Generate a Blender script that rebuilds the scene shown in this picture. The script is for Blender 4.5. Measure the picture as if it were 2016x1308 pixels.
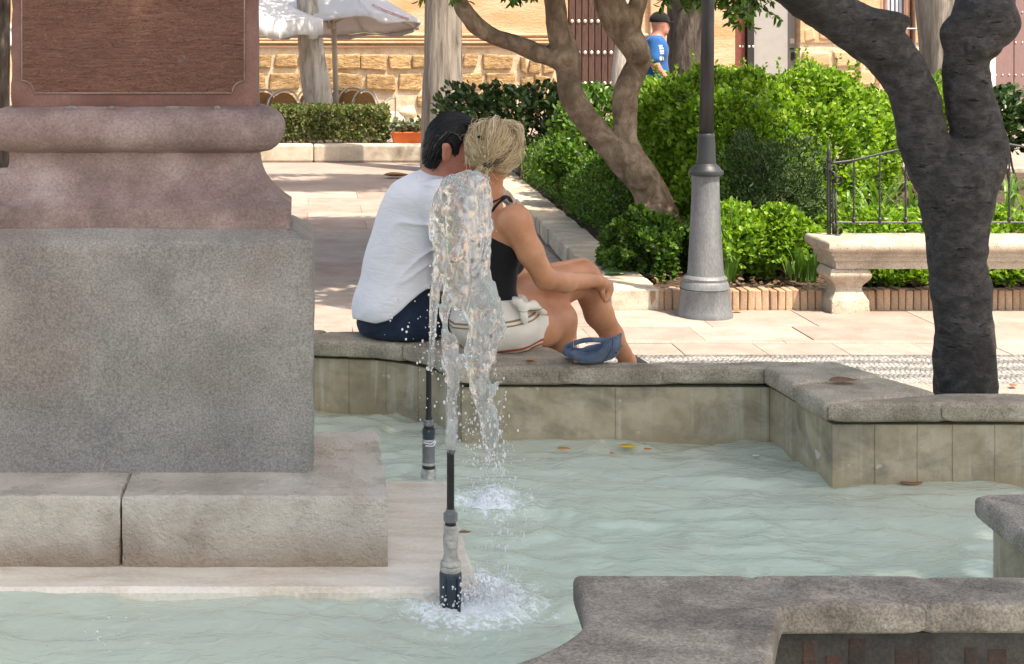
import bpy, bmesh, math, random
import numpy as np
from mathutils import Vector, Matrix, Euler
from mathutils.bvhtree import BVHTree

for _o in list(bpy.data.objects):
    bpy.data.objects.remove(_o)
scene = bpy.context.scene
COL = scene.collection
rng = np.random.default_rng(7)
random.seed(7)

# ------------------------------------------------------------------ camera, sky, sun, exposure
F, PX0, PY0, CAM_H = 3000.0, 615.0, 85.0, 1.5        # focal length and eye level of the photograph (2016 x 1308)
cam = bpy.data.cameras.new('camera')
cam_o = bpy.data.objects.new('camera', cam)
COL.objects.link(cam_o)
cam.sensor_width = 36.0
cam.lens = 36.0 * F / 2016.0
cam.shift_x = (1008.0 - PX0) / 2016.0
cam.shift_y = -(654.0 - PY0) / 2016.0
cam.clip_start = 0.05
cam.clip_end = 500.0
cam_o.location = (0, 0, CAM_H)
cam_o.rotation_euler = (math.radians(90), 0, 0)
scene.camera = cam_o

SUN = Vector((0.32, -0.36, 0.88)).normalized()
world = bpy.data.worlds.new('World')
scene.world = world
world.use_nodes = True
_nt = world.node_tree
_bg = _nt.nodes.get('Background') or _nt.nodes.new('ShaderNodeBackground')
_sky = _nt.nodes.new('ShaderNodeTexSky')
_sky.sky_type = 'NISHITA'
_sky.sun_disc = False
_sky.sun_elevation = math.asin(SUN.z)
_sky.sun_rotation = math.atan2(SUN.x, SUN.y)
_sky.air_density = 1.0
_sky.dust_density = 3.0
_sky.ozone_density = 0.3
_nt.links.new(_sky.outputs[0], _bg.inputs[0])
_bg.inputs[1].default_value = 0.15
sun = bpy.data.lights.new('sun', 'SUN')
sun.energy = 3.0
sun.angle = math.radians(0.5)
sun.color = (1.0, 0.97, 0.93)
sun_o = bpy.data.objects.new('sun', sun)
COL.objects.link(sun_o)
sun_o.location = (0, 0, 20)
sun_o.rotation_euler = SUN.to_track_quat('Z', 'Y').to_euler()
scene.view_settings.view_transform = 'Standard'
scene.view_settings.look = 'None'
scene.view_settings.gamma = 1.0
scene.view_settings.exposure = 1.4
scene.view_settings.use_white_balance = True
scene.view_settings.white_balance_temperature = 7600
scene.view_settings.use_curve_mapping = False
scene.cycles.use_denoising = True
scene.cycles.max_bounces = 12
scene.cycles.transmission_bounces = 12
scene.cycles.transparent_max_bounces = 16
scene.cycles.caustics_reflective = False
scene.cycles.caustics_refractive = True
scene.cycles.sample_clamp_indirect = 6.0

# ------------------------------------------------------------------ helpers: measuring
def W(px, py, Y):
    """A point of the photograph at depth Y metres."""
    s = F / Y
    return np.array([(px - PX0) / s, Y, CAM_H - (py - PY0) / s])

def R(rpx, Y):
    return rpx * Y / F

def depth_at(py, z):
    return F * (CAM_H - z) / (py - PY0)

# ------------------------------------------------------------------ helpers: noise
def _hash(ix, iy, iz, seed):
    h = (ix.astype(np.int64) * 374761393 + iy.astype(np.int64) * 668265263 + iz.astype(np.int64) * 2147483647 + seed * 974634777) & 0xFFFFFFFF
    h = ((h ^ (h >> 13)) * 1274126177) & 0xFFFFFFFF
    h = h ^ (h >> 16)
    return (h & 0xFFFF) / 32767.5 - 1.0

def vnoise(x, y, z, seed=0):
    x, y, z = np.broadcast_arrays(np.asarray(x, float), np.asarray(y, float), np.asarray(z, float))
    fx, fy, fz = np.floor(x), np.floor(y), np.floor(z)
    ix, iy, iz = fx.astype(np.int64), fy.astype(np.int64), fz.astype(np.int64)
    u, v, w = x - fx, y - fy, z - fz
    u = u * u * (3 - 2 * u); v = v * v * (3 - 2 * v); w = w * w * (3 - 2 * w)
    out = 0
    for dx in (0, 1):
        for dy in (0, 1):
            for dz in (0, 1):
                out = out + _hash(ix + dx, iy + dy, iz + dz, seed) * (u if dx else 1 - u) * (v if dy else 1 - v) * (w if dz else 1 - w)
    return out

def fbm(x, y, z, octaves=3, seed=0):
    a, s, t = 1.0, 0.0, 0.0
    for o in range(octaves):
        s = s + a * vnoise(x * 2 ** o, y * 2 ** o, z * 2 ** o, seed + o * 17)
        t += a
        a *= 0.5
    return s / t

# ------------------------------------------------------------------ helpers: objects
def link(o):
    COL.objects.link(o)
    return o

def tag(o, label=None, cat=None, group=None, kind=None):
    if label: o['label'] = label
    if cat: o['category'] = cat
    if group: o['group'] = group
    if kind: o['kind'] = kind
    return o

def thing(name, loc, label, cat, group=None):
    o = link(bpy.data.objects.new(name, None))
    o.location = Vector([float(c) for c in loc])
    o.empty_display_size = 0.1
    return tag(o, label, cat, group)

def make_mesh(name, verts, faces, smooth=True):
    """faces: an (n, k) array or a list of such arrays."""
    if not isinstance(faces, (list, tuple)):
        faces = [faces]
    faces = [np.asarray(f, dtype=np.int32) for f in faces if len(f)]
    verts = np.asarray(verts, dtype=np.float32)
    me = bpy.data.meshes.new(name)
    me.vertices.add(len(verts))
    me.vertices.foreach_set('co', verts.ravel())
    nl = sum(f.size for f in faces)
    nf = sum(len(f) for f in faces)
    me.loops.add(nl)
    me.loops.foreach_set('vertex_index', np.concatenate([f.ravel() for f in faces]))
    me.polygons.add(nf)
    tot = np.concatenate([np.full(len(f), f.shape[1], dtype=np.int32) for f in faces])
    start = np.concatenate([[0], np.cumsum(tot)[:-1]]).astype(np.int32)
    me.polygons.foreach_set('loop_start', start)
    me.polygons.foreach_set('loop_total', tot)
    me.polygons.foreach_set('use_smooth', np.full(nf, bool(smooth)))
    me.update(calc_edges=True)
    me.validate()
    return me

def obj(name, me, mat=None, parent=None, world_coords=True):
    o = link(bpy.data.objects.new(name, me))
    if mat is not None and len(me.materials) == 0:
        me.materials.append(mat)
    if parent is not None:
        o.parent = parent
        if world_coords:                      # the mesh is written in world coordinates: undo every parent's offset
            off = Vector((0, 0, 0)); p = parent
            while p is not None:
                off += p.location; p = p.parent
            o.location = -off
    return o

def fattr(me, name, vals, domain='FACE'):
    a = me.attributes.new(name, 'FLOAT', domain)
    a.data.foreach_set('value', np.asarray(vals, dtype=np.float32))

def bevel(o, w, seg=2, angle=35):
    m = o.modifiers.new('bevel', 'BEVEL')
    m.width = w; m.segments = seg; m.limit_method = 'ANGLE'; m.angle_limit = math.radians(angle)
    m.harden_normals = False
    return o

def copy_tree(o, parent=None, loc=None, rotz=None):
    c = o.copy(); COL.objects.link(c); c.parent = parent
    if loc is not None: c.location = loc
    if rotz is not None: c.rotation_euler = (0, 0, rotz)
    for ch in list(o.children):
        copy_tree(ch, c)
    return c

class MB:
    """Collects simple solids and links them as ONE mesh object."""
    def __init__(s):
        s.v = []; s.q = []; s.t = []; s.n = 0
    def add(s, v, q=(), t=()):
        v = np.asarray(v, float).reshape(-1, 3)
        if len(q): s.q.append(np.asarray(q, int).reshape(-1, 4) + s.n)
        if len(t): s.t.append(np.asarray(t, int).reshape(-1, 3) + s.n)
        s.v.append(v); s.n += len(v)
        return s
    def box(s, lo, hi, M=None):
        x0, y0, z0 = lo; x1, y1, z1 = hi
        v = np.array([[x0, y0, z0], [x1, y0, z0], [x1, y1, z0], [x0, y1, z0], [x0, y0, z1], [x1, y0, z1], [x1, y1, z1], [x0, y1, z1]], float)
        if M is not None:
            v = v @ np.array(M.to_3x3()).T + np.array(M.translation)
        return s.add(v, [[0, 3, 2, 1], [4, 5, 6, 7], [0, 1, 5, 4], [1, 2, 6, 5], [2, 3, 7, 6], [3, 0, 4, 7]])
    def tube(s, pts, rad, n=8, caps=True, flat=1.0):
        pts = np.asarray(pts, float); m = len(pts)
        rad = np.full(m, rad, float) if np.isscalar(rad) else np.asarray(rad, float)
        t = np.gradient(pts, axis=0); t /= np.linalg.norm(t, axis=1)[:, None] + 1e-12
        ref = np.array([0, 0, 1.0]) if abs(t[0][2]) < 0.9 else np.array([1.0, 0, 0])
        u = np.cross(t[0], ref); u /= np.linalg.norm(u)
        a = np.linspace(0, 2 * math.pi, n, endpoint=False)
        rings = []
        for i in range(m):
            u = u - t[i] * np.dot(u, t[i]); u /= np.linalg.norm(u) + 1e-12
            w = np.cross(t[i], u)
            rings.append(pts[i] + rad[i] * (np.cos(a)[:, None] * u + flat * np.sin(a)[:, None] * w))
        v = np.concatenate(rings)
        i = np.arange(m - 1)[:, None] * n; j = np.arange(n)[None, :]; k = (j + 1) % n
        q = np.stack([i + j, i + k, i + n + k, i + n + j], -1).reshape(-1, 4)
        tr = []
        if caps:
            v = np.concatenate([v, pts[:1], pts[-1:]])
            c0, c1 = m * n, m * n + 1
            tr = [[c0, (b + 1) % n, b] for b in range(n)] + [[c1, (m - 1) * n + b, (m - 1) * n + (b + 1) % n] for b in range(n)]
        return s.add(v, q, tr)
    def lathe(s, prof, n=24, centre=(0, 0, 0), M=None):
        """prof: (radius, z) from bottom to top."""
        prof = np.asarray(prof, float); m = len(prof)
        a = np.linspace(0, 2 * math.pi, n, endpoint=False)
        v = np.stack([prof[:, 0:1] * np.cos(a), prof[:, 0:1] * np.sin(a), np.repeat(prof[:, 1:2], n, 1)], -1).reshape(-1, 3)
        i = np.arange(m - 1)[:, None] * n; j = np.arange(n)[None, :]; k = (j + 1) % n
        q = np.stack([i + j, i + k, i + n + k, i + n + j], -1).reshape(-1, 4)
        v = np.concatenate([v, [[0, 0, prof[0, 1]], [0, 0, prof[-1, 1]]]])
        c0, c1 = m * n, m * n + 1
        tr = [[c0, (b + 1) % n, b] for b in range(n)] + [[c1, (m - 1) * n + b, (m - 1) * n + (b + 1) % n] for b in range(n)]
        if M is not None:
            v = v @ np.array(M.to_3x3()).T + np.array(M.translation)
        return s.add(v + np.asarray(centre, float), q, tr)
    def prism(s, poly, z0, z1):
        """poly: plan outline, counter-clockwise; fan caps (convex or nearly so)."""
        p = np.asarray(poly, float); n = len(p)
        v = np.concatenate([np.c_[p, np.full(n, z0)], np.c_[p, np.full(n, z1)]])
        q = [[i, (i + 1) % n, n + (i + 1) % n, n + i] for i in range(n)]
        tr = [[0, i + 1, i] for i in range(1, n - 1)] + [[n, n + i, n + i + 1] for i in range(1, n - 1)]
        return s.add(v, q, tr)
    def sphere(s, c, r, n=8, m=6):
        prof = [(math.sin(math.pi * i / m), -math.cos(math.pi * i / m)) for i in range(m + 1)]
        prof[0] = (1e-4, -1); prof[-1] = (1e-4, 1)
        r = np.broadcast_to(np.asarray(r, float), (3,))
        b = MB().lathe(prof, n)
        return s.add(b.v[0] * r + np.asarray(c, float), b.q[0], b.t[0])
    def mesh(s, name, smooth=False):
        f = []
        if s.q: f.append(np.concatenate(s.q))
        if s.t: f.append(np.concatenate(s.t))
        return make_mesh(name, np.concatenate(s.v), f, smooth)
    def build(s, name, mat, parent=None, smooth=False, bev=0, seg=2, world_coords=True):
        o = obj(name, s.mesh(name, smooth), mat, parent, world_coords)
        if bev: bevel(o, bev, seg)
        return o

# ------------------------------------------------------------------ helpers: implicit bodies
class Field:
    """A signed-distance grid that shapes are blended into; mesh() grows one continuous surface."""
    def __init__(s, lo, hi, res):
        s.lo = np.asarray(lo, float); s.res = res
        s.n = np.ceil((np.asarray(hi, float) - s.lo) / res).astype(int) + 1
        s.ax = [s.lo[i] + res * np.arange(s.n[i]) for i in range(3)]
        s.d = np.full(tuple(s.n), 9.0, dtype=np.float32)
    def win(s, lo, hi):
        a = np.clip(np.floor((lo - s.lo) / s.res).astype(int), 0, s.n)
        b = np.clip(np.ceil((hi - s.lo) / s.res).astype(int) + 1, 0, s.n)
        if (b <= a).any(): return None
        sl = tuple(slice(a[i], b[i]) for i in range(3))
        X = s.ax[0][sl[0]][:, None, None]; Y = s.ax[1][sl[1]][None, :, None]; Z = s.ax[2][sl[2]][None, None, :]
        return sl, X, Y, Z
    def blend(s, sl, d, k):
        a = s.d[sl]
        if k <= 0:
            s.d[sl] = np.minimum(a, d)
        else:
            h = np.clip(0.5 + 0.5 * (a - d) / k, 0, 1)
            s.d[sl] = a * (1 - h) + d * h - k * h * (1 - h)
    def cone(s, a, b, ra, rb, k=0.02, m=0.05, grow=0.0):
        a = np.asarray(a, float); b = np.asarray(b, float); ra += grow; rb += grow
        r = max(ra, rb) + k + m
        w = s.win(np.minimum(a, b) - r, np.maximum(a, b) + r)
        if w is None: return s
        sl, X, Y, Z = w
        ab = b - a; L = (ab ** 2).sum() + 1e-12
        t = np.clip(((X - a[0]) * ab[0] + (Y - a[1]) * ab[1] + (Z - a[2]) * ab[2]) / L, 0, 1)
        d = np.sqrt((X - a[0] - t * ab[0]) ** 2 + (Y - a[1] - t * ab[1]) ** 2 + (Z - a[2] - t * ab[2]) ** 2) - (ra + (rb - ra) * t)
        s.blend(sl, d, k)
        return s
    def chain(s, pts, rad, k=0.02, grow=0.0, m=0.05):
        for i in range(len(pts) - 1):
            s.cone(pts[i], pts[i + 1], rad[i], rad[i + 1], k, m, grow)
        return s
    def ell(s, c, r, k=0.02, rot=None, m=0.05, grow=0.0):
        c = np.asarray(c, float); r = np.asarray(r, float) + grow
        q = max(r) + k + m
        w = s.win(c - q, c + q)
        if w is None: return s
        sl, X, Y, Z = w
        X = X - c[0]; Y = Y - c[1]; Z = Z - c[2]
        if rot is not None:
            Q = np.array(Euler(rot).to_matrix()).T
            X, Y, Z = (Q[i][0] * X + Q[i][1] * Y + Q[i][2] * Z for i in range(3))
        k0 = np.sqrt((X / r[0]) ** 2 + (Y / r[1]) ** 2 + (Z / r[2]) ** 2)
        k1 = np.sqrt((X / r[0] ** 2) ** 2 + (Y / r[1] ** 2) ** 2 + (Z / r[2] ** 2) ** 2)
        d = k0 * (k0 - 1) / (k1 + 1e-9)
        s.blend(sl, d, k)
        return s
    def grid(s):
        return s.ax[0][:, None, None], s.ax[1][None, :, None], s.ax[2][None, None, :]
    def near(s, fn, band=0.06):
        """add fn(x, y, z) to the distances near the surface."""
        i = np.nonzero(np.abs(s.d) < band)
        s.d[i] += fn(s.ax[0][i[0]], s.ax[1][i[1]], s.ax[2][i[2]]).astype(np.float32)
        return s
    def cut(s, fn):
        """keep what fn(X, Y, Z) < 0 keeps."""
        X, Y, Z = s.grid()
        s.d = np.maximum(s.d, np.broadcast_to(fn(X, Y, Z), s.d.shape)).astype(np.float32)
        return s
    def mesh(s, name, smooth=True, relax=1):
        d = s.d
        d = np.pad(d, 1, constant_values=1.0)
        lo = s.lo - s.res
        neg = d < 0
        n0, n1, n2 = d.shape
        corners = [(0, 0, 0), (1, 0, 0), (0, 1, 0), (1, 1, 0), (0, 0, 1), (1, 0, 1), (0, 1, 1), (1, 1, 1)]
        cnt = sum(neg[a:n0 - 1 + a, b:n1 - 1 + b, c:n2 - 1 + c].astype(np.int8) for a, b, c in corners)
        act = np.nonzero((cnt > 0) & (cnt < 8))
        idx = np.full((n0 - 1, n1 - 1, n2 - 1), -1, dtype=np.int64)
        idx[act] = np.arange(len(act[0]))
        base = np.stack(act, -1)
        acc = np.zeros((len(base), 3)); num = np.zeros(len(base))
        for a in range(8):
            for bit in (1, 2, 4):
                if a & bit: continue
                ca = np.array([a & 1, (a >> 1) & 1, (a >> 2) & 1]); b = a | bit
                cb = np.array([b & 1, (b >> 1) & 1, (b >> 2) & 1])
                da = d[act[0] + ca[0], act[1] + ca[1], act[2] + ca[2]]; db = d[act[0] + cb[0], act[1] + cb[1], act[2] + cb[2]]
                m = (da < 0) != (db < 0)
                t = np.where(m, da / np.where(m, da - db, 1), 0)
                acc += np.where(m[:, None], ca + t[:, None] * (cb - ca), 0); num += m
        v = (base + acc / num[:, None]) * s.res + lo
        quads = []
        for axis in range(3):
            sl0 = [slice(1, -1)] * 3; sl1 = [slice(1, -1)] * 3
            sl0[axis] = slice(0, -1); sl1[axis] = slice(1, None)
            A = neg[tuple(sl0)]; B = neg[tuple(sl1)]
            for flip, mask in ((False, A & ~B), (True, B & ~A)):
                e = np.nonzero(mask)
                if not len(e[0]): continue
                p = [e[i] + (0 if i == axis else 1) for i in range(3)]
                u, w = (axis + 1) % 3, (axis + 2) % 3
                def cell(du, dw):
                    c = [p[0], p[1], p[2]]; c = [x.copy() for x in c]
                    c[u] -= du; c[w] -= dw
                    return idx[c[0], c[1], c[2]]
                qd = np.stack([cell(1, 1), cell(0, 1), cell(0, 0), cell(1, 0)], -1)
                quads.append(qd[:, ::-1] if flip else qd)
        q = np.concatenate(quads)
        q = q[(q >= 0).all(1)]
        for _ in range(relax):
            sm = np.zeros_like(v); c = np.zeros(len(v))
            for a in range(4):
                for b in ((a + 1) % 4,):
                    np.add.at(sm, q[:, a], v[q[:, b]]); np.add.at(sm, q[:, b], v[q[:, a]])
                    np.add.at(c, q[:, a], 1); np.add.at(c, q[:, b], 1)
            v = v * 0.5 + 0.5 * sm / np.maximum(c, 1)[:, None]
        return make_mesh(name, v, q, smooth)

def spline(pts, n=6):
    """Catmull-Rom through rows of any width."""
    p = np.asarray(pts, float)
    P = np.concatenate([2 * p[:1] - p[1:2], p, 2 * p[-1:] - p[-2:-1]])
    out = []
    for i in range(1, len(P) - 2):
        for t in np.linspace(0, 1, n, endpoint=False):
            out.append(0.5 * (2 * P[i] + (P[i + 1] - P[i - 1]) * t + (2 * P[i - 1] - 5 * P[i] + 4 * P[i + 1] - P[i + 2]) * t * t
                              + (3 * P[i] - P[i - 1] - 3 * P[i + 1] + P[i + 2]) * t ** 3))
    out.append(P[-2])
    return np.array(out)

# ------------------------------------------------------------------ helpers: leaves
LEAF_OVAL = (np.array([[0, 0, 0], [-.32, .3, .07], [-.3, .68, .06], [0, 1, -.04], [.3, .68, .06], [.32, .3, .07]]), [[0, 3, 2, 1], [0, 5, 4, 3]])
LEAF_LONG = (np.array([[0, 0, 0], [-.15, .3, .04], [-.14, .68, .02], [0, 1, -.10], [.14, .68, .02], [.15, .3, .04]]), [[0, 3, 2, 1], [0, 5, 4, 3]])

def leaf_arrays(pos, direction, size, template=LEAF_OVAL, roll=None, seed=0):
    g = np.random.default_rng(seed)
    n = len(pos); tv, tq = template
    y = direction / (np.linalg.norm(direction, axis=1)[:, None] + 1e-9)
    r = g.normal(size=(n, 3)) if roll is None else roll
    x = np.cross(y, r); x /= np.linalg.norm(x, axis=1)[:, None] + 1e-9
    z = np.cross(x, y)
    sz = np.broadcast_to(np.asarray(size, float), (n,))
    v = pos[:, None, :] + sz[:, None, None] * (tv[None, :, 0:1] * x[:, None] + tv[None, :, 1:2] * y[:, None] + tv[None, :, 2:3] * z[:, None])
    q = np.asarray(tq)[None] + (np.arange(n) * len(tv))[:, None, None]
    return v.reshape(-1, 3), q.reshape(-1, 4)

def leaf_mesh(name, pos, direction, size, template=LEAF_OVAL, roll=None, seed=0):
    v, q = leaf_arrays(pos, direction, size, template, roll, seed)
    me = make_mesh(name, v, q, False)
    g = np.random.default_rng(seed + 99)
    fattr(me, 'rnd', np.repeat(g.random(len(pos)), len(template[1])))
    return me
# ------------------------------------------------------------------ materials
def nodes(name):
    m = bpy.data.materials.new(name)
    m.use_nodes = True
    nt = m.node_tree
    for n in list(nt.nodes): nt.nodes.remove(n)
    out = nt.nodes.new('ShaderNodeOutputMaterial')
    b = nt.nodes.new('ShaderNodeBsdfPrincipled')
    nt.links.new(b.outputs[0], out.inputs[0])
    return m, nt, b, out

def N(nt, kind, **kw):
    n = nt.nodes.new('ShaderNode' + kind)
    for k, v in kw.items():
        if hasattr(n, k): setattr(n, k, v)
        else: n.inputs[k].default_value = v
    return n

def mixc(nt, fac, a, b, mode='MIX'):
    n = nt.nodes.new('ShaderNodeMix')
    n.data_type = 'RGBA'; n.blend_type = mode
    for sock, v in ((n.inputs[0], fac), (n.inputs[6], a), (n.inputs[7], b)):
        if hasattr(v, 'links') or isinstance(v, bpy.types.NodeSocket): nt.links.new(v, sock)
        elif isinstance(v, (int, float)): sock.default_value = v
        else: sock.default_value = (*v, 1) if len(v) == 3 else v
    return n.outputs[2]

def ramp(nt, fac, stops, interp='LINEAR'):
    n = nt.nodes.new('ShaderNodeValToRGB')
    n.color_ramp.interpolation = interp
    el = n.color_ramp.elements
    while len(el) < len(stops): el.new(0.5)
    for e, (p, c) in zip(el, stops):
        e.position = p
        e.color = (c, c, c, 1) if isinstance(c, (int, float)) else (*c, 1)
    nt.links.new(fac, n.inputs[0])
    return n.outputs[0]

def mathn(nt, op, a, b=None, c=None):
    n = nt.nodes.new('ShaderNodeMath'); n.operation = op
    for i, v in enumerate((a, b, c)):
        if v is None: continue
        if isinstance(v, (int, float)): n.inputs[i].default_value = v
        else: nt.links.new(v, n.inputs[i])
    return n.outputs[0]

def coords(nt, scale=(1, 1, 1), kind='Object'):
    t = nt.nodes.new('ShaderNodeTexCoord'); mp = nt.nodes.new('ShaderNodeMapping')
    nt.links.new(t.outputs[kind], mp.inputs[0])
    mp.inputs['Scale'].default_value = scale
    return mp.outputs[0]

def noise(nt, vec, scale, detail=4, rough=0.55, out=0, dist=0.0):
    n = N(nt, 'TexNoise'); n.inputs['Scale'].default_value = scale; n.inputs['Detail'].default_value = detail
    n.inputs['Roughness'].default_value = rough; n.inputs['Distortion'].default_value = dist
    nt.links.new(vec, n.inputs['Vector'])
    return n.outputs[out]

def bumpn(nt, b, layers):
    """layers: (height socket, strength, distance)"""
    prev = None
    for h, st, di in layers:
        n = N(nt, 'Bump'); n.inputs['Strength'].default_value = st; n.inputs['Distance'].default_value = di
        nt.links.new(h, n.inputs['Height'])
        if prev is not None: nt.links.new(prev, n.inputs['Normal'])
        prev = n.outputs[0]
    nt.links.new(prev, b.inputs['Normal'])

def stone(name, cols, scale=6, stain=None, stain_scale=2.0, stain_amt=(0.45, 0.7), rough=0.85, bump=0.5, bdist=0.006, grain=120, stretch=(1, 1, 1),
          vary=0.0, pits=0.0, cracks=0.0, spec=0.3, coarse=14, grain_amt=.3):
    """Weathered stone: blotches of cols, stains, grain, pits, optional hairline cracks; vary: brightness by piece."""
    m, nt, b, out = nodes(name)
    v = coords(nt, stretch)
    n1 = noise(nt, v, scale, 6, 0.6)
    k = len(cols)
    c = ramp(nt, n1, [(0.3 + 0.4 * i / max(1, k - 1), cols[i]) for i in range(k)])
    if stain is not None:
        s = ramp(nt, noise(nt, v, stain_scale, 5, 0.65, dist=0.4), [(stain_amt[0], 0.0), (stain_amt[1], 1.0)])
        c = mixc(nt, s, c, stain)
    g = noise(nt, v, grain, 3, 0.7)
    c = mixc(nt, grain_amt, c, ramp(nt, g, [(0.34, 0.15), (0.66, 0.85)]), 'OVERLAY')
    if vary:
        oi = N(nt, 'ObjectInfo')
        f = mathn(nt, 'MULTIPLY_ADD', oi.outputs['Random'], 2 * vary, 1 - vary)
        hsv = N(nt, 'HueSaturation'); nt.links.new(c, hsv.inputs['Color']); nt.links.new(f, hsv.inputs['Value'])
        c = hsv.outputs[0]
    layers = [(noise(nt, v, coarse, 6, 0.65), bump, bdist), (g, bump * 0.6, bdist * 0.3)]
    if pits:
        p = N(nt, 'TexVoronoi'); p.inputs['Scale'].default_value = pits; nt.links.new(v, p.inputs['Vector'])
        pm = ramp(nt, p.outputs['Distance'], [(0.08, 0.0), (0.25, 1.0)])
        c = mixc(nt, 0.5, c, pm, 'MULTIPLY')
        layers.append((pm, 0.6, 0.004))
    if cracks:
        p = N(nt, 'TexVoronoi'); p.feature = 'DISTANCE_TO_EDGE'; p.inputs['Scale'].default_value = cracks
        mp = mixc(nt, 0.12, v, noise(nt, v, 9, 5, 0.6, out=1))
        nt.links.new(mp, p.inputs['Vector'])
        mask = ramp(nt, noise(nt, v, 2.1, 3), [(0.5, 0.0), (0.6, 1.0)])
        ck = ramp(nt, p.outputs['Distance'], [(0.0, 1.0), (0.018, 0.0)])
        ck = mathn(nt, 'MULTIPLY', ck, mask)
        c = mixc(nt, ck, c, tuple(x * 0.35 for x in cols[0]))
        layers.append((mathn(nt, 'SUBTRACT', 1.0, ck), 0.8, 0.004))
    nt.links.new(c, b.inputs['Base Color'])
    b.inputs['Roughness'].default_value = rough
    b.inputs['Specular IOR Level'].default_value = spec
    bumpn(nt, b, layers)
    return m

def plain(name, col, rough=0.5, metal=0.0, var=0.12, scale=8, bump=0.0, bscale=60, spec=0.5, vary=0.0):
    m, nt, b, out = nodes(name)
    v = coords(nt)
    c = ramp(nt, noise(nt, v, scale, 4), [(0.3, tuple(x * (1 - var) for x in col)), (0.7, tuple(min(1, x * (1 + var)) for x in col))])
    if vary:
        oi = N(nt, 'ObjectInfo')
        f = mathn(nt, 'MULTIPLY_ADD', oi.outputs['Random'], 2 * vary, 1 - vary)
        hsv = N(nt, 'HueSaturation'); nt.links.new(c, hsv.inputs['Color']); nt.links.new(f, hsv.inputs['Value'])
        c = hsv.outputs[0]
    nt.links.new(c, b.inputs['Base Color'])
    b.inputs['Roughness'].default_value = rough
    b.inputs['Metallic'].default_value = metal
    b.inputs['Specular IOR Level'].default_value = spec
    if bump: bumpn(nt, b, [(noise(nt, v, bscale, 4), bump, 0.004)])
    return m

def leafmat(name, cols, trans=0.35, rough=0.42, tint=(1.3, 1.25, 0.5), spec=0.4):
    m, nt, b, out = nodes(name)
    a = N(nt, 'Attribute'); a.attribute_name = 'rnd'
    k = len(cols)
    c = ramp(nt, a.outputs['Fac'], [(i / max(1, k - 1), cols[i]) for i in range(k)])
    nt.links.new(c, b.inputs['Base Color'])
    b.inputs['Roughness'].default_value = rough
    b.inputs['Specular IOR Level'].default_value = spec
    t = N(nt, 'BsdfTranslucent')
    nt.links.new(mixc(nt, 1.0, c, tint, 'MULTIPLY'), t.inputs[0])
    mx = N(nt, 'MixShader'); mx.inputs[0].default_value = trans
    nt.links.new(b.outputs[0], mx.inputs[1]); nt.links.new(t.outputs[0], mx.inputs[2])
    nt.links.new(mx.outputs[0], out.inputs[0])
    return m

def bark(name, cols, stretch=(1, 1, 0.2), scale=18, bump=1.0, bdist=0.012, rough=0.9, blotch=None, cracks=0, nicks=False):
    m, nt, b, out = nodes(name)
    v = coords(nt, stretch); u = coords(nt)
    n1 = noise(nt, v, scale, 7, 0.65, dist=0.5)
    c = ramp(nt, n1, [(0.3 + 0.4 * i / (len(cols) - 1), cols[i]) for i in range(len(cols))])
    if blotch is not None:
        c = mixc(nt, ramp(nt, noise(nt, u, 5, 4), [(0.5, 0.0), (0.68, 0.8)]), c, blotch)
    layers = [(n1, bump, bdist), (noise(nt, u, 90, 4, 0.7), bump * 0.5, bdist * 0.25)]
    if cracks:
        p = N(nt, 'TexVoronoi'); p.feature = 'DISTANCE_TO_EDGE'; p.inputs['Scale'].default_value = cracks
        nt.links.new(mixc(nt, 0.15, v, noise(nt, u, 12, 5, 0.6, out=1)), p.inputs['Vector'])
        ck = ramp(nt, p.outputs['Distance'], [(0.0, 0.0), (0.06, 1.0)])
        msk = ramp(nt, noise(nt, u, 7, 3), [(0.45, 0.0), (0.6, 1.0)])
        ckm = mathn(nt, 'MULTIPLY', mathn(nt, 'SUBTRACT', 1.0, ck), msk)
        c = mixc(nt, ckm, c, tuple(x * 0.25 for x in cols[0]))
        layers.append((mathn(nt, 'SUBTRACT', 1.0, ckm), bump, bdist))
    if nicks:
        nk = ramp(nt, noise(nt, coords(nt, (1, 1, 4.5)), 20, 3, .5, dist=.6), [(.66, 0), (.71, .8)])
        c = mixc(nt, nk, c, (.010, .009, .008))
        layers.append((mathn(nt, 'SUBTRACT', 1.0, nk), 1.0, .012))
        wr = noise(nt, coords(nt, (1, 1, 3.5)), 55, 4, .6, dist=1.5)
        c = mixc(nt, .45, c, ramp(nt, wr, [(.3, .15), (.7, .85)]), 'OVERLAY')
        layers.append((wr, .6, .004))
    nt.links.new(c, b.inputs['Base Color'])
    b.inputs['Roughness'].default_value = rough
    b.inputs['Specular IOR Level'].default_value = 0.25
    bumpn(nt, b, layers)
    return m

MAT = {}
# stones
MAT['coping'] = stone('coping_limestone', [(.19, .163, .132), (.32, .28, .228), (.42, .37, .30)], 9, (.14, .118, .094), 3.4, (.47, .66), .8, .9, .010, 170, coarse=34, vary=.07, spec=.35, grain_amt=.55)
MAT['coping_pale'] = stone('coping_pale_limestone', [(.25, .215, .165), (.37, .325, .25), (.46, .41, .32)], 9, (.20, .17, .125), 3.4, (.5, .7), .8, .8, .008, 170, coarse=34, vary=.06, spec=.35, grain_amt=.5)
MAT['basin_wall'] = None
MAT['pedestal_red'] = None
MAT['pedestal_pink'] = stone('pedestal_mauve_marble', [(.21, .135, .118), (.30, .212, .188), (.40, .315, .285)], 6, (.175, .125, .108), 3.6, (.46, .68), .6, .8, .008, 130, coarse=22, spec=.4, grain_amt=.32)
MAT['wet_slab'] = stone('wet_cream_slab', [(.60, .53, .43), (.74, .67, .56), (.81, .75, .65)], 5, (.62, .50, .36), 2.4, (.5, .75), .22, .3, .002, 90, stretch=(1, 3, 1), spec=.5)
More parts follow.
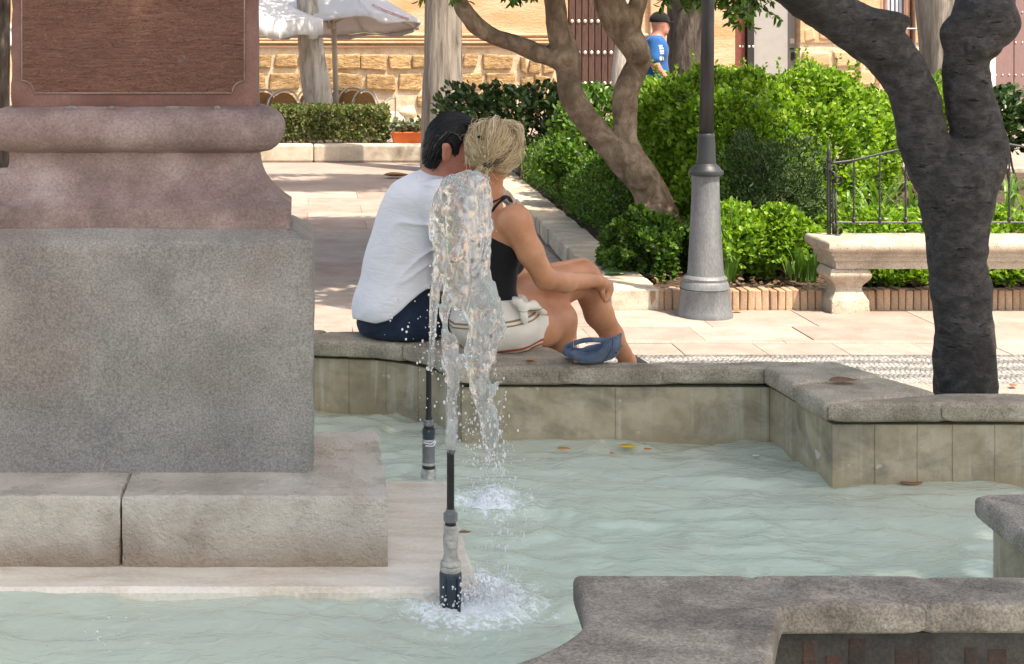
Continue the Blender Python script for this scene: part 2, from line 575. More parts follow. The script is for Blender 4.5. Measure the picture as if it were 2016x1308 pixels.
MAT['bench'] = stone('bench_limestone', [(.30, .245, .185), (.42, .36, .285), (.49, .435, .36)], 8, (.30, .26, .22), 5, (.55, .75), .85, .5, .004, 150, pits=60)
MAT['brick'] = stone('kerb_brick', [(.34, .21, .13), (.47, .32, .21), (.52, .40, .29)], 14, (.22, .15, .10), 6, (.55, .8), .9, .7, .006, 160, vary=.22)
MAT['side_kerb'] = stone('side_kerb_stone', [(.40, .33, .25), (.52, .45, .36), (.58, .52, .43)], 8, (.30, .24, .18), 4, (.5, .75), .9, .6, .006, 130, vary=.12)
MAT['paver'] = stone('paving_slab_stone', [(.28, .225, .19), (.35, .29, .25), (.40, .345, .305)], 5, (.40, .33, .28), 2.2, (.5, .75), .8, .3, .003, 160, vary=.10)
MAT['paver_pink'] = stone('paving_slab_pink_stone', [(.27, .195, .165), (.33, .25, .215), (.37, .295, .26)], 5, (.38, .29, .25), 2.2, (.5, .75), .8, .3, .003, 160, vary=.10)
MAT['ground'] = stone('plaza_ground', [(.25, .195, .165), (.305, .245, .21), (.355, .295, .26)], 1.2, (.36, .30, .26), .6, (.5, .75), .9, .3, .004, 90)
MAT['mortar'] = stone('pale_mortar', [(.44, .33, .22), (.54, .44, .32), (.60, .52, .41)], 6, (.42, .28, .16), 3, (.5, .75), .95, .7, .02, 60)
MAT['sandstone'] = stone('ochre_sandstone', [(.27, .165, .075), (.42, .28, .135), (.52, .38, .22)], 7, (.22, .13, .065), 4.0, (.45, .7), .95, 1.0, .05, 40, coarse=9, vary=.18, stretch=(1, 1, 2.4), pits=9)
MAT['plaster'] = stone('orange_weathered_render', [(.44, .265, .145), (.54, .365, .225), (.60, .45, .315)], 1.6, (.50, .27, .13), 1.1, (.48, .75), .95, .6, .02, 40, stretch=(.5, 1, 2.5))
MAT['pale_wall'] = plain('shaded_interior_wall', (.31, .30, .285), .8, var=.05)  # white hall partition, greyed: the doorway's shade is put into its colour
MAT['white_wall'] = stone('whitewashed_wall', [(.66, .58, .52), (.72, .65, .59)], 3, rough=.9, bump=.3)
MAT['soil'] = stone('dark_soil', [(.035, .024, .016), (.085, .060, .040), (.14, .105, .075)], 22, (.05, .035, .025), 8, (.4, .7), .95, 1.0, .03, 60)
# metal, wood, plastic, cloth
MAT['lamp_grey'] = stone('weathered_lamp_paint', [(.10, .11, .118), (.15, .16, .17), (.19, .20, .205)], 6, (.07, .077, .083), 3.5, (.5, .7), .5, .2, .002, 120, stretch=(1, 1, .35), spec=.5)
MAT['iron'] = plain('wrought_iron', (.05, .052, .055), .45, .6, bump=.3, bscale=120)
MAT['lamp_black'] = plain('lamp_post_paint', (.022, .026, .030), .45, .0, var=.2, bump=.15, bscale=90)
MAT['door_wood'] = stone('dark_door_wood', [(.045, .022, .016), (.075, .040, .030), (.095, .055, .042)], 10, stretch=(6, 1, .6), rough=.55, bump=.3, bdist=.003, vary=.1)
MAT['door_mauve'] = stone('mauve_door_wood', [(.20, .125, .12), (.25, .165, .155)], 10, stretch=(6, 1, .6), rough=.6, bump=.2, bdist=.003, vary=.05)
MAT['door_red'] = plain('red_brown_door', (.17, .045, .03), .5)
MAT['stud'] = plain('pale_metal_stud', (.62, .60, .57), .35, .7)
MAT['frame_brown'] = plain('window_frame_wood', (.36, .17, .11), .55)
MAT['grille'] = plain('window_grille_iron', (.20, .20, .21), .5, .3)
MAT['glass_dark'] = plain('window_pane', (.10, .14, .19), .08, spec=.8)
MAT['curtain'] = plain('pale_blind', (.42, .49, .58), .8)
MAT['canvas'] = plain('parasol_canvas', (.50, .505, .52), .8, var=.03)
MAT['alu'] = plain('brushed_aluminium', (.60, .60, .58), .35, .8)
MAT['rattan'] = plain('rattan_weave', (.34, .17, .055), .6, var=.3, scale=60, bump=.5, bscale=160)
MAT['terracotta'] = plain('terracotta_plastic', (.62, .135, .03), .5, var=.06)
MAT['pole_grey'] = plain('parasol_pole', (.45, .41, .35), .5)
MAT['text_red'] = plain('red_print', (.62, .05, .06), .7, var=.02)
MAT['pvc_black'] = plain('black_pipe', (.018, .017, .017), .35)
MAT['pvc_grey'] = plain('grey_plastic_fitting', (.17, .175, .18), .4, var=.25, scale=40)
MAT['pvc_pale'] = plain('limescaled_fitting', (.40, .38, .33), .6, var=.35, scale=50, bump=.6, bscale=120)
MAT['pvc_blue'] = plain('blue_black_union', (.03, .045, .062), .35)
MAT['tape'] = plain('silver_tape', (.50, .49, .47), .35, .4, var=.4, scale=70, bump=.8, bscale=90)
# greens
MAT['leaf_bright'] = leafmat('bright_bush_leaf', [(.05, .10, .016), (.12, .24, .026), (.19, .36, .036), (.25, .43, .045), (.36, .52, .08)], .45, .35)
MAT['leaf_mid'] = leafmat('mid_green_leaf', [(.025, .055, .012), (.055, .125, .018), (.090, .20, .026), (.16, .30, .05)], .36, .4)
MAT['leaf_dark'] = leafmat('dark_glossy_leaf', [(.016, .036, .012), (.030, .065, .018), (.055, .11, .028)], .2, .3)
MAT['leaf_yew'] = leafmat('dark_yew_needle', [(.022, .048, .014), (.040, .080, .020), (.07, .12, .03)], .2, .5)
MAT['leaf_hedge'] = leafmat('clipped_hedge_leaf', [(.075, .125, .03), (.11, .17, .045), (.16, .19, .08), (.21, .15, .07)], .3, .5)
MAT['leaf_strap'] = leafmat('strap_leaf', [(.075, .17, .03), (.13, .26, .05), (.19, .33, .07)], .4, .35)
MAT['leaf_crown'] = leafmat('crown_leaf', [(.030, .060, .016), (.055, .105, .025), (.10, .155, .04)], .25, .4)
MAT['leaf_yellow'] = plain('yellow_fallen_leaf', (.75, .46, .03), .5)
MAT['leaf_brown'] = plain('brown_dry_leaf', (.26, .13, .06), .7, var=.3)
MAT['leaf_orange'] = plain('orange_dry_leaf', (.55, .20, .04), .7, var=.2)
MAT['stem'] = plain('brown_stem', (.12, .085, .055), .9, var=.3)
# bark
MAT['bark_dark'] = bark('charcoal_bark', [(.028, .026, .025), (.056, .052, .049), (.105, .097, .09)], (1, 1, 1.4), 22, .7, .009, .92, (.030, .028, .026), nicks=True)
MAT['bark_brown'] = bark('knotted_brown_bark', [(.11, .072, .046), (.26, .185, .125), (.44, .345, .25)], (1, 1, .7), 12, 1.0, .022, .85, (.12, .085, .058))
MAT['bark_grey'] = bark('fissured_grey_bark', [(.13, .105, .085), (.27, .235, .20), (.38, .345, .30)], (1, 1, .08), 22, 1.0, .02, .95)
MAT['bark_pale'] = bark('pale_peeling_bark', [(.16, .13, .11), (.42, .385, .345), (.56, .525, .48)], (1, 1, .15), 14, 1.0, .02, .95)
MAT['bark_shade'] = bark('dark_rough_bark', [(.045, .035, .03), (.10, .08, .065), (.17, .14, .115)], (1, 1, .25), 18, 1.0, .03, .95)
# ------------------------------------------------------------------ special stones of the fountain
def _basin_wall():
    m, nt, b, out = nodes('basin_wall_render')
    v = coords(nt)
    sep = N(nt, 'SeparateXYZ'); nt.links.new(v, sep.inputs[0])
    c = ramp(nt, noise(nt, v, 7, 6, .65), [(.3, (.27, .22, .14)), (.5, (.40, .335, .225)), (.7, (.50, .43, .315))])
    streak = ramp(nt, noise(nt, coords(nt, (14, 14, .8)), 1.6, 4, .6), [(.54, 0), (.68, .85)])
    c = mixc(nt, streak, c, (.56, .51, .42))
    dk = ramp(nt, noise(nt, coords(nt, (1, 1, 1.4)), 4.5, 6, .7, dist=.6), [(.50, 0), (.70, .75)])
    c = mixc(nt, dk, c, (.16, .145, .11))
    zr = N(nt, 'MapRange'); zr.inputs['From Min'].default_value = .15; zr.inputs['From Max'].default_value = .24
    wob = mathn(nt, 'MULTIPLY_ADD', noise(nt, v, 9, 4), .07, sep.outputs['Z'])
    nt.links.new(wob, zr.inputs['Value'])
    c = mixc(nt, ramp(nt, zr.outputs[0], [(.35, .75), (.8, 0)]), c, (.36, .285, .165))          # the tide mark
    chip = ramp(nt, noise(nt, v, 16, 2, .5), [(.70, 0), (.73, 1)])
    c = mixc(nt, chip, c, (.58, .53, .45))
    nt.links.new(c, b.inputs['Base Color']); b.inputs['Roughness'].default_value = .75
    bumpn(nt, b, [(noise(nt, v, 18, 6, .7), .6, .008), (noise(nt, v, 120, 3), .4, .002)])
    return m

def _die():
    m, nt, b, out = nodes('pedestal_red_stone')
    v = coords(nt)
    c = ramp(nt, noise(nt, v, 5, 6, .6), [(.3, (.12, .053, .040)), (.5, (.185, .088, .068)), (.7, (.25, .14, .115))])
    c = mixc(nt, .3, c, ramp(nt, noise(nt, v, 160, 3, .7), [(.3, .25), (.7, .75)]), 'OVERLAY')
    nt.links.new(c, b.inputs['Base Color']); b.inputs['Roughness'].default_value = .7
    bumpn(nt, b, [(noise(nt, v, 30, 5, .6), .3, .004), (noise(nt, v, 150, 3), .3, .001)])
    return m

def _die_panel():
    m, nt, b, out = nodes('chiselled_red_panel')
    v = coords(nt); vs = coords(nt, (1, 1, 7))
    h = noise(nt, vs, 16, 8, .72, dist=1.2); h2 = noise(nt, coords(nt, (1, 1, 5)), 55, 5, .7, dist=.8)
    c = ramp(nt, h, [(.30, (.12, .05, .032)), (.42, (.28, .125, .082)), (.58, (.38, .19, .13)), (.75, (.46, .27, .20))])
    c = mixc(nt, ramp(nt, noise(nt, v, 3, 4), [(.4, 0), (.7, .5)]), c, (.20, .10, .062))
    pale = ramp(nt, noise(nt, v, 14, 3, .5), [(.72, 0), (.78, .55)])
    c = mixc(nt, pale, c, (.40, .32, .25))
    nt.links.new(c, b.inputs['Base Color']); b.inputs['Roughness'].default_value = .85
    bumpn(nt, b, [(h, 1.0, .022), (h2, .8, .008)])
    return m

def _block():
    m, nt, b, out = nodes('pedestal_grey_stone')
    v = coords(nt)
    sep = N(nt, 'SeparateXYZ'); nt.links.new(v, sep.inputs[0])
    c = ramp(nt, noise(nt, v, 4.5, 6, .62), [(.3, (.27, .253, .226)), (.5, (.385, .36, .32)), (.7, (.50, .465, .41))])
    rust = ramp(nt, noise(nt, v, 2.6, 5, .6), [(.45, 0), (.70, .6)])
    c = mixc(nt, rust, c, (.37, .285, .23))
    zr = N(nt, 'MapRange'); zr.inputs['From Min'].default_value = .36; zr.inputs['From Max'].default_value = .95
    nt.links.new(mathn(nt, 'MULTIPLY_ADD', noise(nt, v, 3, 4), .35, sep.outputs['Z']), zr.inputs['Value'])
    c = mixc(nt, ramp(nt, zr.outputs[0], [(.15, .7), (.75, 0)]), c, (.31, .315, .305))            # splashed and lichen-grey towards the water
    c = mixc(nt, .42, c, ramp(nt, noise(nt, v, 170, 3, .8), [(.36, .2), (.62, .9)]), 'OVERLAY')
    nt.links.new(c, b.inputs['Base Color']); b.inputs['Roughness'].default_value = .6
    b.inputs['Specular IOR Level'].default_value = .35
    bumpn(nt, b, [(noise(nt, v, 30, 7, .75), .9, .012), (noise(nt, v, 110, 4, .8), 1.0, .009)])
    return m

def _step():
    m, nt, b, out = nodes('pedestal_step_stone')
    v = coords(nt)
    sep = N(nt, 'SeparateXYZ'); nt.links.new(v, sep.inputs[0])
    c = ramp(nt, noise(nt, v, 6, 6, .62), [(.3, (.42, .375, .31)), (.5, (.57, .51, .43)), (.7, (.67, .61, .52))])
    zr = N(nt, 'MapRange'); zr.inputs['From Min'].default_value = .17; zr.inputs['From Max'].default_value = .36
    nt.links.new(mathn(nt, 'MULTIPLY_ADD', noise(nt, v, 7, 4), .06, sep.outputs['Z']), zr.inputs['Value'])
    c = mixc(nt, ramp(nt, zr.outputs[0], [(.1, .85), (.75, 0)]), c, (.255, .175, .095))            # brown water stain at the foot
    c = mixc(nt, ramp(nt, noise(nt, v, 3.3, 4), [(.55, 0), (.7, .6)]), c, (.20, .13, .085))
    up = N(nt, 'NewGeometry'); su = N(nt, 'SeparateXYZ'); nt.links.new(up.outputs['Normal'], su.inputs[0])
    wn = mathn(nt, 'MULTIPLY_ADD', noise(nt, v, 8, 4), .8, -.25)
    nt.links.new(c, b.inputs['Base Color'])
    nt.links.new(ramp(nt, noise(nt, v, 6, 4), [(.38, .10), (.62, .5)]), b.inputs['Roughness'])
    b.inputs['Specular IOR Level'].default_value = .6
    bumpn(nt, b, [(noise(nt, v, 26, 6, .7), .8, .009), (noise(nt, v, 90, 3, .75), 1.0, .010)])
    return m

MAT['basin_wall'] = _basin_wall()
MAT['die'] = _die(); MAT['die_panel'] = _die_panel(); MAT['block'] = _block(); MAT['step'] = _step()
MAT['old_brick'] = stone('damp_red_brick', [(.045, .028, .022), (.07, .037, .029), (.095, .058, .047)], 22, (.05, .042, .036), 14, (.4, .6), .85, .7, .005, 150, vary=.2)
MAT['dark_render'] = stone('damp_dark_render', [(.05, .046, .04), (.085, .078, .068), (.12, .11, .095)], 9, (.035, .033, .03), 4, (.45, .7), .85, .7, .006, 130)
MAT['pool_floor'] = stone('pool_floor_paint', [(.62, .80, .66), (.76, .90, .77), (.86, .94, .85)], 9, (.60, .66, .48), 4.2, (.48, .7), .8, .2, .003, 60, grain_amt=.1)

# ------------------------------------------------------------------ the fountain basin
CXF = -0.49
WATER_Z = 0.16
SEGS = [  # inner edge, outer edge, number of coping stones
    ([(-.49, 5.60), (-.2, 5.585), (.009, 5.552), (.157, 5.525), (.265, 5.49), (.385, 5.377), (.444, 5.22), (.467, 5.08)],
     [(-.49, 5.76), (0, 5.74), (.3, 5.71), (.6, 5.62), (.82, 5.44), (.90, 5.178)], 3, True),
    ([(.467, 5.08), (1.5025, 5.08)], [(.90, 5.178), (1.766, 5.172)], 3, False),
    ([(1.5025, 5.08), (1.541, 4.58)], [(1.766, 5.172), (1.94, 4.72)], 2, False),
    ([(1.541, 4.58), (2.9, 4.565)], [(1.94, 4.72), (3.1, 4.72)], 4, False),
    ([(2.9, 4.565), (2.9, 3.665)], [(3.1, 4.72), (3.1, 3.45)], 2, False),
    ([(2.9, 3.665), (1.586, 3.665)], [(3.1, 3.45), (1.80, 3.45)], 3, False),
    ([(1.586, 3.665), (1.56, 3.10)], [(1.80, 3.45), (1.76, 2.93)], 1, False),
    ([(1.56, 3.10), (.527, 3.10)], [(1.76, 2.93), (.905, 2.93)], 3, False),
    ([(.527, 3.10), (.52, 2.96), (.507, 2.842), (.44, 2.74), (.34, 2.65), (.1, 2.48), (-.2, 2.36), (-.49, 2.32)],
     [(.905, 2.93), (.875, 2.86), (.837, 2.76), (.773, 2.62), (.6, 2.38), (.3, 2.12), (0, 1.97), (-.49, 1.9)], 2, True),
]
def mirror(seg):
    a, b, n, c = seg
    return ([(2 * CXF - x, y) for x, y in a][::-1], [(2 * CXF - x, y) for x, y in b][::-1], n, c)
SEGS_ALL = SEGS + [mirror(s) for s in SEGS[::-1]]

def resample(p, n):
    p = np.asarray(p, float)
    d = np.r_[0, np.cumsum(np.linalg.norm(np.diff(p, axis=0), axis=1))]
    t = np.linspace(0, d[-1], n)
    return np.c_[np.interp(t, d, p[:, 0]), np.interp(t, d, p[:, 1])]

def strip_solid(mb, A, B, z0, z1, jit=0.0, seed=0):
    """A, B: matching plan polylines; the solid between them."""
    n = len(A)
    v = np.concatenate([np.c_[A, np.full(n, z0)], np.c_[B, np.full(n, z0)], np.c_[A, np.full(n, z1)], np.c_[B, np.full(n, z1)]])
    if jit:
        v = v + np.random.default_rng(seed).normal(0, jit, v.shape) * [1, 1, .6]
    q = []
    for i in range(n - 1):
        a0, a1, b0, b1 = i, i + 1, n + i, n + i + 1
        q += [[a0, a1, b1, b0], [2 * n + a0, 2 * n + b0, 2 * n + b1, 2 * n + a1],
              [a0, 2 * n + a0, 2 * n + a1, a1], [b0, b1, 2 * n + b1, 2 * n + b0]]
    q += [[0, n, 3 * n, 2 * n], [n - 1, 3 * n - 1, 4 * n - 1, 2 * n - 1][::1]]
    q[-1] = [n - 1, 3 * n - 1, 4 * n - 1, 2 * n - 1]
    mb.add(v, q)

def fix_normals(me):
    bm = bmesh.new(); bm.from_mesh(me); bmesh.ops.recalc_face_normals(bm, faces=bm.faces); bm.to_mesh(me); bm.free()

fountain = thing('stone_fountain', (CXF, 4.1, 0), 'low quatrefoil stone fountain basin with worn coping round pale green water', 'fountain')
k = 0
one_piece, one_in, one_out = [], [], []
for si, (inner, outer, ns, curved) in enumerate(SEGS_ALL):
    NI = 16 * ns
    if curved:
        inner = spline(inner, 8); outer = spline(outer, 8)
    A = resample(inner, NI + 1); B = resample(outer, NI + 1)
    for i in range(ns):
        lo, hi = i * 16, (i + 1) * 16
        a = A[lo:hi + 1].copy(); b = B[lo:hi + 1].copy()
        g = .0025
        da = (a[1] - a[0]) / np.linalg.norm(a[1] - a[0]); a[0] += g * da; b[0] += g * da
        da = (a[-2] - a[-1]) / np.linalg.norm(a[-2] - a[-1]); a[-1] += g * da; b[-1] += g * da
        if not curved: a = a[[0, 5, 11, 16]]; b = b[[0, 5, 11, 16]]
        if (si, i) in ((7, 2), (8, 0)):
            k += 1; one_piece += list(a) if si == 7 else []; one_in += [a]; one_out += [b]
            continue
        mb = MB()
        r = random.Random(k)
        dz = r.uniform(-.004, .004)
        strip_solid(mb, a, b, .36 + dz, .42 + dz, .0015, k)
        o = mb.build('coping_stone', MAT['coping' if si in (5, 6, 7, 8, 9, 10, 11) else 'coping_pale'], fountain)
        fix_normals(o.data)
        bevel(o, .016, 3, 50)
        k += 1
    # the wall under the coping: panels with open joints; the offset is mitred at the corners
    nI = A.shape[0]
    t = np.gradient(A, axis=0); t /= np.linalg.norm(t, axis=1)[:, None]
    nrm = np.c_[-t[:, 1], t[:, 0]]
    mid = B - A
    sg = np.sign((nrm * mid).sum())
    nrm *= sg
    for end, nb in ((0, SEGS_ALL[si - 1]), (-1, SEGS_ALL[(si + 1) % len(SEGS_ALL)])):
        q = spline(nb[0], 8) if nb[3] else np.array(nb[0], float)
        tt_ = (q[-1] - q[-2]) if end == 0 else (q[1] - q[0])
        tt_ = tt_ / np.linalg.norm(tt_)
        n2 = np.array([-tt_[1], tt_[0]]) * sg
        if nrm[end] @ n2 > -.5: nrm[end] = (nrm[end] + n2) / (1 + nrm[end] @ n2)
    A1 = A + nrm * .035; A2 = A + nrm * .085
    if not curved:
        lin = np.linspace(0, 1, nI)[:, None]
        A1 = A1[:1] + (A1[-1:] - A1[:1]) * lin; A2 = A2[:1] + (A2[-1:] - A2[:1]) * lin
    L = np.linalg.norm(np.diff(A, axis=0), axis=1).sum()
    npan = max(1, round(L / (.13 if curved else (.12 if len(SEGS_ALL) and inner[0][1] < 4.6 and inner[-1][1] > 4.5 and inner[0][0] > 1.5 else .5))))
    idx = np.round(np.linspace(0, nI - 1, npan + 1)).astype(int)
    for p in range(npan):
        lo, hi = idx[p], idx[p + 1]
        if hi <= lo: continue
        mb = MB()
        sel = slice(lo, hi + 1)
        aa, bb = A1[sel].copy(), A2[sel].copy()
        if len(aa) > 1:
            d0 = (aa[1] - aa[0]) / (np.linalg.norm(aa[1] - aa[0]) + 1e-9)
            aa[0] += d0 * .0007; bb[0] += d0 * .0007
            d1 = (aa[-2] - aa[-1]) / (np.linalg.norm(aa[-2] - aa[-1]) + 1e-9)
            aa[-1] += d1 * .0007; bb[-1] += d1 * .0007
        rr = random.Random(k * 31 + p).uniform(-.0008, .0010)
        strip_solid(mb, aa + nrm[sel] * rr, bb, -.24, .345)
        o = mb.build('basin_wall_panel', MAT['basin_wall'], fountain)
        fix_normals(o.data); bevel(o, .0016, 1)
    # mortar that fills the joints, rubble core and outer render
    mb = MB(); strip_solid(mb, A1 + (A2 - A1) * .05, A1 + (A2 - A1) * .9, -.24, .340)
    o = mb.build('joint_mortar', MAT['basin_wall'], fountain); fix_normals(o.data)
    mb = MB()
    strip_solid(mb, A1 + (A2 - A1) * 1.06, B - nrm * .03, -.24, .355)
    o = mb.build('outer_wall', MAT['dark_render'], fountain)
    fix_normals(o.data)
# the corner stone where the near straight coping runs into the round one is a single slab
ring = np.concatenate([one_in[0], one_in[1][1:], one_out[1][::-1], one_out[0][::-1][1:]])
bm = bmesh.new()
lo_ = [bm.verts.new((x, y, .36)) for x, y in ring]; hi_ = [bm.verts.new((x, y, .42)) for x, y in ring]
bm.faces.new(hi_); bm.faces.new(lo_[::-1])
for i in range(len(ring)):
    j = (i + 1) % len(ring); bm.faces.new((lo_[i], lo_[j], hi_[j], hi_[i]))
bmesh.ops.recalc_face_normals(bm, faces=bm.faces)
me = bpy.data.meshes.new('coping_stone'); bm.to_mesh(me); bm.free()
bevel(obj('coping_stone', me, MAT['coping'], fountain), .014, 3, 50)
# the old bricks that show through the render below the near coping
for i in range(26):
    r = random.Random(900 + i)
    x = .95 + i * .045
    h = r.uniform(.285, .345)
    mb = MB().box((x, 2.9585, .004 if i % 3 else .15), (x + r.uniform(.028, .042), 2.985, h))
    o = mb.build('brick', MAT['old_brick'], fountain, bev=.004)
mb = MB().box((-4.2, 2.0, -.26), (3.1, 5.8, -.10))
mb.build('basin_floor', MAT['pool_floor'], fountain)

# ------------------------------------------------------------------ the pedestal
PX_C, PHX, PY_F = -0.493, 0.339, 4.20
monument = thing('monument_pedestal', (PX_C, 4.2, .16), 'tall red and grey stone monument pedestal on stepped slabs in the fountain', 'pedestal')

def rect_loft(name, mat, prof, parent, res=.014, disp=.0025, seed=0, x0=PX_C - PHX, x1=PX_C + PHX, y0=PY_F, y1=4.40, back=.3, rnd=.0, cap=True, chip=.0):
    """Lofts a profile (z, offset) round a rectangle in plan, with a weathered surface."""
    nx = max(2, int((x1 - x0 + .2) / res)); ny = max(2, int((y1 - y0 + .1) / (res * 1.6)))
    prof = np.asarray(prof, float)
    rings = []
    for z, off in prof:
        X0, X1, Y0, Y1 = x0 - off, x1 + off, y0 - off, y1 + off * back
        fx = np.linspace(0, 1, nx, endpoint=False); fy = np.linspace(0, 1, ny, endpoint=False)
        p = np.concatenate([np.c_[X0 + (X1 - X0) * fx, np.full(nx, Y0)], np.c_[np.full(ny, X1), Y0 + (Y1 - Y0) * fy],
                            np.c_[X1 - (X1 - X0) * fx, np.full(nx, Y1)], np.c_[np.full(ny, X0), Y1 - (Y1 - Y0) * fy]])
        rings.append(np.c_[p, np.full(len(p), z)])
    V = np.array(rings); m, n = V.shape[:2]
    # outward direction in plan and the profile's own normal
    tz = np.gradient(prof, axis=0); tn = np.c_[tz[:, 1], tz[:, 0]]; tn /= np.linalg.norm(tn, axis=1)[:, None] + 1e-9   # (-dz part, outward part)
    sides = np.concatenate([np.tile([0, -1], (nx, 1)), np.tile([1, 0], (ny, 1)), np.tile([0, 1], (nx, 1)), np.tile([-1, 0], (ny, 1))]).astype(float)
    for cidx, dvec in ((0, (-1, -1)), (nx, (1, -1)), (nx + ny, (1, 1)), (2 * nx + ny, (-1, 1))):
        sides[cidx] = np.array(dvec) / 1.4142
    d = fbm(V[..., 0] * 22, V[..., 1] * 22, V[..., 2] * 22, 4, seed) * disp + fbm(V[..., 0] * 6, V[..., 1] * 6, V[..., 2] * 6, 2, seed + 5) * disp * 1.2
    if chip:
        edge = np.zeros(m); edge[1:-1] = np.abs(np.diff(np.arctan2(tz[:, 0], tz[:, 1])))[1:] if m > 2 else 0
        c = np.maximum(0, fbm(V[..., 0] * 13, V[..., 1] * 13, V[..., 2] * 13, 3, seed + 9) - .18)
        d = d - c * chip * np.clip(edge * 1.5, 0, 1)[:, None]
        corner = np.minimum(np.minimum(np.abs(V[..., 0] - V[..., 0].min(1, keepdims=True)), np.abs(V[..., 0] - V[..., 0].max(1, keepdims=True))), 9)
        front = np.abs(V[..., 1] - V[..., 1].min(1, keepdims=True))
        cd = np.maximum(corner, front)
        d = d - np.exp(-cd / .011) * (.0022 + np.maximum(0, fbm(V[..., 0] * 25, V[..., 1] * 25, V[..., 2] * 25, 2, seed + 3)) * chip)
    out3 = np.concatenate([sides[None] * tn[:, 1][:, None, None], np.repeat(-tn[:, 0][:, None, None], n, 1)], -1)
    V = V + out3 * d[..., None]
    i = np.arange(m - 1)[:, None] * n; j = np.arange(n)[None]; kk = (j + 1) % n
    q = np.stack([i + j, i + kk, i + n + kk, i + n + j], -1).reshape(-1, 4)
    v = V.reshape(-1, 3); tr = []
    if cap:
        top = (m - 1) * n + np.arange(n)
        v = np.concatenate([v, v[top], [v[top].mean(0)]])
        tr = np.stack([m * n + np.arange(n), m * n + (np.arange(n) + 1) % n, np.full(n, m * n + n)], -1)
    me = make_mesh(name, v, [q, tr], True)
    o = obj(name, me, mat, parent)
    e = o.modifiers.new('edges', 'EDGE_SPLIT'); e.split_angle = math.radians(42)
    return o

def prof_dense(pts, step=.012):
    p = np.asarray(pts, float); out = [p[0]]
    for a, b in zip(p[:-1], p[1:]):
        n = max(1, int(np.linalg.norm(b - a) / step))
        for t in np.linspace(0, 1, n + 1)[1:]: out.append(a + (b - a) * t)
    return np.array(out)

# bottom slab just above the water, step in two cracked pieces, block, mouldings, die with its panel
rect_loft('plinth_slab', MAT['wet_slab'], prof_dense([(-.24, 0), (.170, 0), (.182, -.012)], .03), monument, .02, .002, 3,
          2 * PX_C - .405, .405, 3.684, 4.588, chip=.01)
for (a, b, s) in ((2 * PX_C - .192, -.4818, 11), (-.4812, .192, 12)):
    rect_loft('step_slab', MAT['step'], prof_dense([(.176, 0), (.352, .0), (.3595, -.005), (.360, -.014)], .013), monument, .012, .0022, s, a, b, 3.833, 4.463, chip=.008)
rect_loft('block', MAT['block'], prof_dense([(.355, .157), (.962, .157), (.974, .150), (.978, .142), (1.000, .098)], .013), monument, .012, .0026, 21, back=.2, chip=.018)
tor = [(1.262 + .060 * math.sin(a), .012 + .064 * math.cos(a)) for a in np.linspace(-1.45, 1.45, 16)]
sco = [(1.055 + (1.198 - 1.055) * t, .006 + .082 * (1 - t) ** 2.4) for t in np.linspace(0, 1, 14)]
rect_loft('base_moulding', MAT['pedestal_pink'], prof_dense([(.998, .094), (1.052, .094), (1.055, .090)], .011).tolist() + sco[1:] + tor + [(1.325, .004)],
          monument, .011, .0028, 31, back=.3, chip=.016)
rect_loft('die', MAT['die'], prof_dense([(1.322, 0), (2.35, 0)], .03), monument, .02, .0015, 41, y1=4.40, chip=.012)
rect_loft('die_cornice', MAT['pedestal_pink'], prof_dense([(2.35, 0), (2.37, .03), (2.42, .06), (2.46, .07), (2.50, .07)], .02), monument, .03, .002, 43)
# the sunk panel's rough field with its notched corners
PAN = MB()
xl, xr, zb, zt, rc = -.80, -.187, 1.362, 2.30, .034
def arc(cx, cz, a0, a1):
    return [(cx + rc * math.cos(t), cz + rc * math.sin(t)) for t in np.linspace(a0, a1, 7)]
pl = arc(xl, zb, math.pi / 2, 0) + arc(xr, zb, math.pi, math.pi / 2) + arc(xr, zt, -math.pi / 2, -math.pi) + arc(xl, zt, 0, -math.pi / 2)
n = len(pl)
yf, yb = PY_F - .004, PY_F + .02
vv = [(x, yf, z) for x, z in pl] + [(x, yb, z) for x, z in pl] + [((xl + xr) / 2, yf, (zb + zt) / 2)]
qq = [[i, n + i, n + (i + 1) % n, (i + 1) % n] for i in range(n)]
tt = [[2 * n, i, (i + 1) % n] for i in range(n)]
PAN.add(vv, qq, tt)
o = PAN.build('inscription_panel', MAT['die_panel'], monument); fix_normals(o.data)
# a thin raised fillet round the panel
fr = MB()
loop = pl + [pl[0]]
fr.tube([(x, PY_F - .004, z) for x, z in loop], .0022, 5, caps=False)
fr.build('panel_fillet', MAT['pedestal_pink'], monument, smooth=True)
# bits of old mortar left on the torus
mb = MB()
for x, w in ((-.66, .02), (-.385, .026), (-.26, .012), (-.55, .012)):
    mb.sphere((x, 4.175, 1.322), (w, .014, .006), 9, 6)
mb.build('mortar_residue', MAT['block'], monument, smooth=True)
# ------------------------------------------------------------------ ground, paving, kerbs
g = MB()
g.box((-200, -120, -.30), (200, 300, -.27))
# the ground is one sheet with a hole where the basin sinks into it
def ground_sheet():
    x0, x1, y0, y1 = -4.05, 3.05, 1.96, 5.70
    X = [-200, x0, x1, 200]; Y = [-120, y0, y1, 300]
    v = [(x, y, -.014) for y in Y for x in X]
    q = []
    for j in range(3):
        for i in range(3):
            if i == 1 and j == 1: continue
            q.append([j * 4 + i, j * 4 + i + 1, j * 4 + i + 5, j * 4 + i + 4])
    return make_mesh('ground', v, np.array(q), False)
ground = obj('ground', ground_sheet(), MAT['ground']); tag(ground, kind='structure')

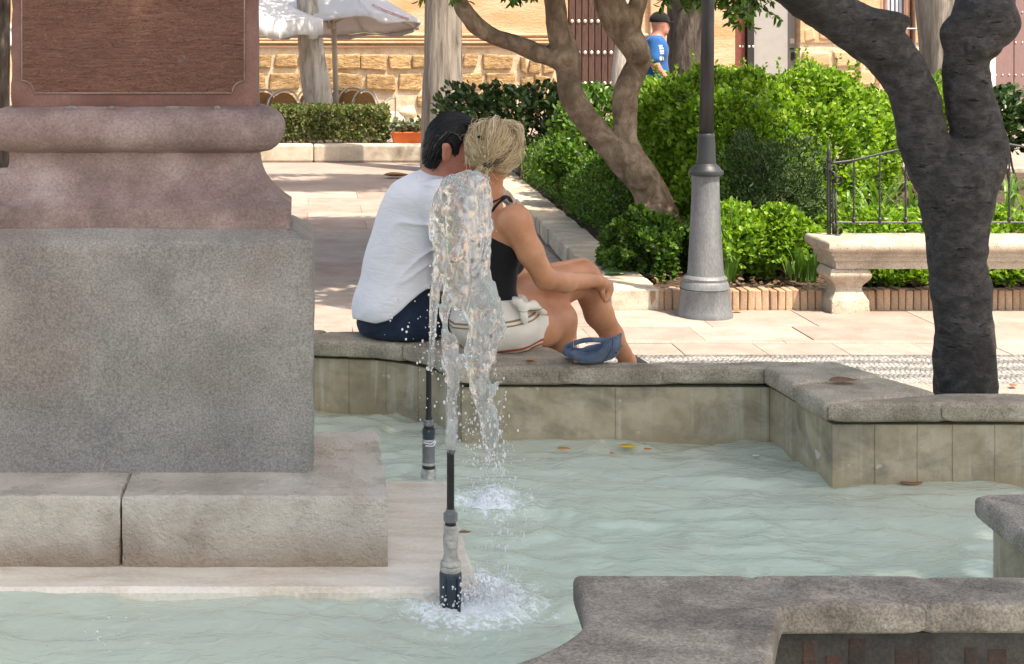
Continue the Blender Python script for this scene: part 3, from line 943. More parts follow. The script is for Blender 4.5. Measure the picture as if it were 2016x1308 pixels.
pavement = link(bpy.data.objects.new('pavement', None)); tag(pavement, kind='structure')
pavement.location = (1.5, 8, 0)
def slab(x0, x1, y0, y1, mat, z=0.0, seed=0, bev=.0022, parent=None, name='paving_slab'):
    r = random.Random(seed)
    gx = .0012
    dz = r.uniform(-.0025, .0025)
    mb = MB().box((x0 + gx, y0 + gx, -.012), (x1 - gx, y1 - gx, z + dz))
    return mb.build(name, mat, parent or pavement, bev=bev)
sd = 0
# rows in front of the planter
for (y0, y1, wd, mats) in ((8.06, 8.56, .62, ('paver', 'paver_pink')), (7.69, 8.06, .62, ('paver_pink', 'paver')), (7.61, 7.69, .9, ('paver', 'paver')), (7.34, 7.61, .40, ('paver_pink', 'paver'))):
    x = -.6 + random.Random(y0).uniform(0, .3)
    while x < 5.2:
        w = wd * random.Random(sd).uniform(.85, 1.12)
        slab(x, x + w, y0, y1, MAT[mats[0] if random.Random(sd * 3).random() < .6 else mats[1]], seed=sd)
        x += w; sd += 1
# the walk along the planter's side
y = 8.56
row = 0
while y < 15.2:
    d = .62
    x = -1.9 + (.3 if row % 2 else 0)
    while x < 1.62:
        w = min(.78, 1.66 + .025 * (y - 8.5) - x)
        slab(x, x + w, y, y + d, MAT['paver' if random.Random(sd).random() < .75 else 'paver_pink'], seed=sd); sd += 1
        x += w
    y += d; row += 1
# grey slabs beside the basin
for x0, x1, y0, y1 in ((1.85, 2.7, 5.2, 6.05), (2.7, 3.6, 5.2, 6.05), (1.85, 2.7, 6.05, 6.72), (2.7, 3.6, 6.05, 6.72), (3.6, 4.6, 5.2, 6.05), (3.6, 4.6, 6.05, 6.72)):
    slab(x0, x1, y0, y1, MAT['paver_grey'] if 'paver_grey' in MAT else MAT['ground'], seed=sd); sd += 1

# pebble mosaic band: dark bed, rows of pale and grey pebbles set on edge in chevrons
MAT['pebble_bed'] = stone('pebble_mortar_bed', [(.15, .143, .136), (.21, .20, .19)], 20, rough=.95, bump=.6)
bed = MB().box((-.6, 6.73, -.012), (5.2, 7.335, -.004)).build('pebble_bed', MAT['pebble_bed'], pavement)
def pebble_material():
    m, nt, b, out = nodes('mosaic_pebble')
    a = N(nt, 'Attribute'); a.attribute_name = 'tone'
    c = ramp(nt, a.outputs['Fac'], [(0, (.11, .108, .105)), (.4, (.19, .183, .177)), (.6, (.24, .23, .215)), (1, (.33, .315, .29))])
    nt.links.new(c, b.inputs['Base Color']); b.inputs['Roughness'].default_value = .55
    return m
pv, pq, tone = [], [], []
octv = np.array([[1, 0, 0], [0, 1, 0], [-1, 0, 0], [0, -1, 0], [0, 0, 1.0], [.6, .6, .55], [-.6, .6, .55], [-.6, -.6, .55], [.6, -.6, .55]])
octq = np.array([[0, 5, 4, 8], [1, 6, 4, 5], [2, 7, 4, 6], [3, 8, 4, 7]])
octt = np.array([[0, 1, 5], [1, 2, 6], [2, 3, 7], [3, 0, 8]])
cnt = 0; V = []; Q = []; T = []; tn = []; tt_ = []
gp = np.random.default_rng(5)
yy = 6.745; rowi = 0
while yy < 7.33:
    xx = .75
    while xx < 5.1:
        ang = (.75 if rowi % 2 else -.75) + gp.normal(0, .15)
        wave = yy + .018 * math.sin(xx * 9) - 6.745
        pale = (int(wave / .075) % 2 == 0)
        s = np.array([.017, .008, .008]) * gp.uniform(.85, 1.2)
        ca, sa = math.cos(ang), math.sin(ang)
        v = octv * s
        v = np.c_[v[:, 0] * ca - v[:, 1] * sa + xx, v[:, 0] * sa + v[:, 1] * ca + yy + gp.normal(0, .002), v[:, 2] - .005]
        V.append(v); Q.append(octq + cnt); T.append(octt + cnt)
        t = np.clip((.85 if pale else .25) + gp.normal(0, .13), 0, 1)
        tn += [t] * 4; tt_ += [t] * 4
        cnt += len(v); xx += .021 + gp.uniform(0, .004)
    yy += .019; rowi += 1
me = make_mesh('pebble_mosaic', np.concatenate(V), [np.concatenate(Q), np.concatenate(T)], True)
fattr(me, 'tone', tn + tt_)
tag(obj('pebble_mosaic', me, pebble_material(), pavement), kind='stuff')

# ------------------------------------------------------------------ planter: brick front kerb, stone side kerb, soil
planter = thing('garden_planter', (3.2, 10, 0), 'raised garden bed edged with soldier bricks in front and pale stones along the walk', 'planter')
x = 1.70
i = 0
proto = []
for s in range(6):
    r = random.Random(s)
    mb = MB().box((-.0195, -.055, -.01), (.0195, .055, .108 + r.uniform(-.004, .005)))
    me = mb.mesh('brick')
    me.materials.append(MAT['brick'])
    proto.append(me)
while x < 4.9:
    r = random.Random(i + 50)
    o = link(bpy.data.objects.new('brick', proto[i % 6])); o.parent = planter
    o.location = (x - 3.2, 8.63 - 10 + r.uniform(-.004, .004), 0)
    o.rotation_euler = (r.uniform(-.02, .02), r.uniform(-.03, .03), r.uniform(-.05, .05))
    bevel(o, .006, 2)
    x += .0425 + r.uniform(-.002, .002); i += 1
MB().box((1.70, 8.59, -.01), (4.9, 8.685, .092)).build('mortar_core', MAT['mortar'], planter)
# side kerb: pale stones with toothed faces
def side_x(y): return 1.68 + .026 * (y - 8.57)
y = 8.57; i = 0
while y < 16.6:
    r = random.Random(i + 300)
    L = .20 + r.uniform(-.03, .04)
    xa = side_x(y) + r.uniform(-.006, .012)
    mb = MB()
    v = np.array([[xa, y + .001, -.01], [xa + .27, y + .001, -.01], [xa + .27 + .008, y + L - .001, -.01], [xa + .008, y + L - .001, -.01]])
    vt = v + [0, 0, .125 + r.uniform(-.0015, .0015)]
    mb.add(np.r_[v, vt], [[0, 3, 2, 1], [4, 5, 6, 7], [0, 1, 5, 4], [1, 2, 6, 5], [2, 3, 7, 6], [3, 0, 4, 7]])
    mb.build('kerb_stone', MAT['side_kerb'], planter, bev=.007, seg=2)
    y += L; i += 1
# soil: an uneven sheet
nx, ny = 60, 90
X, Y = np.meshgrid(np.linspace(1.93, 8.5, nx), np.linspace(8.67, 16.6, ny))
X = np.maximum(X, side_x(Y) + .2)
Z = .065 + .02 * fbm(X * 4, Y * 4, 0, 3, 3) + .03 * np.clip(Y - 9, 0, 2) / 2
idx = np.arange(nx * ny).reshape(ny, nx)
q = np.stack([idx[:-1, :-1], idx[:-1, 1:], idx[1:, 1:], idx[1:, :-1]], -1).reshape(-1, 4)
obj('soil', make_mesh('soil', np.stack([X, Y, Z], -1).reshape(-1, 3), q, True), MAT['soil'], planter)
MB().box((8.5, 8.57, -.01), (8.62, 16.6, .12)).build('far_kerb', MAT['side_kerb'], planter, bev=.01)
MB().box((1.9, 16.6, -.01), (8.62, 16.75, .14)).build('back_kerb', MAT['side_kerb'], planter, bev=.01)
# dry leaves and clods on the soil
gl = np.random.default_rng(21)
n = 900
px = gl.uniform(2.0, 4.6, n); py = 8.72 + gl.gamma(1.4, .55, n)
pos = np.c_[px, py, .10 + gl.uniform(0, .015, n)]
d = np.c_[gl.normal(size=(n, 2)), gl.normal(0, .25, n)]
me = leaf_mesh('leaf_litter', pos, d, gl.uniform(.02, .05, n), LEAF_OVAL, np.tile([0, 0, 1.0], (n, 1)) + gl.normal(0, .3, (n, 3)), 4)
litter = obj('leaf_litter', me, leafmat('dry_leaf_litter', [(.06, .035, .02), (.14, .085, .045), (.25, .17, .10)], .1, .8), planter)
tag(litter, kind='stuff')

# ------------------------------------------------------------------ far island with its kerb
island = thing('raised_island', (0, 20.5, 0), 'pale raised island with a long smooth kerb before the clipped hedge', 'kerb')
x = -9.0; i = 0
while x < 1.65:
    L = 1.5 + random.Random(i).uniform(-.2, .2)
    MB().box((x + .002, 19.3, -.012), (min(x + L, 1.7) - .002, 19.62, .212)).build('kerb_stone', MAT['side_kerb'], island, bev=.03, seg=3)
    x += L; i += 1
MB().box((-9, 19.62, -.012), (1.7, 23.2, .198)).build('paving', MAT['ground'], island)
# ------------------------------------------------------------------ back wall of the square
YW = 27.0
wall = thing('church_wall', (4, YW, 0), 'sunlit ochre sandstone building front with rough ashlar base and pale render above', 'building')
def wx(px): return float(W(px, 0, YW)[0])
def wz(py): return float(W(0, py, YW)[2])
def wall_piece(x0, x1, z0, z1, mat, y=YW, name='render', th=.5):
    return MB().box((x0, y, z0), (x1, y + th, z1)).build(name, mat, wall)
zt = wz(84)
# mortar body behind the ashlar and render above it, door openings left free
op = [(wx(1118), wx(1246)), (wx(1446), wx(1576)), (wx(1738), wx(1802)), (wx(1958), wx(2200))]
xs = [-12] + [v for o_ in op for v in o_] + [16]
for i in range(0, len(xs), 2):
    x0, x1 = xs[i], xs[i + 1]
    wall_piece(x0, x1, -.1, zt, MAT['mortar'], YW + .03, 'mortar_bed')
    wall_piece(x0, x1, zt, 6.5, MAT['plaster'], YW)
for (x0, x1) in op:
    wall_piece(x0, x1, 3.4, 6.5, MAT['plaster'], YW + .004, 'lintel')
    wall_piece(x0 - .02, x1 + .02, -.1, 3.42, MAT['white_wall'], YW + .52, 'reveal', .1)
# moulded strings of eroded courses above the ashlar
for (a, b, p) in ((66, 72, .05), (75, 80, .035), (82, 86, .06), (90, 94, .03)):
    for i in range(0, 4, 2):
        MB().box((xs[i], YW - p, wz(b)), (xs[i + 1] - .02, YW + .1, wz(a))).build('string_course', MAT['plaster'], wall, bev=.02)
# rough ashlar, stone by stone
def ashlar(px0, px1, rows, seed, wmin=34, wmax=74, mat='sandstone', gap=.045, skip=()):
    r = random.Random(seed)
    for (ya, yb) in rows:
        x = px0 - r.uniform(0, 30)
        while x < px1:
            w = r.uniform(wmin, wmax)
            a, b = max(x, px0), min(x + w, px1)
            if b - a > 10 and not any(a < s[1] and b > s[0] and ya >= s[2] for s in skip):
                mb = MB()
                j = lambda: r.uniform(-.034, .034)
                x0, x1, z0, z1 = wx(a) + gap / 2, wx(b) - gap / 2, wz(yb) + gap / 2, wz(ya) - gap / 2
                d = r.uniform(.015, .06)
                v = [(x0 + j(), YW + .1, z0 + j()), (x1 + j(), YW + .1, z0 + j()), (x1 + j(), YW + .1, z1 + j()), (x0 + j(), YW + .1, z1 + j())]
                f = [(vx * .93 + .07 * (x0 + x1) / 2 + j() * .5, YW - d + r.uniform(-.015, .015), vz * .93 + .07 * (z0 + z1) / 2 + j() * .5) for vx, _, vz in v]
                mb.add(v + f, [[4, 5, 6, 7], [0, 1, 5, 4], [1, 2, 6, 5], [2, 3, 7, 6], [3, 0, 4, 7]])
                mb.build('stone_block', MAT[mat], wall, bev=.03, seg=2)
            x += w
rows = [(106, 139), (142, 181), (184, 216), (218, 250)]
ashlar(wx and 430, 1020, rows, 3, skip=((748, 800, 184),))
ashlar(1020, 1096, [(112, 146), (148, 180), (182, 214), (216, 248)], 5, 26, 40, 'sandstone_smooth' if 'sandstone_smooth' in MAT else 'sandstone')
ashlar(1578, 1736, [(50, 84), (100, 132), (134, 170), (172, 215), (216, 250)], 9, 30, 70, 'plaster', .05)
# boulders fallen at the wall's foot
for (px, py, rr, s) in ((800, 222, 22, 1), (778, 240, 26, 2), (815, 246, 20, 3)):
    f = MB().sphere(W(px, py, YW - .6), (R(rr * .8, YW), .2, R(rr * .6, YW)), 14, 10)
    me = f.mesh('boulder', True)
    co = np.array([v.co[:] for v in me.vertices])
    dd = 1 + .6 * fbm(co[:, 0] * 5 + s, co[:, 1] * 5, co[:, 2] * 5, 3, s)
    c0 = W(px, py, YW - .6)
    me.vertices.foreach_set('co', ((co - c0) * dd[:, None] + c0).astype(np.float32).ravel())
    o = link(bpy.data.objects.new('boulder', me)); me.materials.append(MAT['mortar'])
    tag(o, ['pale ochre boulder at the foot of the wall behind the terracotta trough', 'pale boulder beside the end of the clipped hedge', 'pale low boulder just above the terracotta trough'][s - 1], 'boulder', 'boulders at the foot of the wall')

# doors
stud_me = MB().sphere((0, 0, 0), (.036, .024, .036), 8, 6).mesh('stud', True); stud_me.materials.append(MAT['stud'])
def studded_door(px0, px1, label, mat, rows, sp, y=YW + .12, top=3.35, nplank=5, sr=1.0, sill=.32):
    x0, x1 = wx(px0), wx(px1)
    t = thing('studded_door', ((x0 + x1) / 2, y, sill), label, 'door')
    w = (x1 - x0) / nplank
    for i in range(nplank):
        MB().box((x0 + i * w + .006, y, sill), (x0 + (i + 1) * w - .006, y + .06, top)).build('plank', mat, t, bev=.008)
    MB().box((x0, y + .061, sill), (x1, y + .10, top)).build('backing', mat, t)
    for py in rows:
        z = wz(py)
        n = max(1, int((x1 - x0) / sp))
        for i in range(n):
            o = link(bpy.data.objects.new('stud', stud_me)); o.parent = t
            o.location = Vector((x0 + (i + .5) * (x1 - x0) / n, y - .005, z)) - t.location
            o.scale = (sr, sr, sr)
    MB().box((x0 - .05, y - .3, -.1), (x1 + .05, y + .3, sill - .002)).build('threshold', MAT['mortar'], t, bev=.01)
    return t
studded_door(1122, 1212, 'dark brown plank door with rows of pale round studs behind the forked tree', MAT['door_wood'], (42, 104, 165, -20, 226), .105, nplank=7)
studded_door(1214, 1242, 'narrow dark door leaf with small studs beside the walking man', MAT['door_mauve2'] if 'door_mauve2' in MAT else MAT['door_wood'], (40, 56, 104, 165), .11, nplank=2, sr=.7)
studded_door(1960, 2130, 'mauve plank door with small studs at the far end of the wall', MAT['door_mauve'], (-30, 24, 84, 148), .11, nplank=4, sr=.45)
# dark red door ajar on a bright white hall
t = thing('open_red_door', (wx(1468), YW + .2, .3), 'dark red door leaf with pale studs standing open beside a white hallway', 'door')
MB().box((wx(1450), YW + .2, .1), (wx(1474), YW + .26, 3.38)).build('leaf', MAT['door_red'], t, bev=.01)
MB().box((wx(1475), YW + .10, .1), (wx(1488), YW + .5, 3.38)).build('leaf_edge', MAT['pvc_black'], t)
for i, px in enumerate((1463, 1469, 1478, 1486)):
    o = link(bpy.data.objects.new('stud', stud_me)); o.parent = t
    o.location = Vector((wx(px), YW + (.2 if px < 1475 else .1), wz(92))) - t.location; o.scale = (.7, .7, .7)
t = thing('white_hall_partition', (wx(1530), YW + .3, 0), 'plain white partition inside the doorway with a small black notice', 'partition')
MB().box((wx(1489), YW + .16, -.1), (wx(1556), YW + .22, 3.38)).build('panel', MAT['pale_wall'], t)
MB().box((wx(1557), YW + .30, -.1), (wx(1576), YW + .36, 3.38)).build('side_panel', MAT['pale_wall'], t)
MB().box((wx(1565), YW + .28, wz(98)), (wx(1573), YW + .299, wz(95))).build('notice', MAT['pvc_black'], t)
MB().box((wx(1566), YW + .285, wz(86)), (wx(1574), YW + .299, wz(76))).build('paper', MAT['white_wall'], t)
MB().box((wx(1567), YW + .26, wz(120)), (wx(1574), YW + .299, wz(103))).build('box', MAT['pvc_black'], t, bev=.02)
MB().box((wx(1489), YW + .05, -.1), (wx(1576), YW + .15, .55)).build('step', MAT['frame_brown'], t)
# window with grille
t = thing('grilled_window', (wx(1770), YW, .9), 'tall brown framed window with pale blind behind an iron grille', 'window')
MB().box((wx(1742), YW + .1, wz(170)), (wx(1752), YW + .2, 3.38)).build('frame', MAT['frame_brown'], t, bev=.01)
MB().box((wx(1784), YW + .1, wz(170)), (wx(1796), YW + .2, 3.38)).build('frame', MAT['frame_brown'], t, bev=.01)
MB().box((wx(1738), YW + .08, wz(186)), (wx(1802), YW + .22, wz(170))).build('sill', MAT['plaster'], t, bev=.01)
MB().box((wx(1752), YW + .2, wz(170)), (wx(1784), YW + .22, 3.38)).build('pane', MAT['glass_dark'], t)
for k in range(4):
    MB().box((wx(1753 + k * 8), YW + .16, wz(168)), (wx(1759 + k * 8), YW + .18, 3.3)).build('blind_slat', MAT['curtain'], t)
gr = MB()
for px in (1740, 1760, 1781, 1799): gr.tube([(wx(px), YW - .06, wz(185)), (wx(px), YW - .06, 3.4)], .012, 6)
gr.build('bar', MAT['grille'], t)
MB().tube([(wx(1736), YW - .06, wz(57)), (wx(1803), YW - .06, wz(57))], .016, 6).build('cross_bar', MAT['grille'], t)
# a rain pipe on the plain wall
pp = MB().tube([(wx(1692), YW - .05, wz(240)), (wx(1692), YW - .05, 3.8)], .035, 8).build('drain_pipe', MAT['plaster'], None)
tag(pp, 'thin vertical rain pipe on the ochre wall beside the grilled window', 'pipe')
# pilaster strips
MB().box((wx(1388), YW - .12, -.1), (wx(1444), YW + .02, 6.4)).build('pilaster', MAT['plaster'], wall, bev=.02)
MB().box((wx(1278), YW - .1, -.1), (wx(1330), YW + .02, 6.4)).build('pilaster', MAT['plaster'], wall, bev=.02)
MB().box((wx(1900), YW - .1, -.1), (wx(1956), YW + .02, 6.4)).build('pilaster', MAT['white_wall'], wall, bev=.02)

# ------------------------------------------------------------------ cafe: parasols, chairs
def parasol(px, py_rim, rad, Y, label, sides=8, rot=.39, pole=True, lean=0.0, drop=.42, valance=.16, seed=0, tilt=0.0):
    c = W(px, py_rim, Y); s_ = F / Y
    zr = c[2]
    t = thing('parasol', (c[0], Y, 0.2), label, 'parasol', 'parasols of the cafe terrace')
    a = rot + np.arange(sides) * 2 * math.pi / sides
    top = np.array([c[0], Y, zr + drop])
    rim = np.c_[c[0] + rad * np.cos(a), Y + rad * np.sin(a), zr - tilt * rad * np.sin(a)]
    rng_ = np.random.default_rng(seed)
    # canopy: each gore a small sagging grid
    V = []; Q = []; n0 = 0; m = 7
    for i in range(sides):
        A, B = rim[i], rim[(i + 1) % sides]
        for u in range(m + 1):
            for w in range(m + 1):
                f = u / m; g_ = w / m
                p = top + f * ((A + (B - A) * g_) - top)
                sag = -.06 * math.sin(math.pi * g_) * f * (1 - .3 * f) - .10 * math.sin(math.pi * f) * 0.6
                V.append(p + [0, 0, sag + .012 * vnoise(p[0] * 3, p[1] * 3, seed, 3)])
        for u in range(m):
            for w in range(m):
                k_ = n0 + u * (m + 1) + w
                Q.append([k_, k_ + m + 1, k_ + m + 2, k_ + 1])
        n0 = len(V)
    me = make_mesh('canopy', np.array(V), np.array(Q), True)
    o = obj('canopy', me, MAT['canvas'], t); so = o.modifiers.new('thick', 'SOLIDIFY'); so.thickness = .006
    # valance with a wavy hem
    V = []; Q = []
    per = 12
    for i in range(sides):
        A, B = rim[i], rim[(i + 1) % sides]
        for w in range(per):
            g_ = w / per
            p = A + (B - A) * g_
            sag = -.06 * math.sin(math.pi * g_) * .7
            wob = .03 * math.sin(w * 2.1 + i)
            V.append(p + [0, 0, sag]); V.append(p * 1 + [wob, wob * .6, sag - valance - .03 * math.sin(math.pi * g_ * 2)])
    nv = len(V) // 2
    Q = [[2 * i, 2 * i + 1, 2 * ((i + 1) % nv) + 1, 2 * ((i + 1) % nv)] for i in range(nv)]
    o = obj('valance', make_mesh('valance', np.array(V), np.array(Q), True), MAT['canvas'], t); so = o.modifiers.new('thick', 'SOLIDIFY'); so.thickness = .005
    if pole:
        MB().tube([(c[0] + lean, Y, .2), (c[0], Y, zr + drop + .1)], .042, 10).build('pole', MAT['pole_grey'], t, smooth=True)
        hub = np.array([c[0], Y, zr - .02])
        for i in range(sides):
            MB().tube([hub, top + .55 * (rim[i] - top) + [0, 0, -.07]], .014, 6).build('rib', MAT['pole_grey'], t)
        MB().lathe([(.06, -.06), (.075, -.03), (.075, .03), (.05, .06)], 10, hub).build('hub', MAT['pole_grey'], t)
    return t, rim, top
pB, rimB, topB = parasol(652, 47, 1.36, 22.3, 'large white parasol with red lettering on its canopy beside the pale trunk', lean=.09, seed=3, drop=.95, tilt=.10, valance=.05)
pA, rimA, topA = parasol(505, 38, .92, 20.9, 'white parasol with a scalloped hem in front of the lettered one', seed=5, drop=.5, valance=.22, rot=.1)
pC, rimC, topC = parasol(-55, 60, .62, 19.5, 'white parasol seen at the edge behind the red pedestal', seed=8, drop=.6, valance=.2)
def canopy_text(parent, px, py, body, size, below=False):
    """Red lettering printed on the cloth where the photograph shows it."""
    can = [c for c in parent.children if c.name.startswith('canopy')][0]
    off = can.location + parent.location
    bv = BVHTree.FromPolygons([Vector(v.co) + off for v in can.data.vertices], [p.vertices[:] for p in can.data.polygons])
    eye = Vector((0, 0, CAM_H)); d = (Vector(W(px, py, 20.0)) - eye).normalized()
    h, nrm, _, _ = bv.ray_cast(eye, d)
    if h is None: return None
    if nrm.dot(d) > 0: nrm = -nrm
    x = Vector((1, 0, 0)); x = (x - nrm * x.dot(nrm)).normalized(); up = nrm.cross(x).normalized()
    if below: x = -x
    cu = bpy.data.curves.new('lettering', 'FONT'); cu.body = body; cu.size = size; cu.align_x = 'CENTER'; cu.align_y = 'CENTER'; cu.extrude = .001; cu.offset = .0035
    tmp = link(bpy.data.objects.new('lettering_curve', cu))
    bpy.context.view_layer.update()
    me = bpy.data.meshes.new_from_object(tmp.evaluated_get(bpy.context.evaluated_depsgraph_get()))
    bpy.data.objects.remove(tmp)
    me.materials.clear(); me.materials.append(MAT['text_red'])
    # lay every point of the word on the cloth
    co = np.array([v.co[:] for v in me.vertices])
    out = []
    for c in co:
        p = h + x * float(c[0]) + up * float(c[1]) + nrm * .3
        hit, n2, _, _ = bv.ray_cast(p, -nrm)
        q = hit if hit is not None else p - nrm * .3
        out.append((q + nrm * .022 + up * .0)[:])
    me.vertices.foreach_set('co', np.array(out, dtype=np.float32).ravel())
    return obj('lettering', me, MAT['text_red'], parent)
canopy_text(pB, 768, 27, 'Cruzcampo', .12)
canopy_text(pB, 562, 66, 'Cruzcampo', .10, True)

def cafe_chair(loc, rz, label):
    t = thing('cafe_chair', loc, label, 'chair', 'cafe chairs on the terrace'); t.rotation_euler = (0, 0, rz)
    a = np.linspace(0, math.pi, 13)
    arch = np.c_[.24 * np.cos(a), -.20 + .03 * np.sin(a), .45 + .30 * np.sin(a) ** .8]
    MB().tube(arch, .013, 8).build('back_frame', MAT['alu'], t, smooth=True, world_coords=False)
    arm = np.array([(.24, -.2, .45), (.27, -.05, .60), (.27, .12, .62), (.25, .2, .58), (.23, .2, 0)])
    for sgn in (1, -1):
        MB().tube(spline(arm * [sgn, 1, 1], 4), .012, 8).build('arm', MAT['alu'], t, smooth=True, world_coords=False)
        MB().tube([(sgn * .22, -.2, .45), (sgn * .24, -.26, 0)], .012, 8).build('leg', MAT['alu'], t, smooth=True, world_coords=False)
    V = [(.21 * x * (1 - .35 * z ** 2), -.20 + .025 * math.cos(x * 1.5), .46 + .25 * z * (1 - .25 * x * x)) for z in np.linspace(0, 1, 7) for x in np.linspace(-1, 1, 9)]
    Q = [[r_ * 9 + c_, r_ * 9 + c_ + 1, r_ * 9 + c_ + 10, r_ * 9 + c_ + 9] for r_ in range(6) for c_ in range(8)]
    o = obj('backrest', make_mesh('backrest', np.array(V), np.array(Q)), MAT['rattan'], t, False); o.modifiers.new('thick', 'SOLIDIFY').thickness = .008
    MB().lathe([(.22, .43), (.23, .445), (.22, .46)], 16).build('seat', MAT['rattan'], t, world_coords=False)
    return t
lab = ['cafe chair with rattan back nearest the pedestal', 'cafe chair with a wide aluminium arch beside the pale trunk', 'cafe chair half hidden behind the pale trunk',
       'cafe chair seen behind the parasol pole', 'cafe chair at the end of the row near the hole in the wall', 'cafe chair partly hidden by the parasol pole foot']
for (px, Yc, rz), l in zip(((508, 22.0, .5), (565, 21.8, -.2), (606, 22.6, .3), (690, 22.4, 2.9), (735, 22.0, -.7), (662, 22.9, .2)), lab):
    cafe_chair((W(px, 0, Yc)[0], Yc, .085), rz, l)

# terracotta trough with a small plant
c = W(803, 278, 19.45); tr = thing('terracotta_trough', (c[0], 19.75, .2), 'orange terracotta trough with a low leafy plant on the island', 'planter')
s_ = 19.75 / F
mb = MB()
x0, x1, xa, xb = c[0] - 25 * s_, c[0] + 27 * s_, c[0] - 30 * s_, c[0] + 32 * s_
mb.add([(x0, 19.64, .2), (x1, 19.64, .2), (x1, 19.86, .2), (x0, 19.86, .2), (xa, 19.6, .345), (xb, 19.6, .345), (xb, 19.9, .345), (xa, 19.9, .345)],
       [[0, 3, 2, 1], [4, 5, 6, 7], [0, 1, 5, 4], [1, 2, 6, 5], [2, 3, 7, 6], [3, 0, 4, 7]])
mb.build('trough', MAT['terracotta'], tr, bev=.008)
MB().box((xa - .01, 19.59, .335), (xb + .01, 19.91, .355)).build('rim', MAT['terracotta'], tr, bev=.006)
g = np.random.default_rng(2); n = 260
pos = np.c_[g.uniform(xa, xb, n), g.uniform(19.62, 19.88, n), .35 + np.abs(g.normal(0, .06, n))]
d = np.c_[g.normal(0, .7, n), g.normal(-.3, .7, n), np.abs(g.normal(.5, .5, n))]
obj('plant', leaf_mesh('plant', pos, d, g.uniform(.05, .10, n), LEAF_OVAL, None, 2), leafmat('grey_green_leaf', [(.10, .13, .08), (.17, .20, .13), (.24, .26, .19)]), tr)
# ------------------------------------------------------------------ foliage bodies
def in_hull(P, blobs):
    d = np.full(len(P), 9.0)
    for c, r in blobs:
        d = np.minimum(d, (np.sqrt((((P - c) / r) ** 2).sum(1)) - 1) * min(r))
    return d

def bush(name, blobs, n, size, mat, label, cat, seed=0, shell=.16, noise_amp=.09, noise_f=4.0, template=LEAF_OVAL, up=.5, group=None, zmin=.06, inner=.25, holes=0.0, stems=14, leafname='foliage', sprays=0):
    """Leaves spread through the outer shell of noisy blobs, on a few bare stems."""
    g = np.random.default_rng(seed)
    lo = np.min([c - r for c, r in blobs], axis=0) - .15; hi = np.max([c + r for c, r in blobs], axis=0) + .15
    out = []; got = 0
    while got < n:
        P = g.uniform(lo, hi, (n * 4, 3))
        d = in_hull(P, blobs) + noise_amp * fbm(P[:, 0] * noise_f, P[:, 1] * noise_f, P[:, 2] * noise_f, 3, seed)
        prob = np.where(d > 0, 0, np.where(d > -shell, 1.0, inner * np.exp((d + shell) / .3)))
        if holes: prob = prob * (fbm(P[:, 0] * 7, P[:, 1] * 7, P[:, 2] * 7, 2, seed + 4) > holes - .5)
        keep = (g.random(len(P)) < prob) & (P[:, 2] > zmin)
        out.append(P[keep]); got += keep.sum()
        if len(out) > 60: break
    P = np.concatenate(out)[:n]
    ctr = np.mean([c for c, r in blobs], axis=0)
    d = (P - ctr); d /= np.linalg.norm(d, axis=1)[:, None] + 1e-6
    d = d * .7 + g.normal(0, .6, P.shape) + [0, 0, up]
    roll = np.cross(d, g.normal(size=P.shape) * .6 + [0, 0, 1.0]); 
    base = np.array([ctr[0], ctr[1], max(zmin - .02, 0)])
    t = thing(name, base, label, cat, group)
    sz = g.uniform(.7, 1.25, len(P)) * size
    out_n = P - ctr; out_n /= np.linalg.norm(out_n, axis=1)[:, None] + 1e-6
    me = leaf_mesh(leafname, P, d, sz, template, out_n * .55 + [0, -.1, .65] + g.normal(0, .42, P.shape), seed)
    o = obj(leafname, me, mat, t)
    if sprays:
        S = []; D = []
        for _ in range(sprays):
            i = g.integers(len(P)); p = P[i].copy(); v = d[i] / np.linalg.norm(d[i]) * .6 + [0, 0, .7]
            if in_hull(p[None], blobs)[0] < -.12: continue
            for k_ in range(7):
                p = p + v * size * .45
                for sg in (1, -1):
                    S.append(p); D.append(np.cross(v, g.normal(size=3)) * .8 + v * .5)
        if S:
            obj('new_shoots', leaf_mesh('new_shoots', np.array(S), np.array(D), size * .8, template, None, seed + 1), MAT['leaf_bright'], t)
    mb = MB()
    for i in range(stems):
        c, r = blobs[g.integers(len(blobs))]
        b = base + np.r_[g.normal(0, .12, 2) * min(1.0, (hi - lo)[0]), 0]
        e = c + g.normal(0, .35, 3) * r
        if len(blobs) > 3: b = np.array([e[0] + g.normal(0, .1), e[1] + g.normal(0, .1), base[2]])
        m_ = (b + e) / 2 + g.normal(0, .05, 3)
        mb.tube(spline([b, m_, e], 3), np.linspace(.014, .005, 7) * (1 if size > .025 else .7), 5)
    if mb.n: mb.build('stems', MAT['stem'], t)
    return t

def B(px, py, Y, rx, ry, rz):
    return (W(px, py, Y), np.array([R(rx, Y), ry, R(rz, Y)]))

# the large bright bush behind the lamp
bush('round_shrub', [B(1440, 265, 11.2, 165, .75, 125), B(1590, 280, 11.4, 140, .75, 140), B(1300, 275, 12.2, 105, .6, 110), B(1480, 370, 10.9, 190, .6, 110), B(1680, 320, 11.5, 75, .6, 90), B(1390, 400, 11.0, 60, .45, 80), B(1230, 330, 12.6, 60, .5, 70)],
     52000, .040, MAT['leaf_bright'], 'large round bright green shrub in the garden bed behind the lamp post', 'shrub', 1, shell=.12, noise_amp=.16, noise_f=3.2, zmin=.2, sprays=320, stems=60, inner=.15, holes=.30)
# fine dark bush in front of it
bush('yew_bush', [B(1520, 355, 10.1, 84, .35, 72), B(1470, 390, 10.0, 60, .3, 50), B(1545, 400, 10.0, 55, .3, 45)], 8000, .034, MAT['leaf_yew'], 'dark fine needled bush in front of the bright shrub', 'shrub', 2, shell=.16, noise_amp=.30, noise_f=7, holes=.35, template=LEAF_LONG, zmin=.15, stems=12)
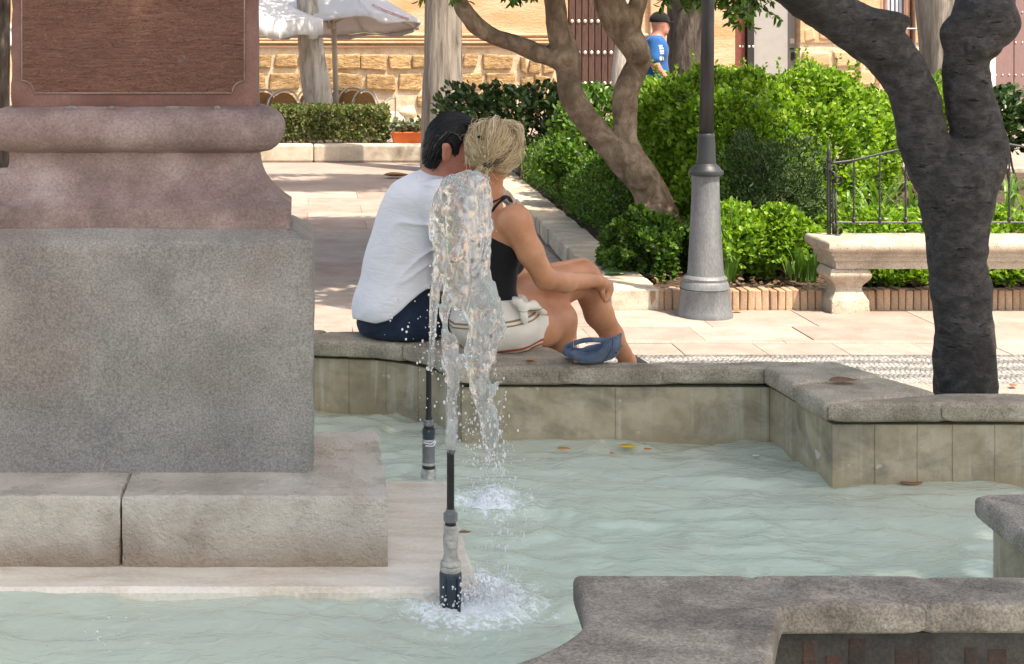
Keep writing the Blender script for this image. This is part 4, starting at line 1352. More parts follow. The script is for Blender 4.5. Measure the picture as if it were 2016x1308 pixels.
# box hedge along the walk's kerb
bl = []
for Y_ in np.arange(11.3, 16.4, .36):
    w_ = random.Random(int(Y_ * 10)).uniform(.95, 1.12)
    bl.append((np.array([side_x(Y_) + .56, Y_, .27]), np.array([.28 * w_, .34, .27 * w_])))
bush('box_hedge', bl[:7], 13000, .026, MAT['leaf_mid'], 'low dark box hedge inside the pale kerb next to the forked tree', 'hedge', 3, shell=.09, noise_amp=.07, zmin=.08, group='box hedges along the walk')
bush('box_hedge', bl[7:], 10000, .030, MAT['leaf_mid'], 'far low box hedge inside the kerb behind the blonde woman', 'hedge', 4, shell=.09, noise_amp=.06, zmin=.08, group='box hedges along the walk')
# low shrubs along the front of the bed
fl = ((1265, 490, 9.35, 72, .30, 70, 7500, 'leaf_mid', 'loose green bush at the bed corner beside the lamp post'),
      (1450, 470, 9.25, 60, .25, 55, 4200, 'leaf_bright', 'small bright bush just behind the lamp post base'),
      (1540, 478, 9.3, 78, .28, 58, 6500, 'leaf_bright', 'bright low bush between the lamp post and the stone bench'),
      (1390, 470, 9.6, 50, .25, 60, 3500, 'leaf_mid', 'low bush hidden behind the lamp post'),
      (1760, 540, 9.15, 75, .2, 40, 4200, 'leaf_bright', 'low bush showing under the stone bench seat'),
      (1985, 540, 9.15, 70, .2, 40, 3800, 'leaf_bright', 'low bush under the bench beyond the dark trunk'),
      (1720, 445, 9.6, 90, .25, 28, 4200, 'leaf_bright', 'clipped low bush behind the bench railing'),
      (1900, 445, 9.6, 120, .25, 28, 5200, 'leaf_bright', 'clipped low bush behind the railing and the dark trunk'))
for i, (px, py, Y_, rx, ry, rz, n, mt, lb) in enumerate(fl):
    bush('low_shrub', [B(px, py, Y_, rx, ry, rz), B(px - rx * .45, py + 18, Y_ - .05, rx * .6, ry * .9, rz * .75), B(px + rx * .45, py + 14, Y_ + .05, rx * .6, ry * .9, rz * .8)],
         n, .034, MAT[mt], lb, 'shrub', 20 + i, shell=.09, noise_amp=.11, noise_f=6, zmin=.085, group='low shrubs in the garden bed', stems=16, inner=.3, holes=.38 if i in (0, 2) else 0)
# the open hedge across the back, on visible stems
def tall_hedge(px0, px1, Y_, label, seed, ztop, zbot, n):
    x0, x1 = W(px0, 0, Y_)[0], W(px1, 0, Y_)[0]
    blobs = []
    x = x0
    r = random.Random(seed)
    while x < x1 + .1:
        blobs.append((np.array([x, Y_, (ztop + zbot) / 2 + r.uniform(-.03, .03)]), np.array([.30, .32, (ztop - zbot) / 2 + .05])))
        x += .28
    t = bush('leafy_hedge', blobs, n, .075, MAT['leaf_dark'], label, 'hedge', seed, shell=.2, noise_amp=.15, noise_f=3, zmin=.12, group='dark leafy hedges across the garden back', stems=0, inner=.8, holes=.36)
    mb = MB(); g = np.random.default_rng(seed)
    for i in range(int((x1 - x0) / .11)):
        x = x0 + i * .11 + g.normal(0, .03)
        mb.tube(spline([(x, Y_ + g.normal(0, .1), .05), (x + g.normal(0, .03), Y_ + g.normal(0, .1), .45), (x + g.normal(0, .07), Y_, .85)], 3), np.linspace(.013, .007, 7), 5)
    mb.build('stems', MAT['stem'], t)
tall_hedge(918, 1170, 15.9, 'dark glossy hedge on thin bare stems beside the cypress trunk', 41, .98, .50, 3400)
tall_hedge(1690, 2060, 14.6, 'dark glossy hedge on bare stems beyond the charcoal tree', 42, 1.02, .50, 4300)
bush('leafy_shrub', [B(1150, 265, 13.6, 60, .4, 60), B(1110, 320, 12.9, 45, .3, 50), B(1170, 200, 14.4, 45, .3, 26)], 2600, .06, MAT['leaf_mid'], 'loose leafy shrub behind the trunks of the forked tree', 'shrub', 44, shell=.15, noise_amp=.15, zmin=.12, holes=.35)
bush('leafy_shrub', [B(1870, 220, 13.2, 60, .4, 60), B(1740, 250, 13.0, 70, .4, 60)], 3600, .055, MAT['leaf_bright'], 'bright leafy shrub seen through the fork of the charcoal tree', 'shrub', 45, shell=.15, noise_amp=.15, zmin=.12)
# clipped hedge on the island
xs0, xs1 = W(535, 0, 20)[0], W(764, 0, 20)[0]
blk = []
gx = np.random.default_rng(9)
n = 20000
P = np.c_[gx.uniform(xs0, xs1, n), gx.uniform(19.72, 20.6, n), gx.uniform(.22, .66, n)]
dist = np.minimum.reduce([P[:, 0] - xs0, xs1 - P[:, 0], P[:, 1] - 19.72, 20.6 - P[:, 1], .66 - P[:, 2] + .03])
keep = (dist + .05 * fbm(P[:, 0] * 6, P[:, 1] * 6, P[:, 2] * 6, 3, 8) < .09) & (dist + .04 * fbm(P[:, 0] * 9, P[:, 1] * 9, P[:, 2] * 9, 2, 18) > -.01)
P = P[keep]
t = thing('clipped_hedge', ((xs0 + xs1) / 2, 20.1, .2), 'neatly clipped square hedge on the pale island before the cafe chairs', 'hedge')
obj('foliage', leaf_mesh('foliage', P, gx.normal(0, .6, P.shape) + [0, -.35, .45], gx.uniform(.035, .065, len(P)), LEAF_OVAL, None, 9), MAT['leaf_hedge'], t)
mb = MB()
for i in range(40):
    x, yv = gx.uniform(xs0, xs1), gx.uniform(19.8, 20.5)
    mb.tube([(x, yv, .19), (x + gx.normal(0, .05), yv, .55)], .01, 5)
mb.build('stems', MAT['stem'], t)
bush('round_shrub', [B(-25, 320, 19.6, 34, .4, 42)], 1500, .05, MAT['leaf_bright'], 'small bright bush just visible past the edge of the red pedestal', 'shrub', 47, zmin=.2)

# strap-leaved clumps
def strap_clump(px, Y_, n, L, label, seed, z=.10, group='strap leaved clumps in the bed'):
    g = np.random.default_rng(seed)
    x = W(px, 0, Y_)[0]
    t = thing('strap_leaf_plant', (x, Y_, z), label, 'plant', group)
    for i in range(n):
        a = g.uniform(0, 2 * math.pi); l = L * g.uniform(.65, 1.15); out_ = g.uniform(.25, .8) * l
        b = np.array([x + g.normal(0, .03), Y_ + g.normal(0, .03), z])
        m_ = 8
        V = []
        side = np.array([-math.sin(a), math.cos(a), 0])
        for k_ in range(m_ + 1):
            f = k_ / m_
            p = b + np.array([math.cos(a), math.sin(a), 0]) * out_ * f ** 1.5 + [0, 0, l * (math.sin(f * 2.0) * .95 - .25 * f ** 3 * (out_ / l))]
            w = .014 * (1 - f ** 2.2) * (.6 + .4 * min(1, f * 4)) + .0008
            V += [p - side * w, p + [0, 0, -.004], p + side * w]
        Q = []
        for k_ in range(m_):
            c_ = k_ * 3
            Q += [[c_, c_ + 1, c_ + 4, c_ + 3], [c_ + 1, c_ + 2, c_ + 5, c_ + 4]]
        me = make_mesh('leaf', np.array(V), np.array(Q))
        fattr(me, 'rnd', np.full(len(Q), g.random()))
        obj('leaf', me, MAT['leaf_strap'], t)
    return t
for i, (px, Y_, n, L, lb) in enumerate(((1665, 10.3, 16, .42, 'strap leaved clump just behind the railing post'), (1735, 10.2, 18, .50, 'tall strap leaved clump rising behind the second baluster'), (1795, 10.4, 16, .45, 'strap leaved clump against the charcoal trunk'),
        (1975, 10.3, 18, .50, 'tall strap leaved clump beyond the charcoal trunk'), (2025, 10.1, 16, .42, 'strap leaved clump at the far end of the railing'), (1925, 10.5, 12, .4, 'strap leaved clump half hidden by the charcoal trunk'),
        (1590, 8.95, 12, .22, 'small strap leaved clump beside the bench end'), (1437, 8.95, 9, .24, 'small strap leaved clump beside the lamp post base'), (1560, 9.0, 9, .2, 'tiny strap leaved clump among dry leaves'))):
    strap_clump(px, Y_, n, L, lb, 70 + i)

# ------------------------------------------------------------------ trees: trunks grown as one body, crowns above the frame
def crown(parent, centre, radii, n, size, mat, seed, hole=.30, f=1.1, template=LEAF_LONG, zmin=None):
    g = np.random.default_rng(seed)
    out = []; got = 0
    while got < n:
        P = g.normal(size=(n * 3, 3)); P /= np.linalg.norm(P, axis=1)[:, None]
        P = P * (g.random(len(P)) ** .45)[:, None] * radii + centre
        m_ = fbm(P[:, 0] * f, P[:, 1] * f, P[:, 2] * f, 3, seed) > hole - .5
        if zmin is not None: m_ &= P[:, 2] > zmin
        P = P[m_]; out.append(P); got += len(P)
    P = np.concatenate(out)[:n]
    d = g.normal(0, .8, P.shape) + [0, 0, -.3]
    o = obj('crown', leaf_mesh('crown', P, d, g.uniform(.75, 1.3, n) * size, template, None, seed), mat, parent)
    return o

def limbs(parent, mat, sets, name='limb'):
    for pts, rad in sets:
        p = spline(np.c_[np.array(pts), np.array(rad)], 6)
        o = MB().tube(p[:, :3], p[:, 3], 14).build(name, mat, parent, smooth=True)

def pixpath(rows, Y=None):
    """rows of (px, py, r_px[, Y])"""
    out = []
    for r in rows:
        y = r[3] if len(r) > 3 else Y
        out.append(np.r_[W(r[0], r[1], y), R(r[2], y)])
    return np.array(out)

def trunk_body(name, paths, res, mat, parent, k=.03, knobs=(), bumps=(.008, 9, .004, 30), stretch=.5, seed=0, m=.06):
    P = [spline(p, 5) for p in paths]
    allp = np.concatenate(P)
    lo = (allp[:, :3] - allp[:, 3:] - .07).min(0); hi = (allp[:, :3] + allp[:, 3:] + .07).max(0)
    f = Field(lo, hi, res)
    for p in P: f.chain(p[:, :3], p[:, 3], k, m=m)
    for c, r, kk in knobs: f.ell(c, r, kk)
    a1, f1, a2, f2 = bumps
    f.near(lambda x, y, z: a1 * fbm(x * f1, y * f1, z * f1 * stretch, 3, seed) + a2 * fbm(x * f2, y * f2, z * f2 * stretch, 3, seed + 3), .08)
    return obj(name, f.mesh(name), mat, parent)

# the charcoal tree at the basin's edge
YT = 4.98
tree = thing('charcoal_tree', (W(1902, 0, YT)[0], YT, 0), 'dark charcoal tree forking into two thick limbs beside the basin coping', 'tree')
main = pixpath([(1905, 1010, 66), (1903, 900, 59), (1902, 770, 56.5), (1895, 604, 53.5), (1884, 483, 53), (1884, 420, 59), (1885, 385, 66), (1882, 340, 74)], YT)
left = pixpath([(1852, 345, 52), (1824, 295, 44), (1811, 240, 43), (1796, 181, 44), (1765, 125, 46), (1715, 75, 46, 4.97), (1650, 32, 45, 4.95), (1570, -20, 42, 4.9), (1470, -100, 38, 4.85), (1350, -220, 33, 4.7)], YT)
right = pixpath([(1914, 345, 54), (1929, 295, 46), (1921, 241, 47), (1906, 181, 43), (1901, 121, 40), (1915, 75, 47), (1936, 30, 51, 5.0), (1942, -40, 47, 5.05), (1960, -160, 42, 5.1), (1990, -300, 34, 5.2)], YT)
trunk_body('trunk', [main, left, right], .0085, MAT['bark_dark'], tree, .016,
           knobs=[(W(1955, 48, 4.95), (R(46, YT),) * 3, .03), (W(1886, 70, 4.96), (R(34, YT), R(30, YT), R(40, YT)), .03), (W(1932, 95, 4.92), (R(42, YT), R(30, YT), R(24, YT)), .02), (W(1740, 40, 4.93), (R(50, YT), R(28, YT), R(20, YT)), .03)],
           bumps=(.010, 8, .0045, 34), stretch=1.6, seed=5)
crown(tree, np.array([2.0, 4.0, 4.2]), np.array([1.6, 1.7, 1.1]), 5200, .10, MAT['leaf_crown'], 61, .42)
limbs(tree, MAT['bark_dark'], [([left[-1][:3], left[-1][:3] + [-.3, -.3, .7], left[-1][:3] + [-.2, -.8, 1.6]], [R(33, 4.7), .045, .02]),
                               ([right[-1][:3], right[-1][:3] + [.1, -.2, .8], right[-1][:3] + [-.1, -.6, 1.7]], [R(34, 5.2), .045, .02])])

# the knotted forked tree in the bed
YF = 10.6
tw = thing('forked_tree', (W(1305, 0, YF)[0], YF, .08), 'knotted brown tree with twisted forked trunks rising from the garden bed', 'tree')
b0 = pixpath([(1326, 515, 38), (1306, 432, 33), (1287, 397, 34), (1274, 367, 31), (1253, 336, 33), (1226, 306, 33)], YF)
ls = pixpath([(1222, 305, 28), (1188, 275, 24), (1165, 245, 24), (1139, 214, 23), (1124, 183, 22), (1120, 150, 21), (1116, 115, 24), (1106, 80, 23), (1098, 46, 21), (1091, -5, 20), (1080, -60, 18), (1090, -160, 15)], YF)
lb = pixpath([(1116, 118, 22), (1085, 112, 18), (1050, 102, 18), (1015, 86, 17), (975, 74, 16), (940, 52, 15), (915, 22, 14), (898, -8, 12), (868, -70, 10), (820, -140, 8)], YF)
rs = pixpath([(1242, 308, 27), (1233, 275, 22), (1230, 245, 21.5), (1230, 214, 23), (1232, 183, 23), (1244, 150, 23), (1258, 120, 21), (1247, 92, 26), (1226, 58, 29), (1206, 20, 30), (1190, -30, 26), (1160, -110, 20)], YF)
rr = pixpath([(1232, 62, 26), (1250, 25, 18), (1262, -15, 16), (1290, -80, 14), (1340, -170, 10)], YF)
trunk_body('trunk', [b0, ls, lb, rs, rr], .0125, MAT['bark_brown'], tw, .014,
           knobs=[(W(1110, 112, 10.56), (R(30, YF), R(24, YF), R(24, YF)), .03), (W(1258, 112, 10.53), (R(22, YF), R(20, YF), R(17, YF)), .02), (W(1296, 418, 10.5), (R(33, YF), R(26, YF), R(20, YF)), .03), (W(1262, 348, 10.52), (R(20, YF), R(20, YF), R(26, YF)), .03)],
           bumps=(.013, 7, .007, 20), stretch=.7, seed=8)
crown(tw, np.array([1.65, 9.45, 3.6]), np.array([2.5, 2.2, 1.1]), 62000, .125, MAT['leaf_mid'], 62, .40, f=1.7)
def sprig(parent, px, py, Y_, L, seed, mat=None, spread=.5):
    g = np.random.default_rng(seed)
    base = W(px, py, Y_) + [0, 0, L * 1.1]
    pts = spline([base, base + np.r_[g.normal(0, .05, 2), -L * .5], base + np.r_[g.normal(0, .10, 2), -L]], 5)
    P = []; D = []
    for i in range(3, len(pts)):
        for k_ in range(5):
            P.append(pts[i]); dd = g.normal(0, spread, 3) + [0, 0, -.35]; D.append(dd)
    mb = MB().tube(pts, np.linspace(.006, .002, len(pts)), 5)
    v, q = leaf_arrays(np.array(P), np.array(D), g.uniform(.05, .085, len(P)), LEAF_LONG, None, seed)
    return v, q, mb
V = []; Q = []; n0 = 0; tmb = MB(); cnt = 0
for i, (px, py) in enumerate(((835, 8), (858, 4), (880, 14), (905, 10), (1010, -4), (1040, 6), (1062, 0), (1075, 10), (1290, 2), (1322, 14), (1345, 22), (1365, 18), (1330, -5), (1425, 26), (1450, 40), (1470, 30), (1462, 62), (1440, 5), (1488, 10), (1412, 0), (1310, 22), (1478, 52), (1380, 0), (930, -8), (960, -14))):
    for rep in range(2):
        v, q, mb = sprig(tw, px + rep * 7, py - rep * 6, 11.0 - .25 * (i % 3), .28, 500 + i * 3 + rep)
        V.append(v); Q.append(q + n0); n0 += len(v)
        tmb.add(mb.v[0], mb.q[0], mb.t[0])
me = make_mesh('hanging_leaves', np.concatenate(V), np.concatenate(Q), False)
fattr(me, 'rnd', np.repeat(np.random.default_rng(3).random(len(me.polygons) // 2), 2)[:len(me.polygons)])
obj('hanging_leaves', me, MAT['leaf_mid'], tw); tmb.build('twigs', MAT['stem'], tw)

# straight trunks of the far trees
def far_tree(name, rows, Y_, mat, label, seed, cr=None, group=None, res=14, k_amp=.02, cseed=0):
    p = pixpath(rows, Y_)
    t = thing(name, (p[0][0], Y_, 0), label, 'tree', group)
    s = spline(p, 8)
    mb = MB().tube(s[:, :3], s[:, 3], 40)
    me = mb.mesh('trunk', True)
    co = np.array([v.co[:] for v in me.vertices])
    ax = np.interp(co[:, 2], s[:, 2], s[:, 0]); 
    r0 = np.c_[co[:, 0] - ax, co[:, 1] - Y_]
    ang = np.arctan2(r0[:, 1], r0[:, 0])
    d = k_amp * (fbm(np.cos(ang) * 3.2, np.sin(ang) * 3.2, co[:, 2] * .8, 3, seed) + .6 * fbm(np.cos(ang) * 9, np.sin(ang) * 9, co[:, 2] * 1.6, 2, seed + 1))
    co[:, :2] += r0 / (np.linalg.norm(r0, axis=1)[:, None] + 1e-6) * d[:, None]
    me.vertices.foreach_set('co', co.astype(np.float32).ravel())
    obj('trunk', me, mat, t)
    if cr is not None:
        crown(t, np.array(cr[0]), np.array(cr[1]), cr[2], .16, MAT['leaf_crown'], seed + 7, .45)
    return t
far_tree('cypress_tree', [(873, 348, 45), (871, 330, 42), (870, 250, 40), (871, 150, 38), (872, 60, 36), (873, -60, 34), (874, -220, 30), (876, -420, 22)], 18.0, MAT['bark_grey'],
         'thick fissured grey trunk directly behind the seated man', 3, ([1.9, 14.4, 5.0], [2.6, 1.1, .9], 8000), k_amp=.03)
far_tree('pale_trunk_tree', [(637, 262, 29), (631, 215, 27), (618, 140, 25), (609, 60, 22), (604, 0, 20), (596, -100, 18), (590, -260, 14)], 21.2, MAT['bark_pale'],
         'pale leaning trunk with peeling bark between the two parasols', 11, ([1.9, 20.2, 5.3], [2.2, 1.7, 1.0], 7000), k_amp=.035)
far_tree('dark_trunk_tree', [(1352, 250, 38), (1352, 160, 36), (1350, 60, 34), (1346, -40, 32), (1340, -260, 26)], 17.2, MAT['bark_shade'],
         'dark rough trunk beside the man in the blue shirt', 21, ([4.6, 17.0, 5.0], [1.7, 1.6, 1.2], 3000), k_amp=.03)
far_tree('grey_trunk_tree', [(1852, 260, 36), (1850, 170, 34), (1846, 60, 37), (1842, -40, 38), (1838, -240, 30)], 16.4, MAT['bark_grey'],
         'smooth grey green trunk seen between the limbs of the charcoal tree', 31, ([7.4, 16.4, 5.0], [1.6, 1.6, 1.2], 2600), k_amp=.015)
far_tree('slim_pale_tree', [(1215, 240, 15), (1218, 160, 14), (1224, 80, 13), (1230, -20, 12), (1236, -200, 9)], 20.5, MAT['bark_pale'],
         'slim pale trunk in front of the studded door', 41, None, k_amp=.012)
far_tree('dark_slim_tree', [(0, 345, 19), (2, 210, 17), (4, 80, 16), (6, -40, 15), (8, -200, 12)], 18.6, MAT['bark_shade'],
         'dark trunk at the very edge behind the red pedestal', 51, None, k_amp=.02)

# the big tree behind the photographer whose crown shades the fountain
sh = thing('shade_tree', (4.6, .3, 0), 'broad leafy tree standing behind the photographer and shading the fountain', 'tree')
limbs(sh, MAT['bark_brown'], [([(4.6, .3, 0), (4.5, .4, 1.5), (4.2, .6, 3.2), (3.6, 1.0, 4.8), (2.8, 1.6, 6.0)], [.22, .18, .16, .11, .05])], 'trunk')
limbs(sh, MAT['bark_brown'], [([(4.2, .6, 3.2), (3.6, 1.9, 4.6), (3.0, 3.0, 5.8)], [.12, .08, .04]), ([(4.3, .5, 2.8), (3.2, .2, 4.6), (2.0, .4, 5.8)], [.12, .08, .04])])
crown(sh, np.array([2.55, 1.75, 6.0]), np.array([3.3, 2.75, .95]), 15000, .17, MAT['leaf_crown'], 63, .22, f=.8, template=LEAF_OVAL)

# two added, unseen trees; their crowns block sky to darken the walk
for i, (x_, y_, cx_, cy_, lb_) in enumerate(((-3.6, 9.2, -2.3, 10.6, 'added leafy tree blocking sky over the walk, hidden behind the red pedestal'), (-4.6, 15.5, -3.4, 15.0, 'added tall leafy tree blocking sky farther along the walk behind the red pedestal'))):
    t = thing('sky_block_tree', (x_, y_, 0), lb_, 'tree', 'added trees blocking sky over the walk')
    limbs(t, MAT['bark_grey'], [([(x_, y_, 0), (x_ + .05, y_, 1.6), (x_ + .2, y_ + .1, 3.4), (x_ + .6, y_ + .3, 5.2)], [.20, .17, .14, .07])], 'trunk')
    limbs(t, MAT['bark_grey'], [([(x_ + .2, y_ + .1, 3.2), ((x_ + cx_) / 2, (y_ + cy_) / 2, 4.6), (cx_ + .8, cy_ + .5, 5.6)], [.11, .08, .03])])
    crown(t, np.array([cx_, cy_, 5.6]), np.array([2.9, 2.9, 1.1]), 13000, .17, MAT['leaf_crown'], 163 + i, .16, f=.9, template=LEAF_OVAL)
# ------------------------------------------------------------------ lamp post
YL = 8.38
lamp = thing('street_lamp', (W(1388, 0, YL)[0], YL, 0), 'dark cast iron lamp post with stepped flared base on the paving', 'street lamp')
def lp(rows):
    return [(R(hw, YL), (CAM_H - (py - PY0) * YL / F)) for py, hw in rows]
cx = float(W(1388, 0, YL)[0])
def lathe_part(name, rows, n=32, lean=0.0, mat='lamp_grey'):
    MB().lathe(lp(rows), n, (cx + lean, YL, 0)).build(name, MAT[mat], lamp, smooth=True).modifiers.new('e', 'EDGE_SPLIT').split_angle = math.radians(38)
lathe_part('base_drum', [(624, 53.5), (617, 54), (613, 52), (600, 51), (572, 48), (569, 49)])
lathe_part('base_ring', [(569, 46), (566, 47.5), (563, 46.5), (556, 45), (552, 42), (547, 43), (543, 40), (541, 37)])
lathe_part('lower_shaft', [(541, 35.5), (530, 34.5), (480, 31.5), (420, 28.5), (380, 27), (346, 26.5)], lean=R(1, YL))
lathe_part('collar', [(346, 27), (344, 33), (340, 34), (336, 33), (333, 29), (328, 26), (324, 21), (322, 19)], lean=R(2, YL), mat='lamp_black')
lathe_part('middle_shaft', [(322, 18.8), (300, 17.6), (270, 16.2), (266, 16.6), (263, 15)], lean=R(2.4, YL), mat='lamp_black')
MB().tube([(cx + R(2.6, YL), YL, CAM_H - (264 - PY0) * YL / F), (cx + R(6, YL), YL, CAM_H - (-20 - PY0) * YL / F), (cx + R(10, YL), YL, 3.6)], [R(14, YL), R(12.2, YL), R(10, YL)], 24).build('upper_shaft', MAT['lamp_black'], lamp, smooth=True)
MB().lathe([(.04, 3.6), (.12, 3.66), (.20, 3.72), (.17, 4.15), (.22, 4.2), (.06, 4.4), (.03, 4.5)], 6, (cx + R(10, YL), YL, 0)).build('lantern', MAT['lamp_black'], lamp)

# ------------------------------------------------------------------ stone bench with iron back rail
YB = 8.40
xl = float(W(1640, 0, YB)[0]); xr = xl + 2.35
bench = thing('stone_bench', ((xl + xr) / 2, YB + .2, 0), 'pale carved stone bench with vase shaped legs and an iron back rail', 'bench')
def bz(py): return CAM_H - (py - PY0) * YB / F
def seat_loft(name, prof, res=.03, seed=0, y0=YB, y1=YB + .36, x0=xl, x1=xr):
    return rect_loft(name, MAT['bench'], prof, bench, res, .002, seed, x0, x1, y0, y1, back=1, chip=.008)
zt_, zb_ = bz(476), bz(497)
nose = [(zb_ + (zt_ - zb_) * (1 - math.cos(a)) / 2, .018 + .016 * math.sin(a)) for a in np.linspace(0, math.pi, 9)]
seat_loft('seat', [(zb_, .0)] + nose + [(zt_ + .001, .0)], seed=3)
seat_loft('apron', prof_dense([(bz(531), -.022), (bz(517), -.022), (bz(515), -.008), (bz(507), -.008), (bz(505), .006), (zb_ + .001, .006)], .015), seed=4)
def vase_leg(x0, x1, seed):
    mid = (x0 + x1) / 2; hw = (x1 - x0) / 2
    P = [(623, 0), (594, 0), (590, -3), (580, -9), (570, -11), (562, -7), (552, 1), (544, 4), (538, 2), (531.5, -1)]
    pts = spline([(bz(a), R(b, YB)) for a, b in P[1:]], 4)
    prof = [(0.0, 0.0), (bz(594), 0.0)] + [tuple(p) for p in pts[1:]]
    return rect_loft('leg', MAT['bench'], prof, bench, .02, .002, seed, x0, x1, YB + .03, YB + .24, back=1, chip=.006)
vase_leg(float(W(1641, 0, YB)[0]), float(W(1717, 0, YB)[0]), 6)
vase_leg(xr - .32, xr - .10, 7)
# back rail: end standards with scrolls, curved top rail, twisted balusters, bottom rail
YR = YB + .30
def rp(px, py, dy=0.0): return W(px, py, YR + dy)
def rz_(py): return float(W(0, py, YR)[2])
zseat = zt_ - .004
for (px, nm) in ((1632, 0), (2240, 1)):
    x = float(rp(px, 0)[0])
    MB().box((x - .010, YR - .010, zseat), (x + .010, YR + .010, rz_(322))).build('post', MAT['iron'], bench, bev=.002)
    MB().lathe([(.011, rz_(322)), (.018, rz_(314)), (.011, rz_(310)), (.015, rz_(304)), (.002, rz_(284))], 8, (x, YR, 0)).build('finial', MAT['iron'], bench, smooth=True)
    for dx, top in ((.016, 352), (.032, 372)):
        MB().tube([(x + dx, YR - .02, zseat + .01), (x + dx, YR - .02, rz_(top))], .006, 6).build('rod', MAT['iron'], bench, smooth=True)
    for py, r_ in ((352, .024), (452, .024)):
        a = np.linspace(-2.2, 3.6, 22)
        rr_ = np.linspace(r_, r_ * .35, 22)
        sc = np.c_[x + .040 + rr_ * np.cos(a), np.full(22, YR - .03), rz_(py) + rr_ * np.sin(a)]
        mb = MB()
        V = np.concatenate([sc + [0, -.018, 0], sc + [0, .018, 0]])
        Q = [[i, i + 1, 22 + i + 1, 22 + i] for i in range(21)]
        o = obj('scroll', make_mesh('scroll', V, np.array(Q)), MAT['iron'], bench); o.modifiers.new('t', 'SOLIDIFY').thickness = .005
        MB().tube([(x, YR - .01, rz_(py - 16)), (x + .02, YR - .03, rz_(py - 13)), tuple(sc[0])], .007, 6).build('bracket', MAT['iron'], bench, smooth=True)
top = spline([rp(1634, 322), rp(1680, 316), rp(1730, 304), rp(1785, 292), rp(1860, 281), rp(1936, 278), rp(2012, 289), rp(2090, 303), rp(2190, 318), rp(2240, 322)], 6)
MB().tube(top, .006, 8, flat=1.3).build('top_rail', MAT['iron'], bench, smooth=True)
MB().tube([rp(1634, 438), rp(2240, 438)], .006, 6).build('bottom_rail', MAT['iron'], bench)
for i, px in enumerate((1681, 1732, 1783, 1834, 1885, 1936, 1987, 2038, 2089, 2140, 2190)):
    x = float(rp(px, 0)[0]); z0 = rz_(438); z1 = float(np.interp(x, top[:, 0], top[:, 2]))
    mb = MB()
    n = 26
    V = []
    for k_ in range(n + 1):
        f = k_ / n
        tw_ = 10.0 * np.clip((f - .22) / .5, 0, 1)
        for c_ in range(4):
            a = tw_ + c_ * math.pi / 2
            V.append((x + .0068 * math.cos(a), YR + .0068 * math.sin(a), z0 + (z1 - z0) * f))
    Q = [[k_ * 4 + c_, k_ * 4 + (c_ + 1) % 4, k_ * 4 + 4 + (c_ + 1) % 4, k_ * 4 + 4 + c_] for k_ in range(n) for c_ in range(4)]
    mb.add(V, Q); mb.build('baluster', MAT['iron'], bench)
    MB().lathe([(.009, -.012), (.013, 0), (.009, .012)], 8, (x, YR, z0 + .016)).build('foot_knob', MAT['iron'], bench, smooth=True)

# ------------------------------------------------------------------ loose leaves and small things
def lone_leaf(name, p, size, ang, mat, label, cat='leaf', group='fallen leaves', tilt=.12, curl=.2):
    n = 7
    V = []
    for i in range(n + 1):
        f = i / n
        w = .36 * math.sin(math.pi * min(1, f * 1.0)) ** .8 * (1 - .25 * f)
        zc = curl * .35 * (f - .5) ** 2
        V += [(f - .5, -w, zc + curl * w * .5), (f - .5, 0, zc), (f - .5, w, zc + curl * w * .6)]
    V = np.array(V) * size
    ca, sa = math.cos(ang), math.sin(ang)
    V = np.c_[V[:, 0] * ca - V[:, 1] * sa, V[:, 0] * sa + V[:, 1] * ca, V[:, 2] + .002]
    Q = []
    for i in range(n):
        c_ = i * 3
        Q += [[c_, c_ + 1, c_ + 4, c_ + 3], [c_ + 1, c_ + 2, c_ + 5, c_ + 4]]
    me = make_mesh(name, V, np.array(Q)); me.materials.append(mat)
    o = link(bpy.data.objects.new(name, me)); o.location = p
    o.modifiers.new('t', 'SOLIDIFY').thickness = .0012
    return tag(o, label, cat, group)
def on(px, py, z): 
    Y_ = depth_at(py, z); return Vector(W(px, py, Y_))
lone_leaf('yellow_leaf', on(1236, 880, WATER_Z + .006), .062, .1, MAT['leaf_yellow'], 'large yellow leaf floating against the far basin wall')
lone_leaf('orange_leaf', on(1275, 886, WATER_Z + .006), .03, .3, MAT['leaf_orange'], 'small orange leaf floating beside the yellow leaf')
lone_leaf('orange_leaf', on(1205, 894, WATER_Z + .006), .024, 1.0, MAT['leaf_orange'], 'small orange leaf floating in front of the yellow leaf')
lone_leaf('brown_leaf', on(1110, 885, WATER_Z + .006), .045, .0, MAT['leaf_orange'], 'thin amber leaf drifting along the far wall')
lone_leaf('brown_leaf', on(1660, 753, .423), .095, .1, MAT['leaf_brown'], 'long dry brown leaf lying on the stepped coping', curl=.5)
lone_leaf('brown_leaf', on(1795, 953, WATER_Z + .008), .075, .2, MAT['leaf_brown'], 'brown and yellow leaf floating by the panelled wall')
lone_leaf('brown_leaf', on(915, 1050, .184), .035, .1, MAT['leaf_brown'], 'small brown leaf on the wet slab beside the nozzle')
lone_leaf('orange_leaf', on(1452, 614, .004), .06, .2, MAT['leaf_orange'], 'orange dry leaf on the paving beside the lamp post', curl=.6)
lone_leaf('brown_leaf', on(1995, 762, .004), .05, .7, MAT['leaf_brown'], 'dark dry leaf on the grey paving beyond the charcoal trunk', curl=.8)
lone_leaf('orange_leaf', on(1046, 712, .423), .040, .2, MAT['leaf_orange'], 'curled tan leaf on the coping beside the denim cap', curl=.9)
lone_leaf('brown_leaf', on(780, 348, .004), .30, .1, MAT['leaf_brown'], 'large dry brown leaf on the walk behind the white shirt', curl=.7)
lone_leaf('green_leaf', on(1212, 540, .12), .16, .4, MAT['leaf_dark_plain'] if 'leaf_dark_plain' in MAT else plain('green_leaf', (.09, .20, .07), .5), 'broad green leaf on the kerb corner beside the knee', curl=.5)
